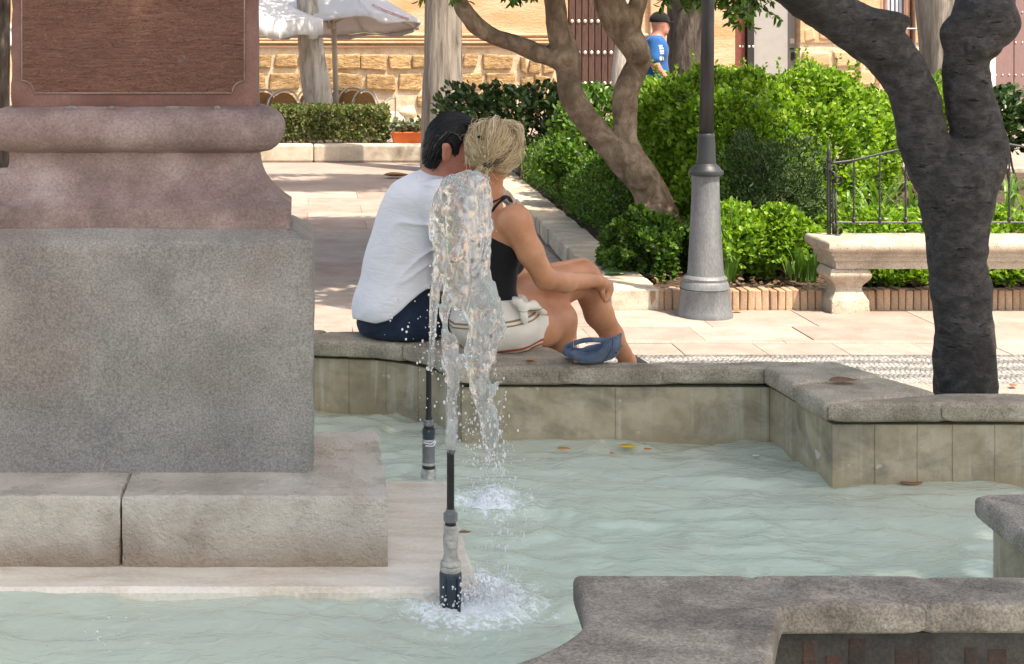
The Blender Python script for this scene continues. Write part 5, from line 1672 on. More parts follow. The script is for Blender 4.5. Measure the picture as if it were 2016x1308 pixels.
# white sticker-like paper scrap floating near the wall corner
sc_ = lone_leaf('paper_scrap', on(1488, 899, WATER_Z + .006), .030, .4, plain('white_paper', (.75, .77, .80), .6), 'scrap of white paper floating near the basin corner', 'paper', None)
# ------------------------------------------------------------------ people
def skin_material(name, c0, c1, c2):
    m, nt, b, out = nodes(name)
    v = coords(nt)
    c = ramp(nt, noise(nt, v, 9, 5, .6), [(.3, c0), (.5, c1), (.7, c2)])
    fr = ramp(nt, noise(nt, v, 130, 2, .5), [(.62, 0), (.72, .35)])
    c = mixc(nt, fr, c, tuple(x * .7 for x in c0))
    nt.links.new(c, b.inputs['Base Color'])
    b.inputs['Roughness'].default_value = .48
    b.inputs['Subsurface Weight'].default_value = .12
    b.inputs['Subsurface Radius'].default_value = (.012, .005, .003)
    b.inputs['Subsurface Scale'].default_value = 1.0
    b.inputs['Specular IOR Level'].default_value = .4
    bumpn(nt, b, [(noise(nt, v, 260, 3), .12, .001)])
    return m
MAT['skin_woman'] = skin_material('tanned_skin', (.42, .175, .085), (.53, .24, .125), (.60, .295, .17))
MAT['skin_man'] = skin_material('ruddy_skin', (.42, .17, .115), (.52, .23, .16), (.58, .29, .21))
def cloth(name, cols, rough=.85, weave=700, bump=.15, scale=5, sheen=.1, fold=0):
    m, nt, b, out = nodes(name)
    v = coords(nt)
    c = ramp(nt, noise(nt, v, scale, 4), [(.3, cols[0]), (.7, cols[1])])
    nt.links.new(c, b.inputs['Base Color']); b.inputs['Roughness'].default_value = rough
    b.inputs['Sheen Weight'].default_value = sheen; b.inputs['Specular IOR Level'].default_value = .2
    layers = [(noise(nt, v, weave, 2), bump, .001)]
    if fold: layers.insert(0, (noise(nt, coords(nt, (1, 1, 2.5)), 14, 4, .5, dist=1.2), fold, .012))
    bumpn(nt, b, layers)
    return m
MAT['white_cotton'] = cloth('white_cotton', [(.74, .75, .78), (.80, .81, .83)], fold=.4)
MAT['black_knit'] = cloth('black_knit', [(.007, .007, .008), (.012, .012, .013)], fold=.2)
MAT['jeans'] = cloth('dark_blue_jeans', [(.010, .018, .036), (.022, .036, .066)], fold=.5, scale=14)
MAT['blue_tee'] = cloth('bright_blue_cotton', [(.012, .085, .25), (.02, .11, .31)], fold=.4)
MAT['denim'] = cloth('washed_denim', [(.060, .085, .135), (.135, .175, .25)], scale=26, bump=.4, fold=.3)
MAT['black_cap'] = cloth('black_cap_cloth', [(.006, .006, .007), (.012, .012, .013)])
MAT['shoe'] = plain('black_shoe', (.012, .012, .013), .5)
def shorts_material():
    m, nt, b, out = nodes('cream_striped_cotton')
    a = N(nt, 'Attribute'); a.attribute_name = 'along'
    v = coords(nt)
    c = ramp(nt, noise(nt, v, 8, 4), [(.3, (.66, .60, .51)), (.7, (.76, .71, .62))])
    f = a.outputs['Fac']
    red = ramp(nt, f, [(0, 0), (.545, 0), (.5451, 1), (.575, 1), (.5751, 0), (.60, 0), (.6001, 1), (.628, 1), (.6281, 0)], 'CONSTANT')
    tan = ramp(nt, f, [(0, 0), (.20, 0), (.2001, 1), (.225, 1), (.2251, 0), (.25, 0), (.2501, 1), (.272, 1), (.2721, 0)], 'CONSTANT')
    c = mixc(nt, red, c, (.42, .10, .05)); c = mixc(nt, tan, c, (.30, .20, .11))
    nt.links.new(c, b.inputs['Base Color']); b.inputs['Roughness'].default_value = .9
    b.inputs['Specular IOR Level'].default_value = .2
    bumpn(nt, b, [(noise(nt, coords(nt, (1, 1, 1.5)), 16, 4, .5, dist=1.0), .35, .010), (noise(nt, v, 600, 2), .2, .001)])
    return m
MAT['shorts'] = shorts_material()
def hair_material(name, stops, rough=.38):
    m, nt, b, out = nodes(name)
    a = N(nt, 'Attribute'); a.attribute_name = 'rnd'
    c = ramp(nt, a.outputs['Fac'], stops)
    nt.links.new(c, b.inputs['Base Color']); b.inputs['Roughness'].default_value = rough
    b.inputs['Specular IOR Level'].default_value = .3
    return m
MAT['hair_blonde'] = hair_material('blonde_hair', [(0, (.07, .048, .028)), (.18, (.20, .135, .07)), (.38, (.44, .32, .17)), (.7, (.64, .51, .31)), (1, (.78, .68, .48))])
MAT['hair_dark'] = hair_material('black_hair', [(0, (.004, .004, .0045)), (.7, (.010, .0095, .0095)), (.93, (.03, .028, .027)), (1, (.09, .085, .08))], .5)

def V3(px, py, Y): return W(px, py, Y)
def PXPY(x, y, z): return PX0 + x * F / y, PY0 + (CAM_H - z) * F / y

def hand(f, wrist, palm, tips, thumb, r=.0088, kn=None, side=None):
    """Palm and five bent fingers blended into the body; tips: four (knuckle, middle, end) rows."""
    f.chain([wrist, (wrist + palm) / 2, palm], [.022, .026, .027], .012)
    for (a, b, c) in tips:
        f.chain([palm * .55 + a * .45, a], [.013, r * 1.12], .006)
        f.chain([a, b, c], [r * 1.08, r, r * .82], .003)
    f.chain(thumb, [.013, .0105, .0085][:len(thumb)], .006)

def strands(name, paths, mat, parent, rad=.0016, sides=4, rnd=None, seed=0):
    g = np.random.default_rng(seed)
    mb = MB(); tone = []
    for i, p in enumerate(paths):
        m = len(p)
        q0 = mb.n
        prof = rad * np.sin(np.linspace(.25, math.pi - .12, m)) ** .6 * g.uniform(.7, 1.5)
        mb.tube(p, prof, sides, caps=False)
        tone += [(g.random() if rnd is None else rnd[i])] * ((m - 1) * sides)
    me = mb.mesh(name, True)
    fattr(me, 'rnd', tone)
    return obj(name, me, mat, parent)

# ---- the blonde woman
woman = thing('person', W(1000, 700, 5.34), 'seated blonde person in black strappy top and cream striped shorts with legs crossed', 'person', 'couple sitting on the fountain coping')
dW = np.array([.8, .6]); rW = np.array([.6, -.8]); zr = -math.atan2(.8, .6)
sh_r, sh_l = V3(1014, 434, 5.32), V3(905, 440, 5.60)
elb = V3(1073, 549, 5.33); wri = V3(1170, 552, 5.60)
hipA, kneA = V3(985, 652, 5.40), V3(1099, 630, 5.57)      # the leg that stands on the ground
hipB, kneB = V3(985, 612, 5.50), V3(1150, 547, 5.74)       # the leg crossed over it
cal, ank = V3(1179, 618, 5.80), V3(1226, 694, 5.88)
lo = np.array([W(880, 0, 5.3)[0] - .05, 5.08, -.02]); hi = np.array([W(1275, 0, 5.9)[0] + .02, 6.12, 1.28])
f = Field(lo, hi, .0062)
chest = (V3(954, 482, 5.46), (.150, .098, .135)); waist = (V3(952, 560, 5.44), (.122, .095, .12)); hips = (V3(972, 640, 5.42), (.165, .13, .10))
def woman_torso(f, grow=0.0, legs=False):
    for c, r in (chest, waist, hips): f.ell(c, r, .05, (0, 0, zr), grow=grow)
    f.ell(V3(998, 512, 5.50), (.062, .06, .058), .03, grow=grow)
    f.ell(V3(965, 520, 5.58), (.062, .06, .058), .03, grow=grow)
woman_torso(f)
f.ell(V3(962, 440, 5.46), (.165, .07, .055), .04, (0, .05, zr))
f.chain([V3(950, 432, 5.47), V3(960, 385, 5.46), V3(968, 335, 5.45)], [.060, .046, .047], .035)
f.ell(V3(972, 289, 5.46), (.074, .092, .100), .02, (0, 0, -.2))
f.ell(V3(978, 322, 5.51), (.058, .062, .055), .025)
f.cone(V3(985, 345, 5.54), V3(983, 335, 5.56), .022, .022, .02)
f.cone(V3(976, 300, 5.558), V3(977, 312, 5.572), .011, .014, .01)                       # nose
f.ell(V3(1004, 306, 5.47), (.010, .016, .028), .006)                                      # ear
f.ell(V3(938, 306, 5.50), (.010, .016, .028), .006)
f.ell(sh_r + [0, 0, -.004], (.060, .058, .055), .035); f.ell(sh_l, (.058, .056, .055), .035)
f.chain([sh_r, V3(1044, 497, 5.31), elb], [.053, .045, .0375], .02)
f.chain([elb, V3(1112, 555, 5.43), wri], [.0385, .0385, .0255], .016)
palm = V3(1187, 560, 5.655)
tips = []
for i in range(4):
    kx = 1190 + 3.2 * (3 - i) * .9; ky = 556 + i * 5.0; Yk = 5.70 - i * .006
    L = (.8, 1.0, .95, .75)[i]
    tips.append((V3(kx + 4, ky + 2, Yk), V3(kx + 6 - i * .6, ky + 15 * L + 2, Yk - .012), V3(kx + 3 - i, ky + 29 * L + 1, Yk - .024)))
hand(f, wri, palm, tips, [V3(1182, 568, 5.635), V3(1186, 580, 5.62), V3(1189, 591, 5.62)])
# the far arm, its hand round the raised knee
f.chain([sh_l, V3(955, 505, 5.70), V3(1003, 548, 5.76)], [.050, .044, .037], .02)
wl = V3(1128, 524, 5.86)
f.chain([V3(1003, 548, 5.76), V3(1060, 540, 5.82), wl], [.037, .036, .025], .016)
palm2 = V3(1150, 522, 5.86)
t2 = [(V3(1160 + i * 1.5, 520 + i * 4, 5.85 - i * .01), V3(1169 + i, 524 + i * 4, 5.83 - i * .01), V3(1173 + i * .5, 533 + i * 4, 5.815 - i * .01)) for i in range(4)]
hand(f, wl, palm2, t2, [V3(1152, 520, 5.83), V3(1160, 520, 5.80), V3(1166, 524, 5.79)])
# legs
f.chain([hipB, V3(1075, 572, 5.62), kneB], [.095, .080, .061], .03)
f.chain([kneB, V3(1156, 562, 5.745), cal, V3(1205, 660, 5.85), ank], [.058, .056, .053, .042, .031], .02)
f.chain([ank, V3(1236, 712, 5.90), V3(1262, 722, 5.98)], [.030, .032, .022], .015)
f.chain([hipA, V3(1048, 643, 5.49), kneA], [.098, .090, .068], .03)
anA = V3(1118, 790, 5.68); anA[2] = .10
f.chain([kneA, kneA * .55 + anA * .45 + [.0, -.015, 0], anA], [.064, .054, .034], .02)
f.chain([anA, anA + [.03, .05, -.055], anA + [.09, .13, -.075]], [.033, .032, .022], .015)
seatcut = lambda X, Y, Z: np.where((Y < 5.5) & (Z < .5), .4215 - Z, -1.0)
f.cut(seatcut)
obj('body', f.mesh('body'), MAT['skin_woman'], woman)

f = Field(V3(880, 620, 5.2) - [0, .1, .05], V3(1060, 440, 5.9) + [0, .1, .05], .006)
woman_torso(f, .007)
zt1, zt2 = V3(960, 462, 5.4)[2], V3(1005, 486, 5.36)[2]
f.near(lambda x, y, z: .003 * fbm(x * 10, y * 10, z * 26, 3, 4))
f.cut(lambda X, Y, Z: np.maximum(Z - (zt1 + (zt2 - zt1) * np.clip((X - W(960, 0, 5.4)[0]) / .08, 0, 1.2)), V3(0, 597, 5.4)[2] - Z))
obj('tank_top', f.mesh('tank_top'), MAT['black_knit'], woman)
def strap(rows):
    p = spline(np.array([V3(*r) for r in rows]), 6)
    MB().tube(p, .0048, 6).build('strap', MAT['black_knit'], woman, smooth=True)
strap([(958, 470, 5.352), (960, 440, 5.375), (970, 415, 5.392), (984, 398, 5.405), (1000, 388, 5.44), (1008, 398, 5.50)])
strap([(946, 470, 5.36), (950, 430, 5.385), (964, 404, 5.40), (980, 393, 5.42), (997, 387, 5.455), (1004, 396, 5.51)])

# shorts: pelvis and both legs, cut straight across the thighs
f = Field(V3(880, 720, 5.0) - [0, 0, .03], V3(1120, 555, 5.95) + [0, .05, .03], .0065)
for c, r in (hips,): f.ell(c, r, .05, (0, 0, zr), grow=.014)
f.ell(V3(960, 590, 5.44), (.128, .10, .07), .04, (0, 0, zr), grow=.01)
eA = hipA + (kneA - hipA) * .92
f.cone(hipA, eA, .108, .103, .03)
eB = hipB + (kneB - hipB) * .50
f.cone(hipB, eB, .10, .108, .03)
uA = (kneA - hipA) / np.linalg.norm(kneA - hipA); uB = (kneB - hipB) / np.linalg.norm(kneB - hipB)
f.near(lambda x, y, z: .006 * fbm(x * 9, y * 9, z * 9, 3, 14) - .009 * ((1 - np.abs(vnoise((x + y) * 17 + z * 9, z * 6, 0, 15))) ** 4 - .3))
lenA = np.linalg.norm(kneA - hipA) * .74
lenB = np.linalg.norm(kneB - hipB) * .24
def shorts_cut(X, Y, Z):
    hA = V3(1078, 660, 5.38); hB = V3(1050, 600, 5.40)
    a = (X - hA[0]) * .93 + (Y - hA[1]) * .36 - .36 * (Z - hA[2]) + .005 * np.sin(Z * 70)
    b = (X - hB[0]) * .93 + (Y - hB[1]) * .36 + .25 * (Z - hB[2])
    up = np.clip((Z - V3(0, 624, 5.40)[2]) / .012, 0, 1)
    return np.maximum(np.maximum(a * (1 - up) + b * up, .4225 - Z), Z - V3(0, 572, 5.45)[2])
f.cut(shorts_cut)
me = f.mesh('shorts')
co = np.array([v.co[:] for v in me.vertices])
px_, py_ = PXPY(co[:, 0], co[:, 1], co[:, 2])
# stripes run across the cloth: distance below the waistband measured along the hang of the shorts
t_ = (hipA[2] + .11 - co[:, 2]) / .30 + .10 * np.clip((co[:, 0] - hipA[0]) / .2, -1, 1) + .03
fattr(me, 'along', np.clip(t_, 0, 1), 'POINT')
obj('shorts', me, MAT['shorts'], woman)
# knotted belt and its tails
f = Field(V3(1000, 650, 5.15) - [0, 0, 0], V3(1090, 560, 5.6), .005)
kn = V3(1030, 606, 5.27)
f.ell(kn, (.016, .014, .018), .008, (0, .4, 0))
f.chain([kn, V3(1018, 592, 5.28), V3(1012, 578, 5.33)], [.012, .016, .009], .008)
f.chain([kn, V3(1050, 602, 5.30), V3(1072, 616, 5.36)], [.011, .017, .011], .008)
f.chain([kn, V3(1032, 626, 5.26), V3(1036, 642, 5.26)], [.010, .013, .008], .008)
f.near(lambda x, y, z: .004 * fbm(x * 40, y * 40, z * 40, 2, 3))
me = f.mesh('belt_knot'); fattr(me, 'along', np.where(np.abs(np.array([v.co[2] for v in me.vertices]) - kn[2] + .012) < .004, .21, .4), 'POINT')
obj('belt_knot', me, MAT['shorts'], woman)
# shoes
f = Field(ank - [.05, .08, .12], ank + [.14, .22, .04], .006)
f.chain([V3(1235, 712, 5.90), V3(1264, 723, 5.985)], [.037, .027], .015)
f.cut(lambda X, Y, Z: Z - (ank[2] - .012 - .1 * (X - ank[0])))
obj('shoe', f.mesh('shoe'), MAT['shoe'], woman)
f = Field(anA - [.06, .08, .11], anA + [.16, .24, .04], .007)
f.chain([anA + [0, 0, -.05], anA + [.09, .13, -.07]], [.040, .030], .015)
f.cut(lambda X, Y, Z: np.maximum(.004 - Z, Z - .085))
obj('shoe', f.mesh('shoe'), MAT['shoe'], woman)

# hair: a rough cap, then hundreds of locks swept to the tie
HC = V3(972, 288, 5.455); HR = np.array([.090, .103, .098])
f = Field(HC - .15, HC + .15, .006)
f.ell(HC, HR * [.95, .95, .96], .01)
f.cone(V3(960, 318, 5.40), V3(952, 338, 5.375), .035, .018, .03)
f.near(lambda x, y, z: .005 * fbm(x * 30, y * 30, z * 14, 2, 9))
fc = V3(985, 325, 5.58)
f.cut(lambda X, Y, Z: np.maximum(.085 - np.sqrt((X - fc[0]) ** 2 + (Y - fc[1]) ** 2 + ((Z - fc[2]) * .8) ** 2), np.where(Y > 5.42, V3(0, 342, 5.46)[2] - Z, -1)))
me = f.mesh('hair'); g = np.random.default_rng(4)
co = np.array([p.center[:] for p in me.polygons])
fattr(me, 'rnd', np.clip(.42 + .3 * fbm(co[:, 0] * 40, co[:, 1] * 40, co[:, 2] * 12, 2, 5), 0, 1))
hair = obj('hair', me, MAT['hair_blonde'], woman)
tie = V3(957, 327, 5.352)
def lock(start, end, lift, n=11, sag=0.0, wob=.004, g=g):
    """a lock lying on the head from a start direction to the tie"""
    a = (start - HC) / HR; a /= np.linalg.norm(a); b = (end - HC) / HR; b /= np.linalg.norm(b)
    om = math.acos(np.clip(a @ b, -1, 1)); pts = []
    w = g.normal(0, wob, 3)
    for t in np.linspace(0, 1, n):
        d = (math.sin((1 - t) * om) * a + math.sin(t * om) * b) / max(math.sin(om), 1e-3)
        r = 1 + lift * math.sin(math.pi * t) ** .7
        pts.append(HC + d * HR * r + w * math.sin(2 * math.pi * t) + [0, 0, -sag * math.sin(math.pi * t)])
    pts[-1] = pts[-1] * .3 + end * .7
    return np.array(pts)
paths = []; tone = []
for i in range(1600):
    while True:
        d = g.normal(size=3); d /= np.linalg.norm(d)
        if d[2] > -.55 and not (d[1] > .35 and d[2] < .45): break
    st = HC + d * HR
    paths.append(lock(st, tie + g.normal(0, .006, 3), g.uniform(.0, .085), sag=g.uniform(0, .010), wob=.007))
    tone.append(np.clip(.60 + .42 * vnoise(d[0] * 8, d[1] * 8, d[2] * 8, 3) + g.normal(0, .09), 0, 1))
for i in range(90):        # loose outer hair hanging on the side of the face
    a0 = g.uniform(-.5, 1.2)
    top = HC + HR * np.array([g.uniform(-.3, .6), g.uniform(-.5, .3), .95])
    e = V3(1012 + g.normal(0, 9), 316 + g.normal(0, 14), 5.42 + g.normal(0, .03))
    m1 = V3(1022 + g.normal(0, 6), 266 + g.normal(0, 9), 5.42 + g.normal(0, .03)); m0 = V3(1004 + g.normal(0, 6), 245 + g.normal(0, 3), 5.42)
    paths.append(spline([top, m0, m1, e], 4)); tone.append(np.clip(g.normal(.78, .15), 0, 1))
for i in range(60):         # wisps on the other side
    top = HC + HR * np.array([g.uniform(-.5, .1), g.uniform(-.4, .2), .95])
    e = V3(926 + g.normal(0, 7), 322 + g.normal(0, 14), 5.44 + g.normal(0, .02))
    m1 = V3(922 + g.normal(0, 4), 285 + g.normal(0, 8), 5.43); m0 = V3(938 + g.normal(0, 5), 254 + g.normal(0, 4), 5.42)
    paths.append(spline([top, m0, m1, e], 4)); tone.append(np.clip(g.normal(.7, .2), 0, 1))
for i in range(46):         # dark twisted lock over the ear
    a_ = V3(1000 + g.normal(0, 3), 296 + g.normal(0, 4), 5.352); b_ = V3(982 + g.normal(0, 4), 315 + g.normal(0, 3), 5.345)
    paths.append(spline([a_ + [.01, .02, .02], a_, b_, tie + g.normal(0, .005, 3)], 4)); tone.append(abs(g.normal(.02, .12)))
for i in range(70):         # short tail below the tie
    e = tie + [g.normal(-.022, .018), g.normal(-.004, .012), g.normal(-.045, .014)]
    paths.append(spline([tie + g.normal(0, .004, 3), (tie + e) / 2 + [g.normal(-.006, .006), -.008, .004], e], 5)); tone.append(np.clip(g.normal(.6, .2), 0, 1))
for i in range(110):        # flyaway single hairs
    d = g.normal(size=3); d /= np.linalg.norm(d); d[2] = abs(d[2]) * .8; d[1] = -abs(d[1]) * .6
    a_ = HC + d * HR * 1.0; b_ = a_ + d * g.uniform(.002, .008) + g.normal(0, .008, 3); c_ = b_ + g.normal(0, .009, 3) + [0, 0, -.014]
    paths.append(spline([a_, b_, c_], 4)); tone.append(np.clip(g.normal(.8, .1), 0, 1))
nfly = len(paths) - 110
strands('locks', paths[:nfly], MAT['hair_blonde'], hair, .00125, 4, tone[:nfly], 5)
strands('flyaway_hairs', paths[nfly:], MAT['hair_blonde'], hair, .0006, 3, tone[nfly:], 6)
MB().lathe([(.010, -.006), (.014, 0), (.010, .006)], 10, M=Matrix.Translation(Vector(tie)) @ Euler((1.0, .5, 0)).to_matrix().to_4x4()).build('hair_tie', MAT['black_knit'], hair, smooth=True)
clip = V3(945, 270, 5.362)
MB().sphere(clip, (.010, .006, .006), 8, 6).sphere(clip + [.006, -.002, -.006], (.006, .005, .006), 8, 6).build('hair_clip', MAT['black_knit'], hair, smooth=True)

# ---- the man beside her
man = thing('person', W(790, 676, 5.62), 'seated dark haired person in white cotton shirt and dark jeans leaning towards the blonde one', 'person', 'couple sitting on the fountain coping')
YM = 5.64
T = [((787, 600, 5.66), (.155, .145, .13)), ((797, 520, 5.66), (.158, .145, .15)), ((824, 435, 5.66), (.158, .145, .13)), ((842, 385, 5.65), (.130, .165, .085))]
shR, shL = V3(872, 396, 5.49), V3(808, 392, 5.84)
lo = np.array([W(680, 0, 5.7)[0] - .02, 5.38, -.02]); hi = np.array([W(965, 0, 6.3)[0] + .05, 6.45, 1.28])
f = Field(lo, hi, .0068)
for c, r in T: f.ell(V3(*c), r, .05, grow=-.024)
f.ell(V3(790, 642, 5.66), (.155, .15, .085), .05)
f.ell(shR, (.062,) * 3, .04); f.ell(shL, (.062,) * 3, .04)
f.chain([V3(848, 372, 5.63), V3(868, 345, 5.62), V3(884, 315, 5.61)], [.075, .060, .056], .04)
HM = V3(896, 283, 5.60)
f.ell(HM, (.092, .076, .098), .02, (0, .25, 0))
f.ell(V3(918, 318, 5.60), (.058, .056, .060), .03, (0, .2, 0))
f.cone(V3(932, 346, 5.60), V3(925, 342, 5.60), .026, .030, .02)                           # chin
f.chain([V3(945, 285, 5.60), V3(954, 309, 5.60)], [.012, .0155], .012)                     # nose
f.ell(V3(942, 276, 5.58), (.016, .03, .010), .012); f.ell(V3(944, 328, 5.60), (.014, .024, .009), .008)   # brow, mouth
f.ell(V3(925, 305, 5.545), (.03, .022, .028), .02)                                        # cheek
f.ell(V3(880, 303, 5.512), (.020, .011, .034), .006, (0, .25, .35))
f.ell(V3(878, 290, 5.508), (.017, .010, .018), .006)
f.near(lambda x, y, z: .012 * np.exp(-(((x - V3(882, 0, 5.51)[0]) / .009) ** 2 + ((z - V3(0, 301, 5.51)[2]) / .017) ** 2 + ((y - 5.500) / .012) ** 2)))
f.chain([shR, V3(888, 455, 5.46), V3(896, 528, 5.45)], [.056, .05, .042], .02)
wrM = V3(922, 598, 5.53)
f.chain([V3(896, 528, 5.45), V3(908, 565, 5.48), wrM], [.042, .041, .029], .016)
pm = V3(930, 618, 5.56)
tm = [(V3(938 - i * 4, 630 + i, 5.57 + i * .008), V3(941 - i * 4, 641 + i, 5.58 + i * .008), V3(941 - i * 4, 652 + i, 5.575 + i * .008)) for i in range(4)]
hand(f, wrM, pm, tm, [V3(938, 612, 5.53), V3(946, 622, 5.52), V3(950, 632, 5.53)], .0095)
f.chain([shL, V3(850, 470, 5.98), V3(905, 520, 6.02)], [.054, .048, .041], .02)
wl = V3(960, 552, 5.95)
f.chain([V3(905, 520, 6.02), wl], [.041, .028], .016)
tl = [(V3(972, 556 + i * 4, 5.93 - i * .012), V3(980, 560 + i * 4, 5.91 - i * .012), V3(984, 568 + i * 4, 5.90 - i * .012)) for i in range(4)]
hand(f, wl, V3(966, 557, 5.93), tl, [V3(966, 552, 5.90), V3(972, 555, 5.88), V3(977, 560, 5.87)], .0095)
kR, kL = V3(945, 612, 6.0), V3(905, 606, 6.28)
aR, aL = kR + [.02, .02, 0], kL + [.02, .02, 0]; aR[2] = aL[2] = .10
for h, kk, a in ((V3(808, 640, 5.60), kR, aR), (V3(800, 636, 5.82), kL, aL)):
    f.chain([h, kk], [.082, .060], .03); f.chain([kk, (kk + a) / 2 + [0, .0, 0], a], [.055, .05, .034], .02)
    f.chain([a, a + [.05, .05, -.055], a + [.14, .10, -.07]], [.035, .034, .024], .015)
f.cut(lambda X, Y, Z: np.where((Y < 5.82) & (Z < .5), .428 - Z, -1.0) + 0 * X)
obj('body', f.mesh('body'), MAT['skin_man'], man)

# shirt: loose, with folds drawn from the armpit across the back
f = Field(np.array([W(670, 0, 5.7)[0], 5.36, .42]), np.array([W(925, 0, 5.6)[0], 6.1, 1.12]), .0056)
for c, r in T: f.ell(V3(*c), r, .10, grow=.0)
f.ell(V3(776, 612, 5.645), (.152, .148, .12), .06)
f.ell(shR, (.078,) * 3, .05); f.ell(shL, (.078,) * 3, .05)
f.chain([shR, V3(886, 450, 5.46), V3(893, 486, 5.45)], [.074, .072, .074], .03)
f.chain([shL, V3(836, 450, 5.95), V3(856, 480, 5.98)], [.072, .070, .072], .03)
f.chain([V3(846, 380, 5.63), V3(866, 347, 5.62)], [.09, .066], .04)
apx, apy = 884, 430
def folds(x, y, z):
    px, py = PXPY(x, y, z)
    u = (px - 690) / 180.0; w = py / 534.0 * 1.0
    # long soft folds, nearly level at the shoulder and sloping down to the left lower down
    slope = np.interp(py, [340, 430, 520, 640], [-.30, .05, .55, .9])
    c = py + slope * (px - apx)
    wob = 10 * vnoise(px / 60, py / 60, 0, 2)
    n1 = vnoise((c + wob) / 17.0, px / 120.0, 3.3, 7)
    rid = (1 - np.abs(n1)) ** 3
    amp = np.clip((px - 735) / 110.0, .04, 1.0) * np.interp(py, [340, 400, 600, 640], [.3, 1, .8, .35])
    big = vnoise(px / 70, py / 110, 1.7, 5)
    tuck = (1 - np.abs(vnoise((px * .8 + py * .6) / 34, (py - px) / 190, 4.1, 12))) ** 4 * np.clip((py - 520) / 80, 0, 1)
    return .0015 - .021 * amp * (rid - .35) + .004 * big - .006 * (tuck - .2) * 1.5
f.near(folds, .05)
hem_x = [680, 690, 740, 768, 790, 812, 838, 860, 890, 930]; hem_y = [626, 631, 634, 628, 614, 594, 570, 558, 556, 556]
def shirt_cut(X, Y, Z):
    px, py = PXPY(X, Y, Z)
    hem = py - np.interp(px, hem_x, hem_y) - 3.5 * np.sin(px / 19)
    hem = hem / 534.0
    nk = V3(874, 333, 5.615); nd = np.array([.62, 0, .78])
    neck = (X - nk[0]) * nd[0] + (Z - nk[2]) * nd[2] + 0 * Y
    sl = np.array([V3(893, 486, 5.45) - shR])[0]; sl /= np.linalg.norm(sl)
    e = V3(892, 478, 5.45)
    slv = np.where(X > e[0] - .05, (X - e[0]) * sl[0] + (Y - e[1]) * sl[1] + (Z - e[2]) * sl[2], -1)
    slv = np.where(Y < 5.55, slv, -1)
    return np.maximum(np.maximum(hem, neck), slv)
f.cut(shirt_cut)
me = f.mesh('shirt')
obj('shirt', me, MAT['white_cotton'], man)
nk = np.array([V3(874, 333, 5.615) + np.array([-.78 * .066 * math.cos(a) * .98, .066 * math.sin(a) * 1.02, .62 * .066 * math.cos(a) * .98]) for a in np.linspace(0, 2 * math.pi, 33)])

f = Field(np.array([W(690, 0, 5.7)[0] - .02, 5.38, .04]), np.array([W(965, 0, 6.3)[0] + .06, 6.45, .80]), .0068)
f.ell(V3(790, 636, 5.655), (.166, .158, .100), .05)
f.ell(V3(795, 590, 5.66), (.150, .145, .08), .04)
for h, kk, a in ((V3(808, 640, 5.60), kR, aR), (V3(800, 636, 5.82), kL, aL)):
    f.chain([h, kk], [.098, .074], .04); f.chain([kk, a + [0, 0, .02]], [.072, .062], .03)
f.near(lambda x, y, z: .007 * ((1 - np.abs(vnoise((x * .8 - z) * 17, y * 7, z * 5, 3))) ** 3 - .3) + .003 * fbm(x * 20, y * 20, z * 20, 2, 6))
f.cut(lambda X, Y, Z: np.maximum(np.where(Y < 5.82, .4225 - Z, -1), Z - V3(0, 545, 5.66)[2]))
obj('jeans', f.mesh('jeans'), MAT['jeans'], man)
for a in (aR, aL):
    f = Field(a - [.08, .08, .11], a + [.22, .2, .05], .007)
    f.chain([a + [0, 0, -.05], a + [.14, .10, -.066]], [.042, .032], .015)
    f.cut(lambda X, Y, Z: np.maximum(.004 - Z, Z - .095))
    obj('shoe', f.mesh('shoe'), MAT['shoe'], man)

# black hair swept back from the forehead to the nape
f = Field(HM - [.14, .12, .14], HM + [.12, .12, .14], .0058)
f.ell(HM + [-.006, 0, .006], (.095, .081, .101), .02, (0, .25, 0))
f.chain([V3(862, 285, 5.60), V3(858, 312, 5.60), V3(860, 326, 5.60)], [.055, .045, .034], .03)
f.near(lambda x, y, z: .005 * fbm(x * 16 + z * 16, y * 42, (z - x) * 9, 2, 8))
def man_hair_cut(X, Y, Z):
    px, py = PXPY(X, Y, Z)
    line = np.interp(py, [230, 245, 258, 270, 284, 296, 306, 312, 330], [950, 946, 930, 922, 908, 898, 893, 872, 862])
    side = (px - line) / 534
    ear = .024 - np.sqrt((X - V3(885, 0, 5.6)[0]) ** 2 + ((Z - V3(0, 307, 5.6)[2]) * .75) ** 2) + 0 * Y
    return np.maximum(side, ear)
f.cut(man_hair_cut)
me = f.mesh('hair'); fattr(me, 'rnd', np.full(len(me.polygons), .3))
mh = obj('hair', me, MAT['hair_dark'], man)
paths = []; tone = []
gm = np.random.default_rng(12)
def on_head(px, py, sc=1.0):
    """the point of the head's near side seen at a pixel"""
    c = HM + np.array([-.006, 0, .004]); r = np.array([.097, .083, .103]) * sc
    Yg = 5.52
    for _ in range(6):
        p = W(px, py, Yg); u = 1 - ((p[0] - c[0]) / r[0]) ** 2 - ((p[2] - c[2]) / r[2]) ** 2
        Yg = c[1] - r[1] * math.sqrt(max(u, .02))
    return W(px, py, Yg)
for i in range(170):       # temple and sideburn, combed down and back over the ear
    t_ = gm.random()
    y0 = 246 + 34 * t_; x0 = np.interp(y0, [246, 258, 270, 284], [944, 930, 921, 908]) - abs(gm.normal(0, 9))
    if gm.random() < .45: y1, x1 = 303 + gm.normal(0, 3), 895 + gm.normal(0, 3)
    else: y1, x1 = 284 + gm.normal(0, 6), 868 + gm.normal(0, 10)
    xm, ym = (x0 + x1) / 2 - 4, (y0 + y1) / 2 - 5 + gm.normal(0, 2)
    paths.append(spline([on_head(x0, y0, 1.0), on_head(xm, ym, 1.03), on_head(x1, y1, 1.02)], 5)); tone.append(np.clip(abs(gm.normal(.15, .22)), 0, 1))
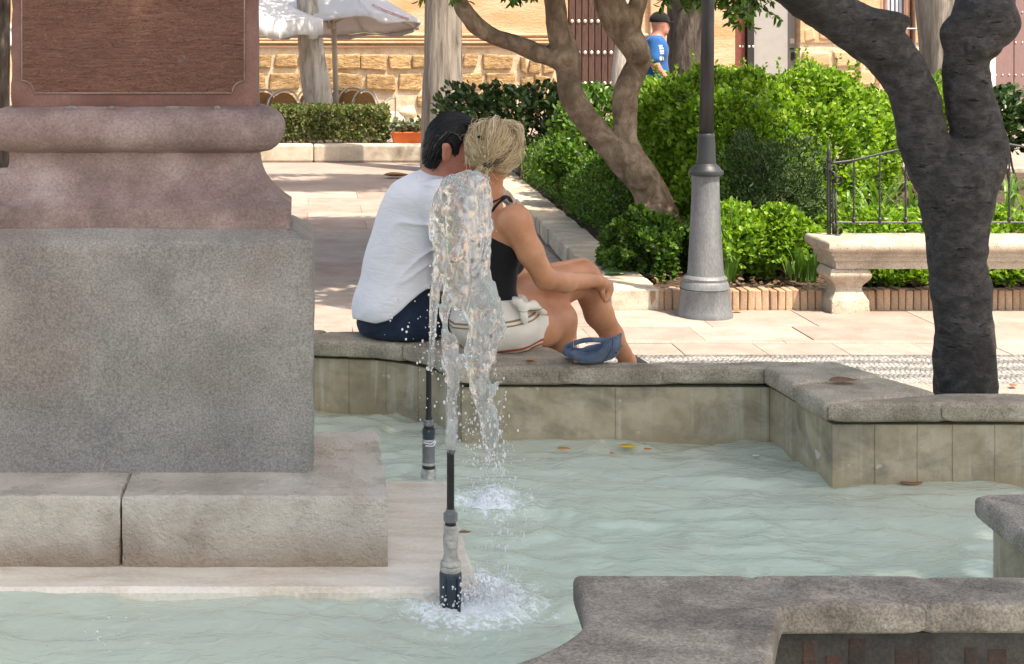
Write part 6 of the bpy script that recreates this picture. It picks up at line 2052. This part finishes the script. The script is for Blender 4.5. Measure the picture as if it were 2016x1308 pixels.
for i in range(130):       # ragged hair at the nape
    x0, y0 = 858 + gm.normal(0, 7), 296 + gm.normal(0, 7)
    x1, y1 = 851 + gm.normal(0, 7), 327 + gm.normal(0, 5)
    paths.append(spline([on_head(x0 + 4, y0 - 12, 1.0), on_head(x0, y0, 1.03), W(x1, y1, 5.575 + gm.normal(0, .03))], 4)); tone.append(np.clip(abs(gm.normal(.1, .25)), 0, 1))
MR = np.array([.104, .090, .110])
for i in range(520):
    th = gm.uniform(-1.5, 1.5)                     # across the head
    y0 = math.sin(th)
    st = np.array([.78 + gm.normal(0, .08), y0 * .75, .62 + gm.normal(0, .1)]) if abs(y0) < .75 else np.array([.30 + gm.normal(0, .1), y0 * .9, .35 + gm.normal(0, .15)])
    en = np.array([-.85 + gm.normal(0, .1), y0 * .6, -.35 + gm.normal(0, .22)])
    md = np.array([-.15, y0 * .85, 1.0 - .35 * abs(y0) + gm.normal(0, .05)])
    pts = []
    for t in np.linspace(0, 1, 12):
        d = st * (1 - t) ** 2 + 2 * md * t * (1 - t) * 1.15 + en * t ** 2
        d = d / np.linalg.norm(d)
        pts.append(HM + [-.006, 0, .004] + d * MR * (1 + gm.uniform(-.01, .03)))
    pts = np.array(pts)
    px, py = PXPY(pts[:, 0], pts[:, 1], pts[:, 2])
    ok = px < np.interp(py, [230, 245, 258, 270, 284, 296, 306, 312], [950, 948, 933, 925, 911, 901, 894, 874])
    if ok.sum() < 5: continue
    k0 = int(np.argmax(ok))
    pts = pts[k0:]
    if len(pts) < 5: continue
    if gm.random() < .5:
        pts = np.concatenate([pts, [pts[-1] + [-.004, 0, -.016], pts[-1] + [-.010 + gm.normal(0, .004), 0, -.030]]])
    paths.append(pts); tone.append(np.clip(abs(gm.normal(.2, .28)) + (.5 if (py[0] > 255 and gm.random() < .25) else 0), 0, 1))
strands('locks', paths, MAT['hair_dark'], mh, .0030, 4, tone, 6)

# ---- the passer-by in the blue shirt
YP = 16.2
dP = np.array([.95, .3])
walker = thing('person', (W(1290, 0, YP)[0], YP, 0), 'walking person in bright blue shirt with white print and black cap', 'person')
def Q(px, py, dy=0.0): return W(px, py, YP + dy)
f = Field(np.array([W(1255, 0, YP)[0] - .35, YP - .45, -.02]), np.array([W(1330, 0, YP)[0] + .35, YP + .45, 1.9]), .014)
f.ell(Q(1299, 46), (.092, .075, .115), .02); f.ell(Q(1306, 62), (.055, .055, .055), .03)
f.cone(Q(1315, 52), Q(1317, 56), .012, .015, .012)
f.chain([Q(1290, 82), Q(1297, 62)], [.07, .055], .03)
f.ell(Q(1290, 100), (.12, .19, .16), .06); f.ell(Q(1291, 140), (.115, .16, .16), .06); f.ell(Q(1291, 172), (.115, .165, .10), .06)
hands = []
for dy, el, wr in ((-.20, (1290, 128), (1309, 152)), (.20, (1283, 130), (1283, 160))):
    f.chain([Q(1288, 84, dy * .85), Q(*el, dy * 1.15), Q(*wr, dy * 1.2)], [.055, .043, .03], .03)
    w_ = Q(*wr, dy * 1.2); p_ = w_ + [.02, 0, -.06]
    f.chain([w_, p_], [.03, .036], .02)
    for k_ in range(4):
        a_ = p_ + [.0, (k_ - 1.5) * .016, -.03]
        f.chain([a_, a_ + [.01, 0, -.035], a_ + [.0, 0, -.06]], [.013, .012, .010], .006)
    f.chain([p_ + [.02, 0, .01], p_ + [.045, 0, -.02]], [.013, .011], .008)
for dy, kn_, an_ in ((-.09, (1308, 260), (1316, 345)), (.09, (1285, 262), (1262, 335))):
    f.chain([Q(1291, 182, dy), Q(*kn_, dy), Q(*an_, dy)], [.09, .06, .04], .04)
    a_ = Q(*an_, dy); f.chain([a_, a_ + [.16, .03, -.05]], [.042, .03], .02)
obj('body', f.mesh('body'), MAT['skin_man'], walker)
f = Field(np.array([W(1255, 0, YP)[0] - .15, YP - .42, .8]), np.array([W(1330, 0, YP)[0] + .15, YP + .42, 1.7]), .013)
f.ell(Q(1290, 100), (.12, .19, .16), .06, grow=.018); f.ell(Q(1291, 140), (.115, .16, .16), .06, grow=.02); f.ell(Q(1291, 165), (.115, .165, .08), .06, grow=.02)
for dy in (-.20, .20): f.chain([Q(1288, 84, dy * .85), Q(1289, 116, dy * 1.1)], [.075, .07], .04)
f.near(lambda x, y, z: .010 * fbm(x * 8, y * 8, z * 8, 3, 2))
f.cut(lambda X, Y, Z: np.maximum(Z - Q(0, 66)[2] + 0 * X + 0 * Y, Q(0, 172)[2] - Z))
shirt_me = f.mesh('shirt'); obj('shirt', shirt_me, MAT['blue_tee'], walker)
f = Field(np.array([W(1255, 0, YP)[0] - .3, YP - .3, .0]), np.array([W(1330, 0, YP)[0] + .3, YP + .3, 1.1]), .016)
f.ell(Q(1291, 178), (.125, .175, .11), .06)
for dy, kn_, an_ in ((-.09, (1308, 260), (1316, 338)), (.09, (1285, 262), (1262, 328))):
    f.chain([Q(1291, 182, dy), Q(*kn_, dy), Q(*an_, dy)], [.105, .08, .065], .05)
f.cut(lambda X, Y, Z: Z - Q(0, 168)[2] + 0 * X + 0 * Y)
obj('trousers', f.mesh('trousers'), MAT['jeans'], walker)
f = Field(Q(1299, 40) - [.16, .14, .08], Q(1299, 40) + [.22, .14, .16], .009)
f.ell(Q(1298, 40), (.105, .088, .095), .02)
f.cut(lambda X, Y, Z: Q(0, 44)[2] - Z + 0 * X + 0 * Y)
f.ell(Q(1316, 44), (.07, .07, .009), .01)
obj('cap', f.mesh('cap'), MAT['black_cap'], walker)
# white print on the shirt: short bars laid on the cloth
bvh = BVHTree.FromPolygons([v.co[:] for v in shirt_me.vertices], [p.vertices[:] for p in shirt_me.polygons])
mb = MB()
def print_patch(px0, px1, py0, py1):
    m = 4; V = []
    for j in range(m + 1):
        for i in range(m + 1):
            t = Q(px0 + (px1 - px0) * i / m, py0 + (py1 - py0) * j / m, -.6)
            dirn = (Vector(t) - Vector((0, 0, CAM_H))).normalized()
            h, nrm, _, _ = bvh.ray_cast(Vector(t), dirn)
            if h is None: return
            V.append(h - dirn * .006)
    mb.add(V, [[j * (m + 1) + i, j * (m + 1) + i + 1, (j + 1) * (m + 1) + i + 1, (j + 1) * (m + 1) + i] for j in range(m) for i in range(m)])
for (a, b, c, d) in ((1297, 1304, 89, 92), (1298, 1306, 94, 97), (1299, 1307, 99, 102), (1300, 1307, 104, 106.5), (1299, 1303, 112, 119), (1304, 1307, 112, 119)):
    print_patch(a, b, c, d)
if mb.n: mb.build('shirt_print', MAT['white_cotton'], walker)

# ---- the denim cap lying upside down on the coping
YH = 5.15
hat = thing('denim_cap', W(1172, 718, YH), 'faded blue denim cap lying upturned on the coping beside the knees', 'cap')
c0 = W(1167, 718, YH); c0[1] = YH
NA, NH = 72, 14
rx, ry = R(61, YH), R(52, YH)
deg = [0, 25, 55, 100, 150, 176, 188, 203, 230, 262, 276, 290, 325, 360]
hts = [52, 47, 26, 16, 16, 27, 31, 20, 18, 20, 34, 55, 58, 52]
def rim_h(a): return R(np.interp(math.degrees(a) % 360, deg, hts), YH)
V = []
for j in range(NH + 1):
    t = j / NH
    for i in range(NA):
        a = 2 * math.pi * i / NA
        prof = math.sin(t * math.pi / 2) ** .55 * (1 - .05 * t ** 3)
        wob = 1 + .12 * vnoise(math.cos(a) * 2.2, math.sin(a) * 2.2, t * 2.4, 5) * (.3 + t)
        z = rim_h(a) * (1 - math.cos(t * math.pi / 2)) ** .9 + .005 * vnoise(math.cos(a) * 4, math.sin(a) * 4, t * 5, 2) * t
        V.append((c0[0] + rx * prof * math.cos(a) * wob, c0[1] + ry * prof * math.sin(a) * wob, .4245 + z))
Q_ = [[j * NA + i, j * NA + (i + 1) % NA, (j + 1) * NA + (i + 1) % NA, (j + 1) * NA + i] for j in range(NH) for i in range(NA)]
o = obj('crown', make_mesh('crown', np.array(V), np.array(Q_)), MAT['denim'], hat); so = o.modifiers.new('t', 'SOLIDIFY'); so.thickness = .004
VV = np.array(V).reshape(NH + 1, NA, 3)
rim = [tuple(VV[NH, i % NA]) for i in range(NA + 1)]
MB().tube(rim, .0026, 6, caps=False).build('hem', MAT['denim'], hat, smooth=True)
for a in (0, 60, 120, 235, 300):
    i = int(a / 360 * NA)
    MB().tube([VV[j, i] * 1.0 + np.array([math.cos(math.radians(a)) * .0015, math.sin(math.radians(a)) * .0015, 0]) for j in range(2, NH + 1)], .0018, 5).build('seam', MAT['denim'], hat, smooth=True)
# the closing strap arches over the cut-out, with its buckle
sa, sb = np.array(VV[NH, int(184 / 360 * NA)]), np.array(VV[NH, int(291 / 360 * NA)])
ms = (sa + sb) / 2 + np.array([-.012, -.030, .018])
sp = spline([sa, ms, sb], 12)
V2 = np.concatenate([sp + [0, 0, .004], sp - [0, 0, .013]]); m_ = len(sp)
o = obj('strap', make_mesh('strap', V2, np.array([[i, i + 1, m_ + i + 1, m_ + i] for i in range(m_ - 1)])), MAT['denim'], hat); o.modifiers.new('t', 'SOLIDIFY').thickness = .003
bk = sp[int(m_ * .30)] - [0, 0, .0045]
fr = np.array([bk + [dx, -.005, dz] for dx, dz in ((-.008, -.012), (.008, -.012), (.008, .012), (-.008, .012), (-.008, -.012))])
MB().tube(fr, .0014, 5).build('buckle', MAT['alu'], hat)
V3_ = []; nb = 15
for i in range(nb):
    a = math.radians(75) + (i / (nb - 1) - .5) * 1.7
    p = VV[NH, int(round(a / (2 * math.pi) * NA)) % NA]
    outw = np.array([math.cos(math.radians(75)), math.sin(math.radians(75)), 0])
    reach = .065 * math.cos((i / (nb - 1) - .5) * 2.9) ** .7 + .002
    for k_ in range(5):
        V3_.append(p + outw * reach * k_ / 4 + [0, 0, -.022 * (k_ / 4)])
o = obj('bill', make_mesh('bill', np.array(V3_), np.array([[i * 5 + k_, i * 5 + k_ + 1, (i + 1) * 5 + k_ + 1, (i + 1) * 5 + k_] for i in range(nb - 1) for k_ in range(4)])), MAT['denim'], hat); o.modifiers.new('t', 'SOLIDIFY').thickness = .005
for a, j in ((318, 8), (345, 10)):
    p = VV[j, int(a / 360 * NA)]
    MB().lathe([(.0030, 0), (.0042, .001), (.0030, .002)], 8, M=Matrix.Translation(Vector(p) + Vector((math.cos(math.radians(a)), math.sin(math.radians(a)), 0)) * .004) @ Euler((math.radians(90), 0, math.radians(a + 90))).to_matrix().to_4x4()).build('eyelet', MAT['jeans'], hat)
# ------------------------------------------------------------------ water in the basin
S1 = np.array([.375, 3.70]); S2 = np.array([.52, 4.45])         # where the falling water lands
def water_height(x, y):
    w1 = fbm(x * 4.2 + .8 * vnoise(x * 3, y * 3, 0, 4), y * 7.0, 0, 2, 11)
    w2 = fbm(x * 13, y * 21, 1.7, 2, 12)
    rg = 1 - np.abs(vnoise(x * 5 + y * 2 + .5 * vnoise(x * 9, y * 9, 0, 8), y * 9.5, 3.1, 13))
    h = .018 * w1 + .0032 * w2 + .013 * (rg ** 2 - .4)
    for S, a in ((S1, .010), (S2, .008)):
        r = np.hypot(x - S[0], y - S[1])
        h = h + a * np.exp(-r / .28) * np.sin(r * 62 + 2 * vnoise(x * 9, y * 9, 0, 7)) + a * 1.6 * np.exp(-(r / .17) ** 2) * fbm(x * 30, y * 30, 0, 3, 14)
    return h
xs_ = np.arange(-4.05, 3.06, .0155); ys_ = np.arange(2.0, 5.76, .0155)
X, Y = np.meshgrid(xs_, ys_)
Z = WATER_Z + water_height(X, Y)
inner_loop = np.concatenate([(spline(s[0], 8) if s[3] else np.array(s[0], float))[:-1] for s in SEGS_ALL])
def inside(poly, x, y):
    c = np.zeros(x.shape, bool); n = len(poly)
    for i in range(n):
        (x0, y0), (x1, y1) = poly[i], poly[(i + 1) % n]
        if y0 == y1: continue
        c ^= ((y0 > y) != (y1 > y)) & (x < (x1 - x0) * (y - y0) / (y1 - y0) + x0)
    return c
m_in = inside(inner_loop, X, Y)
for _ in range(4):                                            # let the sheet run a little into the wall
    g_ = m_in.copy(); g_[1:] |= m_in[:-1]; g_[:-1] |= m_in[1:]; g_[:, 1:] |= m_in[:, :-1]; g_[:, :-1] |= m_in[:, 1:]; m_in = g_
ny, nx = X.shape
idx = np.arange(nx * ny).reshape(ny, nx)
cellin = m_in[:-1, :-1] & m_in[1:, :-1] & m_in[:-1, 1:] & m_in[1:, 1:]
q = np.stack([idx[:-1, :-1], idx[:-1, 1:], idx[1:, 1:], idx[1:, :-1]], -1)[cellin]
used = np.unique(q); remap = np.full(nx * ny, -1); remap[used] = np.arange(len(used))
P = np.stack([X, Y, Z], -1).reshape(-1, 3)[used]
me = make_mesh('water', P, remap[q], True)
fo = np.zeros(len(P))
for S, rr, a in ((S1, .115, 1.0), (S2, .085, .68)):
    r = np.hypot(P[:, 0] - S[0], (P[:, 1] - S[1]) * .8)
    fo += a * np.exp(-(r / (rr * 1.35)) ** 2)
fattr(me, 'foam', np.clip(fo, 0, 1), 'POINT')
def water_material():
    m, nt, b, out = nodes('basin_water')
    b.inputs['Base Color'].default_value = (.87, .98, .83, 1)
    b.inputs['Roughness'].default_value = .02
    b.inputs['IOR'].default_value = 1.33
    b.inputs['Transmission Weight'].default_value = .5
    b.inputs['Specular IOR Level'].default_value = .85
    v = coords(nt)
    bumpn(nt, b, [(noise(nt, coords(nt, (1, 1.7, 1)), 16, 3, .5, dist=.8), .5, .014)])
    mx = b
    foam = N(nt, 'BsdfDiffuse'); foam.inputs[0].default_value = (.86, .92, .95, 1)
    a = N(nt, 'Attribute'); a.attribute_name = 'foam'
    fn = noise(nt, v, 42, 6, .7, dist=.8)
    thr = mathn(nt, 'SUBTRACT', mathn(nt, 'MULTIPLY_ADD', a.outputs['Fac'], .5, fn), .64)
    ff = mathn(nt, 'MULTIPLY', thr, 5.0); ff.node.use_clamp = True
    ff = mathn(nt, 'MULTIPLY', ff, .9)
    m2 = N(nt, 'MixShader'); nt.links.new(ff, m2.inputs[0])
    nt.links.new(mx.outputs[0], m2.inputs[1]); nt.links.new(foam.outputs[0], m2.inputs[2])
    nt.links.new(m2.outputs[0], out.inputs[0])
    return m
water = obj('water', me, water_material()); tag(water, kind='structure')

# ------------------------------------------------------------------ nozzles
def nozzle(base_px, Yn, rows, label, z0):
    """rows: (name, material, [(py, half width px)...])"""
    c = W(base_px, 0, Yn)
    t = thing('fountain_nozzle', (c[0], Yn, z0), label, 'nozzle', 'fountain nozzles on the wet slab')
    for nm, mt, prof in rows:
        pr = [(R(hw, Yn), CAM_H - (py - PY0) * Yn / F) for py, hw in prof]
        MB().lathe(pr, 20 if nm != 'hex_nut' else 6, (c[0], Yn, 0)).build(nm, MAT[mt], t, smooth=nm not in ('hex_nut',)).modifiers.new('e', 'EDGE_SPLIT').split_angle = math.radians(35)
    return t
YN1, YN2 = 3.655, 4.65
n1 = nozzle(887, YN1, [
    ('union', 'pvc_blue', [(1210, 21), (1150, 22), (1128, 22), (1124, 20)]),
    ('collar', 'pvc_pale', [(1124, 20), (1118, 21.5), (1113, 19), (1111, 21), (1106, 20), (1103, 17)]),
    ('coupling', 'pvc_pale', [(1103, 16), (1096, 14.5), (1088, 13), (1078, 14), (1064, 15)]),
    ('valve_body', 'pvc_pale', [(1064, 15), (1052, 14.5), (1048, 13), (1040, 14), (1034, 13.5)]),
    ('ring', 'pvc_black', [(1034, 11), (1027, 11)]),
    ('hex_nut', 'pvc_grey', [(1027, 13), (1024, 14), (1010, 14), (1008, 12)]),
    ('cap_ring', 'pvc_grey', [(1008, 10), (1002, 9)]),
    ('pipe', 'pvc_black', [(1002, 7.4), (900, 7.4), (886, 7.6), (885, 6.2)])], 'black upright nozzle pipe with pale limescaled fittings standing in front of the slab corner', .05)
mb = MB().box((W(886, 0, YN1)[0] - .012, YN1 - .030, float(W(0, 1075, YN1)[2])), (W(886, 0, YN1)[0] + .014, YN1 - .012, float(W(0, 1060, YN1)[2])))
mb.build('valve_lever', MAT['pvc_pale'], n1, bev=.004)
for x_ in (-.018, .0, .018):
    MB().box((W(887, 0, YN1)[0] + x_ - .004, YN1 - .028, .14), (W(887, 0, YN1)[0] + x_ + .004, YN1 - .022, .225)).build('grip_rib', MAT['pvc_blue'], n1, bev=.002)
n2 = nozzle(844, YN2, [
    ('wrapped_base', 'tape', [(956, 15), (948, 14.5), (935, 15.5), (922, 14)]),
    ('band', 'pvc_black', [(922, 13), (915, 13)]), ('tape_band', 'tape', [(915, 13.2), (910, 13.2)]),
    ('coupling', 'pvc_grey', [(910, 13), (895, 12.2), (893, 13), (880, 12.5), (878, 13), (868, 12)]),
    ('tape_band', 'tape', [(868, 12.5), (864, 12.5)]),
    ('union', 'pvc_blue', [(864, 12), (856, 12), (854, 13), (844, 12.5)]), ('band', 'pvc_black', [(844, 10), (838, 10)]),
    ('hex_nut', 'pvc_grey', [(838, 10), (836, 10.5), (828, 10.5), (826, 9)]),
    ('ring', 'pvc_black', [(826, 7), (822, 6.5)]),
    ('pipe', 'pvc_black', [(822, 5.6), (740, 5.6), (730, 5.8)])], 'taped black nozzle pipe standing behind the slab beside the far wall', .1)
hk = W(844, 0, YN2)
MB().tube(spline([(hk[0] - .018, YN2 - .022, float(W(0, 868, YN2)[2])), (hk[0] + .004, YN2 - .026, float(W(0, 870, YN2)[2])), (hk[0] + .019, YN2 - .018, float(W(0, 866, YN2)[2])), (hk[0] + .012, YN2 - .024, float(W(0, 874, YN2)[2])), (hk[0] - .012, YN2 - .024, float(W(0, 874, YN2)[2]))], 5), .0018, 5).build('string', MAT['white_cotton'], n2)

# ------------------------------------------------------------------ the jets
def jet_material():
    m, nt, b, out = nodes('jet_water')
    b.inputs['Base Color'].default_value = (.97, .99, .99, 1)
    b.inputs['Roughness'].default_value = .04
    b.inputs['IOR'].default_value = 1.33
    b.inputs['Transmission Weight'].default_value = 1.0
    v = coords(nt, (1, 1, .35))
    bumpn(nt, b, [(noise(nt, v, 120, 2, .5), .15, .003)])
    air = N(nt, 'BsdfDiffuse'); air.inputs[0].default_value = (.80, .83, .82, 1)
    tr = N(nt, 'BsdfTranslucent'); tr.inputs[0].default_value = (.80, .83, .82, 1)
    am = N(nt, 'AddShader')
    mm = N(nt, 'MixShader'); mm.inputs[0].default_value = .5
    nt.links.new(air.outputs[0], mm.inputs[1]); nt.links.new(tr.outputs[0], mm.inputs[2])
    mx = N(nt, 'MixShader')
    fac = ramp(nt, noise(nt, coords(nt, (1, 1, .3)), 60, 4, .6), [(.36, .17), (.74, .44)])
    nt.links.new(fac, mx.inputs[0])
    nt.links.new(b.outputs[0], mx.inputs[1]); nt.links.new(mm.outputs[0], mx.inputs[2])
    nt.links.new(mx.outputs[0], out.inputs[0])
    return m
MAT['jet'] = jet_material()
MAT['drop'] = plain('water_drop', (.9, .93, .94), .05); 
_b = [n for n in MAT['drop'].node_tree.nodes if n.type == 'BSDF_PRINCIPLED'][0]; _b.inputs['Transmission Weight'].default_value = .35; _b.inputs['IOR'].default_value = 1.33
YJ = 3.655
jet = thing('water_jet', (W(887, 0, YJ)[0], YJ, .55), 'tall frothy water jet rising from the front nozzle and falling back in strands', 'water jet', 'fountain jets')
def J(px, py, dy=0.0): return W(px, py, YJ + dy)
def jr(r): return R(r, YJ)
f = Field(J(835, 925) - [0, .09, 0], J(1005, 335) + [0, .09, 0], .0029)
def jc(rows, k=.012):
    p = spline(np.array([np.r_[J(r[0], r[1], r[3] if len(r) > 3 else 0), jr(r[2])] for r in rows]), 4)
    f.chain(p[:, :3], p[:, 3], k, m=.02)
jc([(888, 888, 6.5), (889, 840, 7.5), (891, 780, 9), (893, 730, 11), (895, 660, 14), (898, 590, 18), (903, 520, 27), (908, 450, 36), (910, 405, 38), (912, 385, 30)])
jc([(890, 372, 22), (918, 366, 20), (942, 362, 18)], .02)
jc([(874, 392, 20), (869, 440, 19), (868, 490, 16), (864, 540, 9), (859, 590, 5.5)], .015)
jc([(876, 500, 14), (880, 560, 12), (882, 620, 12), (886, 690, 11), (890, 740, 10)], .015)
jc([(948, 380, 16), (950, 440, 14), (946, 500, 14), (944, 550, 16), (950, 595, 31, -.01), (954, 640, 35, -.015), (951, 690, 34, -.01), (950, 735, 26), (948, 775, 15), (957, 805, 13), (966, 830, 12), (968, 860, 7), (971, 895, 4)], .015)
jc([(925, 470, 24), (928, 540, 20), (925, 600, 16), (918, 650, 12), (922, 700, 9)], .02)
jc([(966, 700, 14, -.02), (973, 745, 9, -.02), (964, 780, 7, -.02)], .01)
def froth(x, y, z):
    px, py = PXPY(x, y, z)
    up = np.interp(py, [340, 420, 560, 700, 740, 900], [.0045, .007, .011, .0105, .003, .0012])
    edge = np.interp(py, [340, 560, 700, 900], [0, .001, .003, -.002])
    n = fbm(x * 64, y * 64, z * 34, 2, 31)
    hole = np.clip(vnoise(x * 42, 0 * y, z * 17, 33) - .38, 0, 1) * np.interp(py, [440, 530, 720, 780], [0, .075, .06, .0])
    rip = .0030 * vnoise(x * 125, y * 125, z * 55, 35)
    return n * up + rip + hole + edge
f.near(froth, .045)
jm = f.mesh('water_column', relax=1)
obj('water_column', jm, MAT['jet'], jet)

def drops(name, rows, parent, seed, smin=.0011, smax=.0031):
    """rows: (px, py, sx, sy, n, dyspread, stretch)"""
    g = np.random.default_rng(seed)
    base = MB().sphere((0, 0, 0), 1.0, 6, 4)
    bv, bq, bt = base.v[0], base.q[0], base.t[0]
    V = []; Qd = []; Td = []; n0 = 0
    for (px, py, sx, sy, n, dy, st, Yd) in rows:
        for _ in range(n):
            p = W(px + g.normal(0, sx), py + g.normal(0, sy), Yd + g.normal(0, dy))
            if p[2] < WATER_Z + .004: p[2] = WATER_Z + .004 + abs(g.normal(0, .01))
            s = smin + (smax - smin) * g.random() ** 2.2
            V.append(bv * [s, s, s * g.uniform(1, st)] + p); Qd.append(bq + n0); Td.append(bt + n0); n0 += len(bv)
    me = make_mesh(name, np.concatenate(V), [np.concatenate(Qd), np.concatenate(Td)], True)
    o = obj(name, me, MAT['drop'], parent); tag(o, kind='stuff'); return o
drops('droplets', [(860, 520, 8, 60, 40, .03, 1.6, YJ), (905, 700, 30, 70, 60, .03, 2.0, YJ), (965, 800, 18, 50, 75, .03, 2.4, YJ), (975, 880, 14, 40, 60, .03, 3.0, YJ), (925, 830, 28, 50, 80, .03, 2.0, YJ),
                   (955, 400, 10, 40, 30, .03, 1.3, YJ), (790, 640, 45, 30, 16, .05, 1.3, YJ), (850, 700, 14, 60, 40, .04, 2, YJ), (985, 1080, 24, 70, 130, .04, 4, YJ), (960, 1165, 40, 16, 150, .05, 1.5, YJ), (905, 360, 30, 8, 20, .02, 1.0, YJ)], jet, 3)
drops('splash_crown', [(935, 1175, 26, 10, 200, .05, 1.6, YJ), (960, 1150, 30, 18, 110, .05, 2.6, YJ), (890, 1195, 34, 8, 90, .04, 1.2, YJ)], jet, 4, .0014, .0042)
jet2 = thing('water_jet', (W(848, 0, YN2)[0], YN2, .49), 'thin water strand rising from the taped rear nozzle', 'water jet', 'fountain jets')
p = spline(np.array([np.r_[W(a, b, YN2 + e), R(r_, YN2)] for a, b, r_, e in ((847, 733, 4.6, 0), (849, 700, 5.2, 0), (852, 650, 6.0, 0), (856, 590, 7.5, .0), (862, 530, 9, -.0), (872, 480, 11, -.01), (890, 440, 12, -.02), (908, 450, 10, -.04), (925, 520, 9, -.07), (938, 640, 9, -.11), (948, 780, 7, -.15), (955, 880, 5, -.18))]), 5)
f = Field((p[:, :3] - p[:, 3:] - .03).min(0), (p[:, :3] + p[:, 3:] + .03).max(0), .0042)
f.chain(p[:, :3], p[:, 3], .01, m=.02)
f.near(lambda x, y, z: .0065 * fbm(x * 60, y * 60, z * 26, 3, 41) + .0015 * vnoise(x * 140, y * 140, z * 60, 42), .03)
obj('water_column', f.mesh('water_column'), MAT['jet'], jet2)
drops('droplets', [(852, 640, 7, 60, 40, .03, 1.6, YN2), (845, 830, 16, 50, 26, .04, 1.5, YN2), (965, 930, 26, 26, 150, .06, 3.0, 4.45), (970, 985, 34, 14, 180, .08, 1.6, 4.45), (945, 850, 16, 60, 60, .04, 2.5, 4.45)], jet2, 7)
# a small bubbling upwelling near the front of the basin, off to the side
drops('foam_bubbles', [(215, 1240, 60, 22, 26, .08, 1.0, 3.25), (985, 1200, 60, 16, 90, .1, 1.0, 3.55)], jet, 9, .0012, .0032)
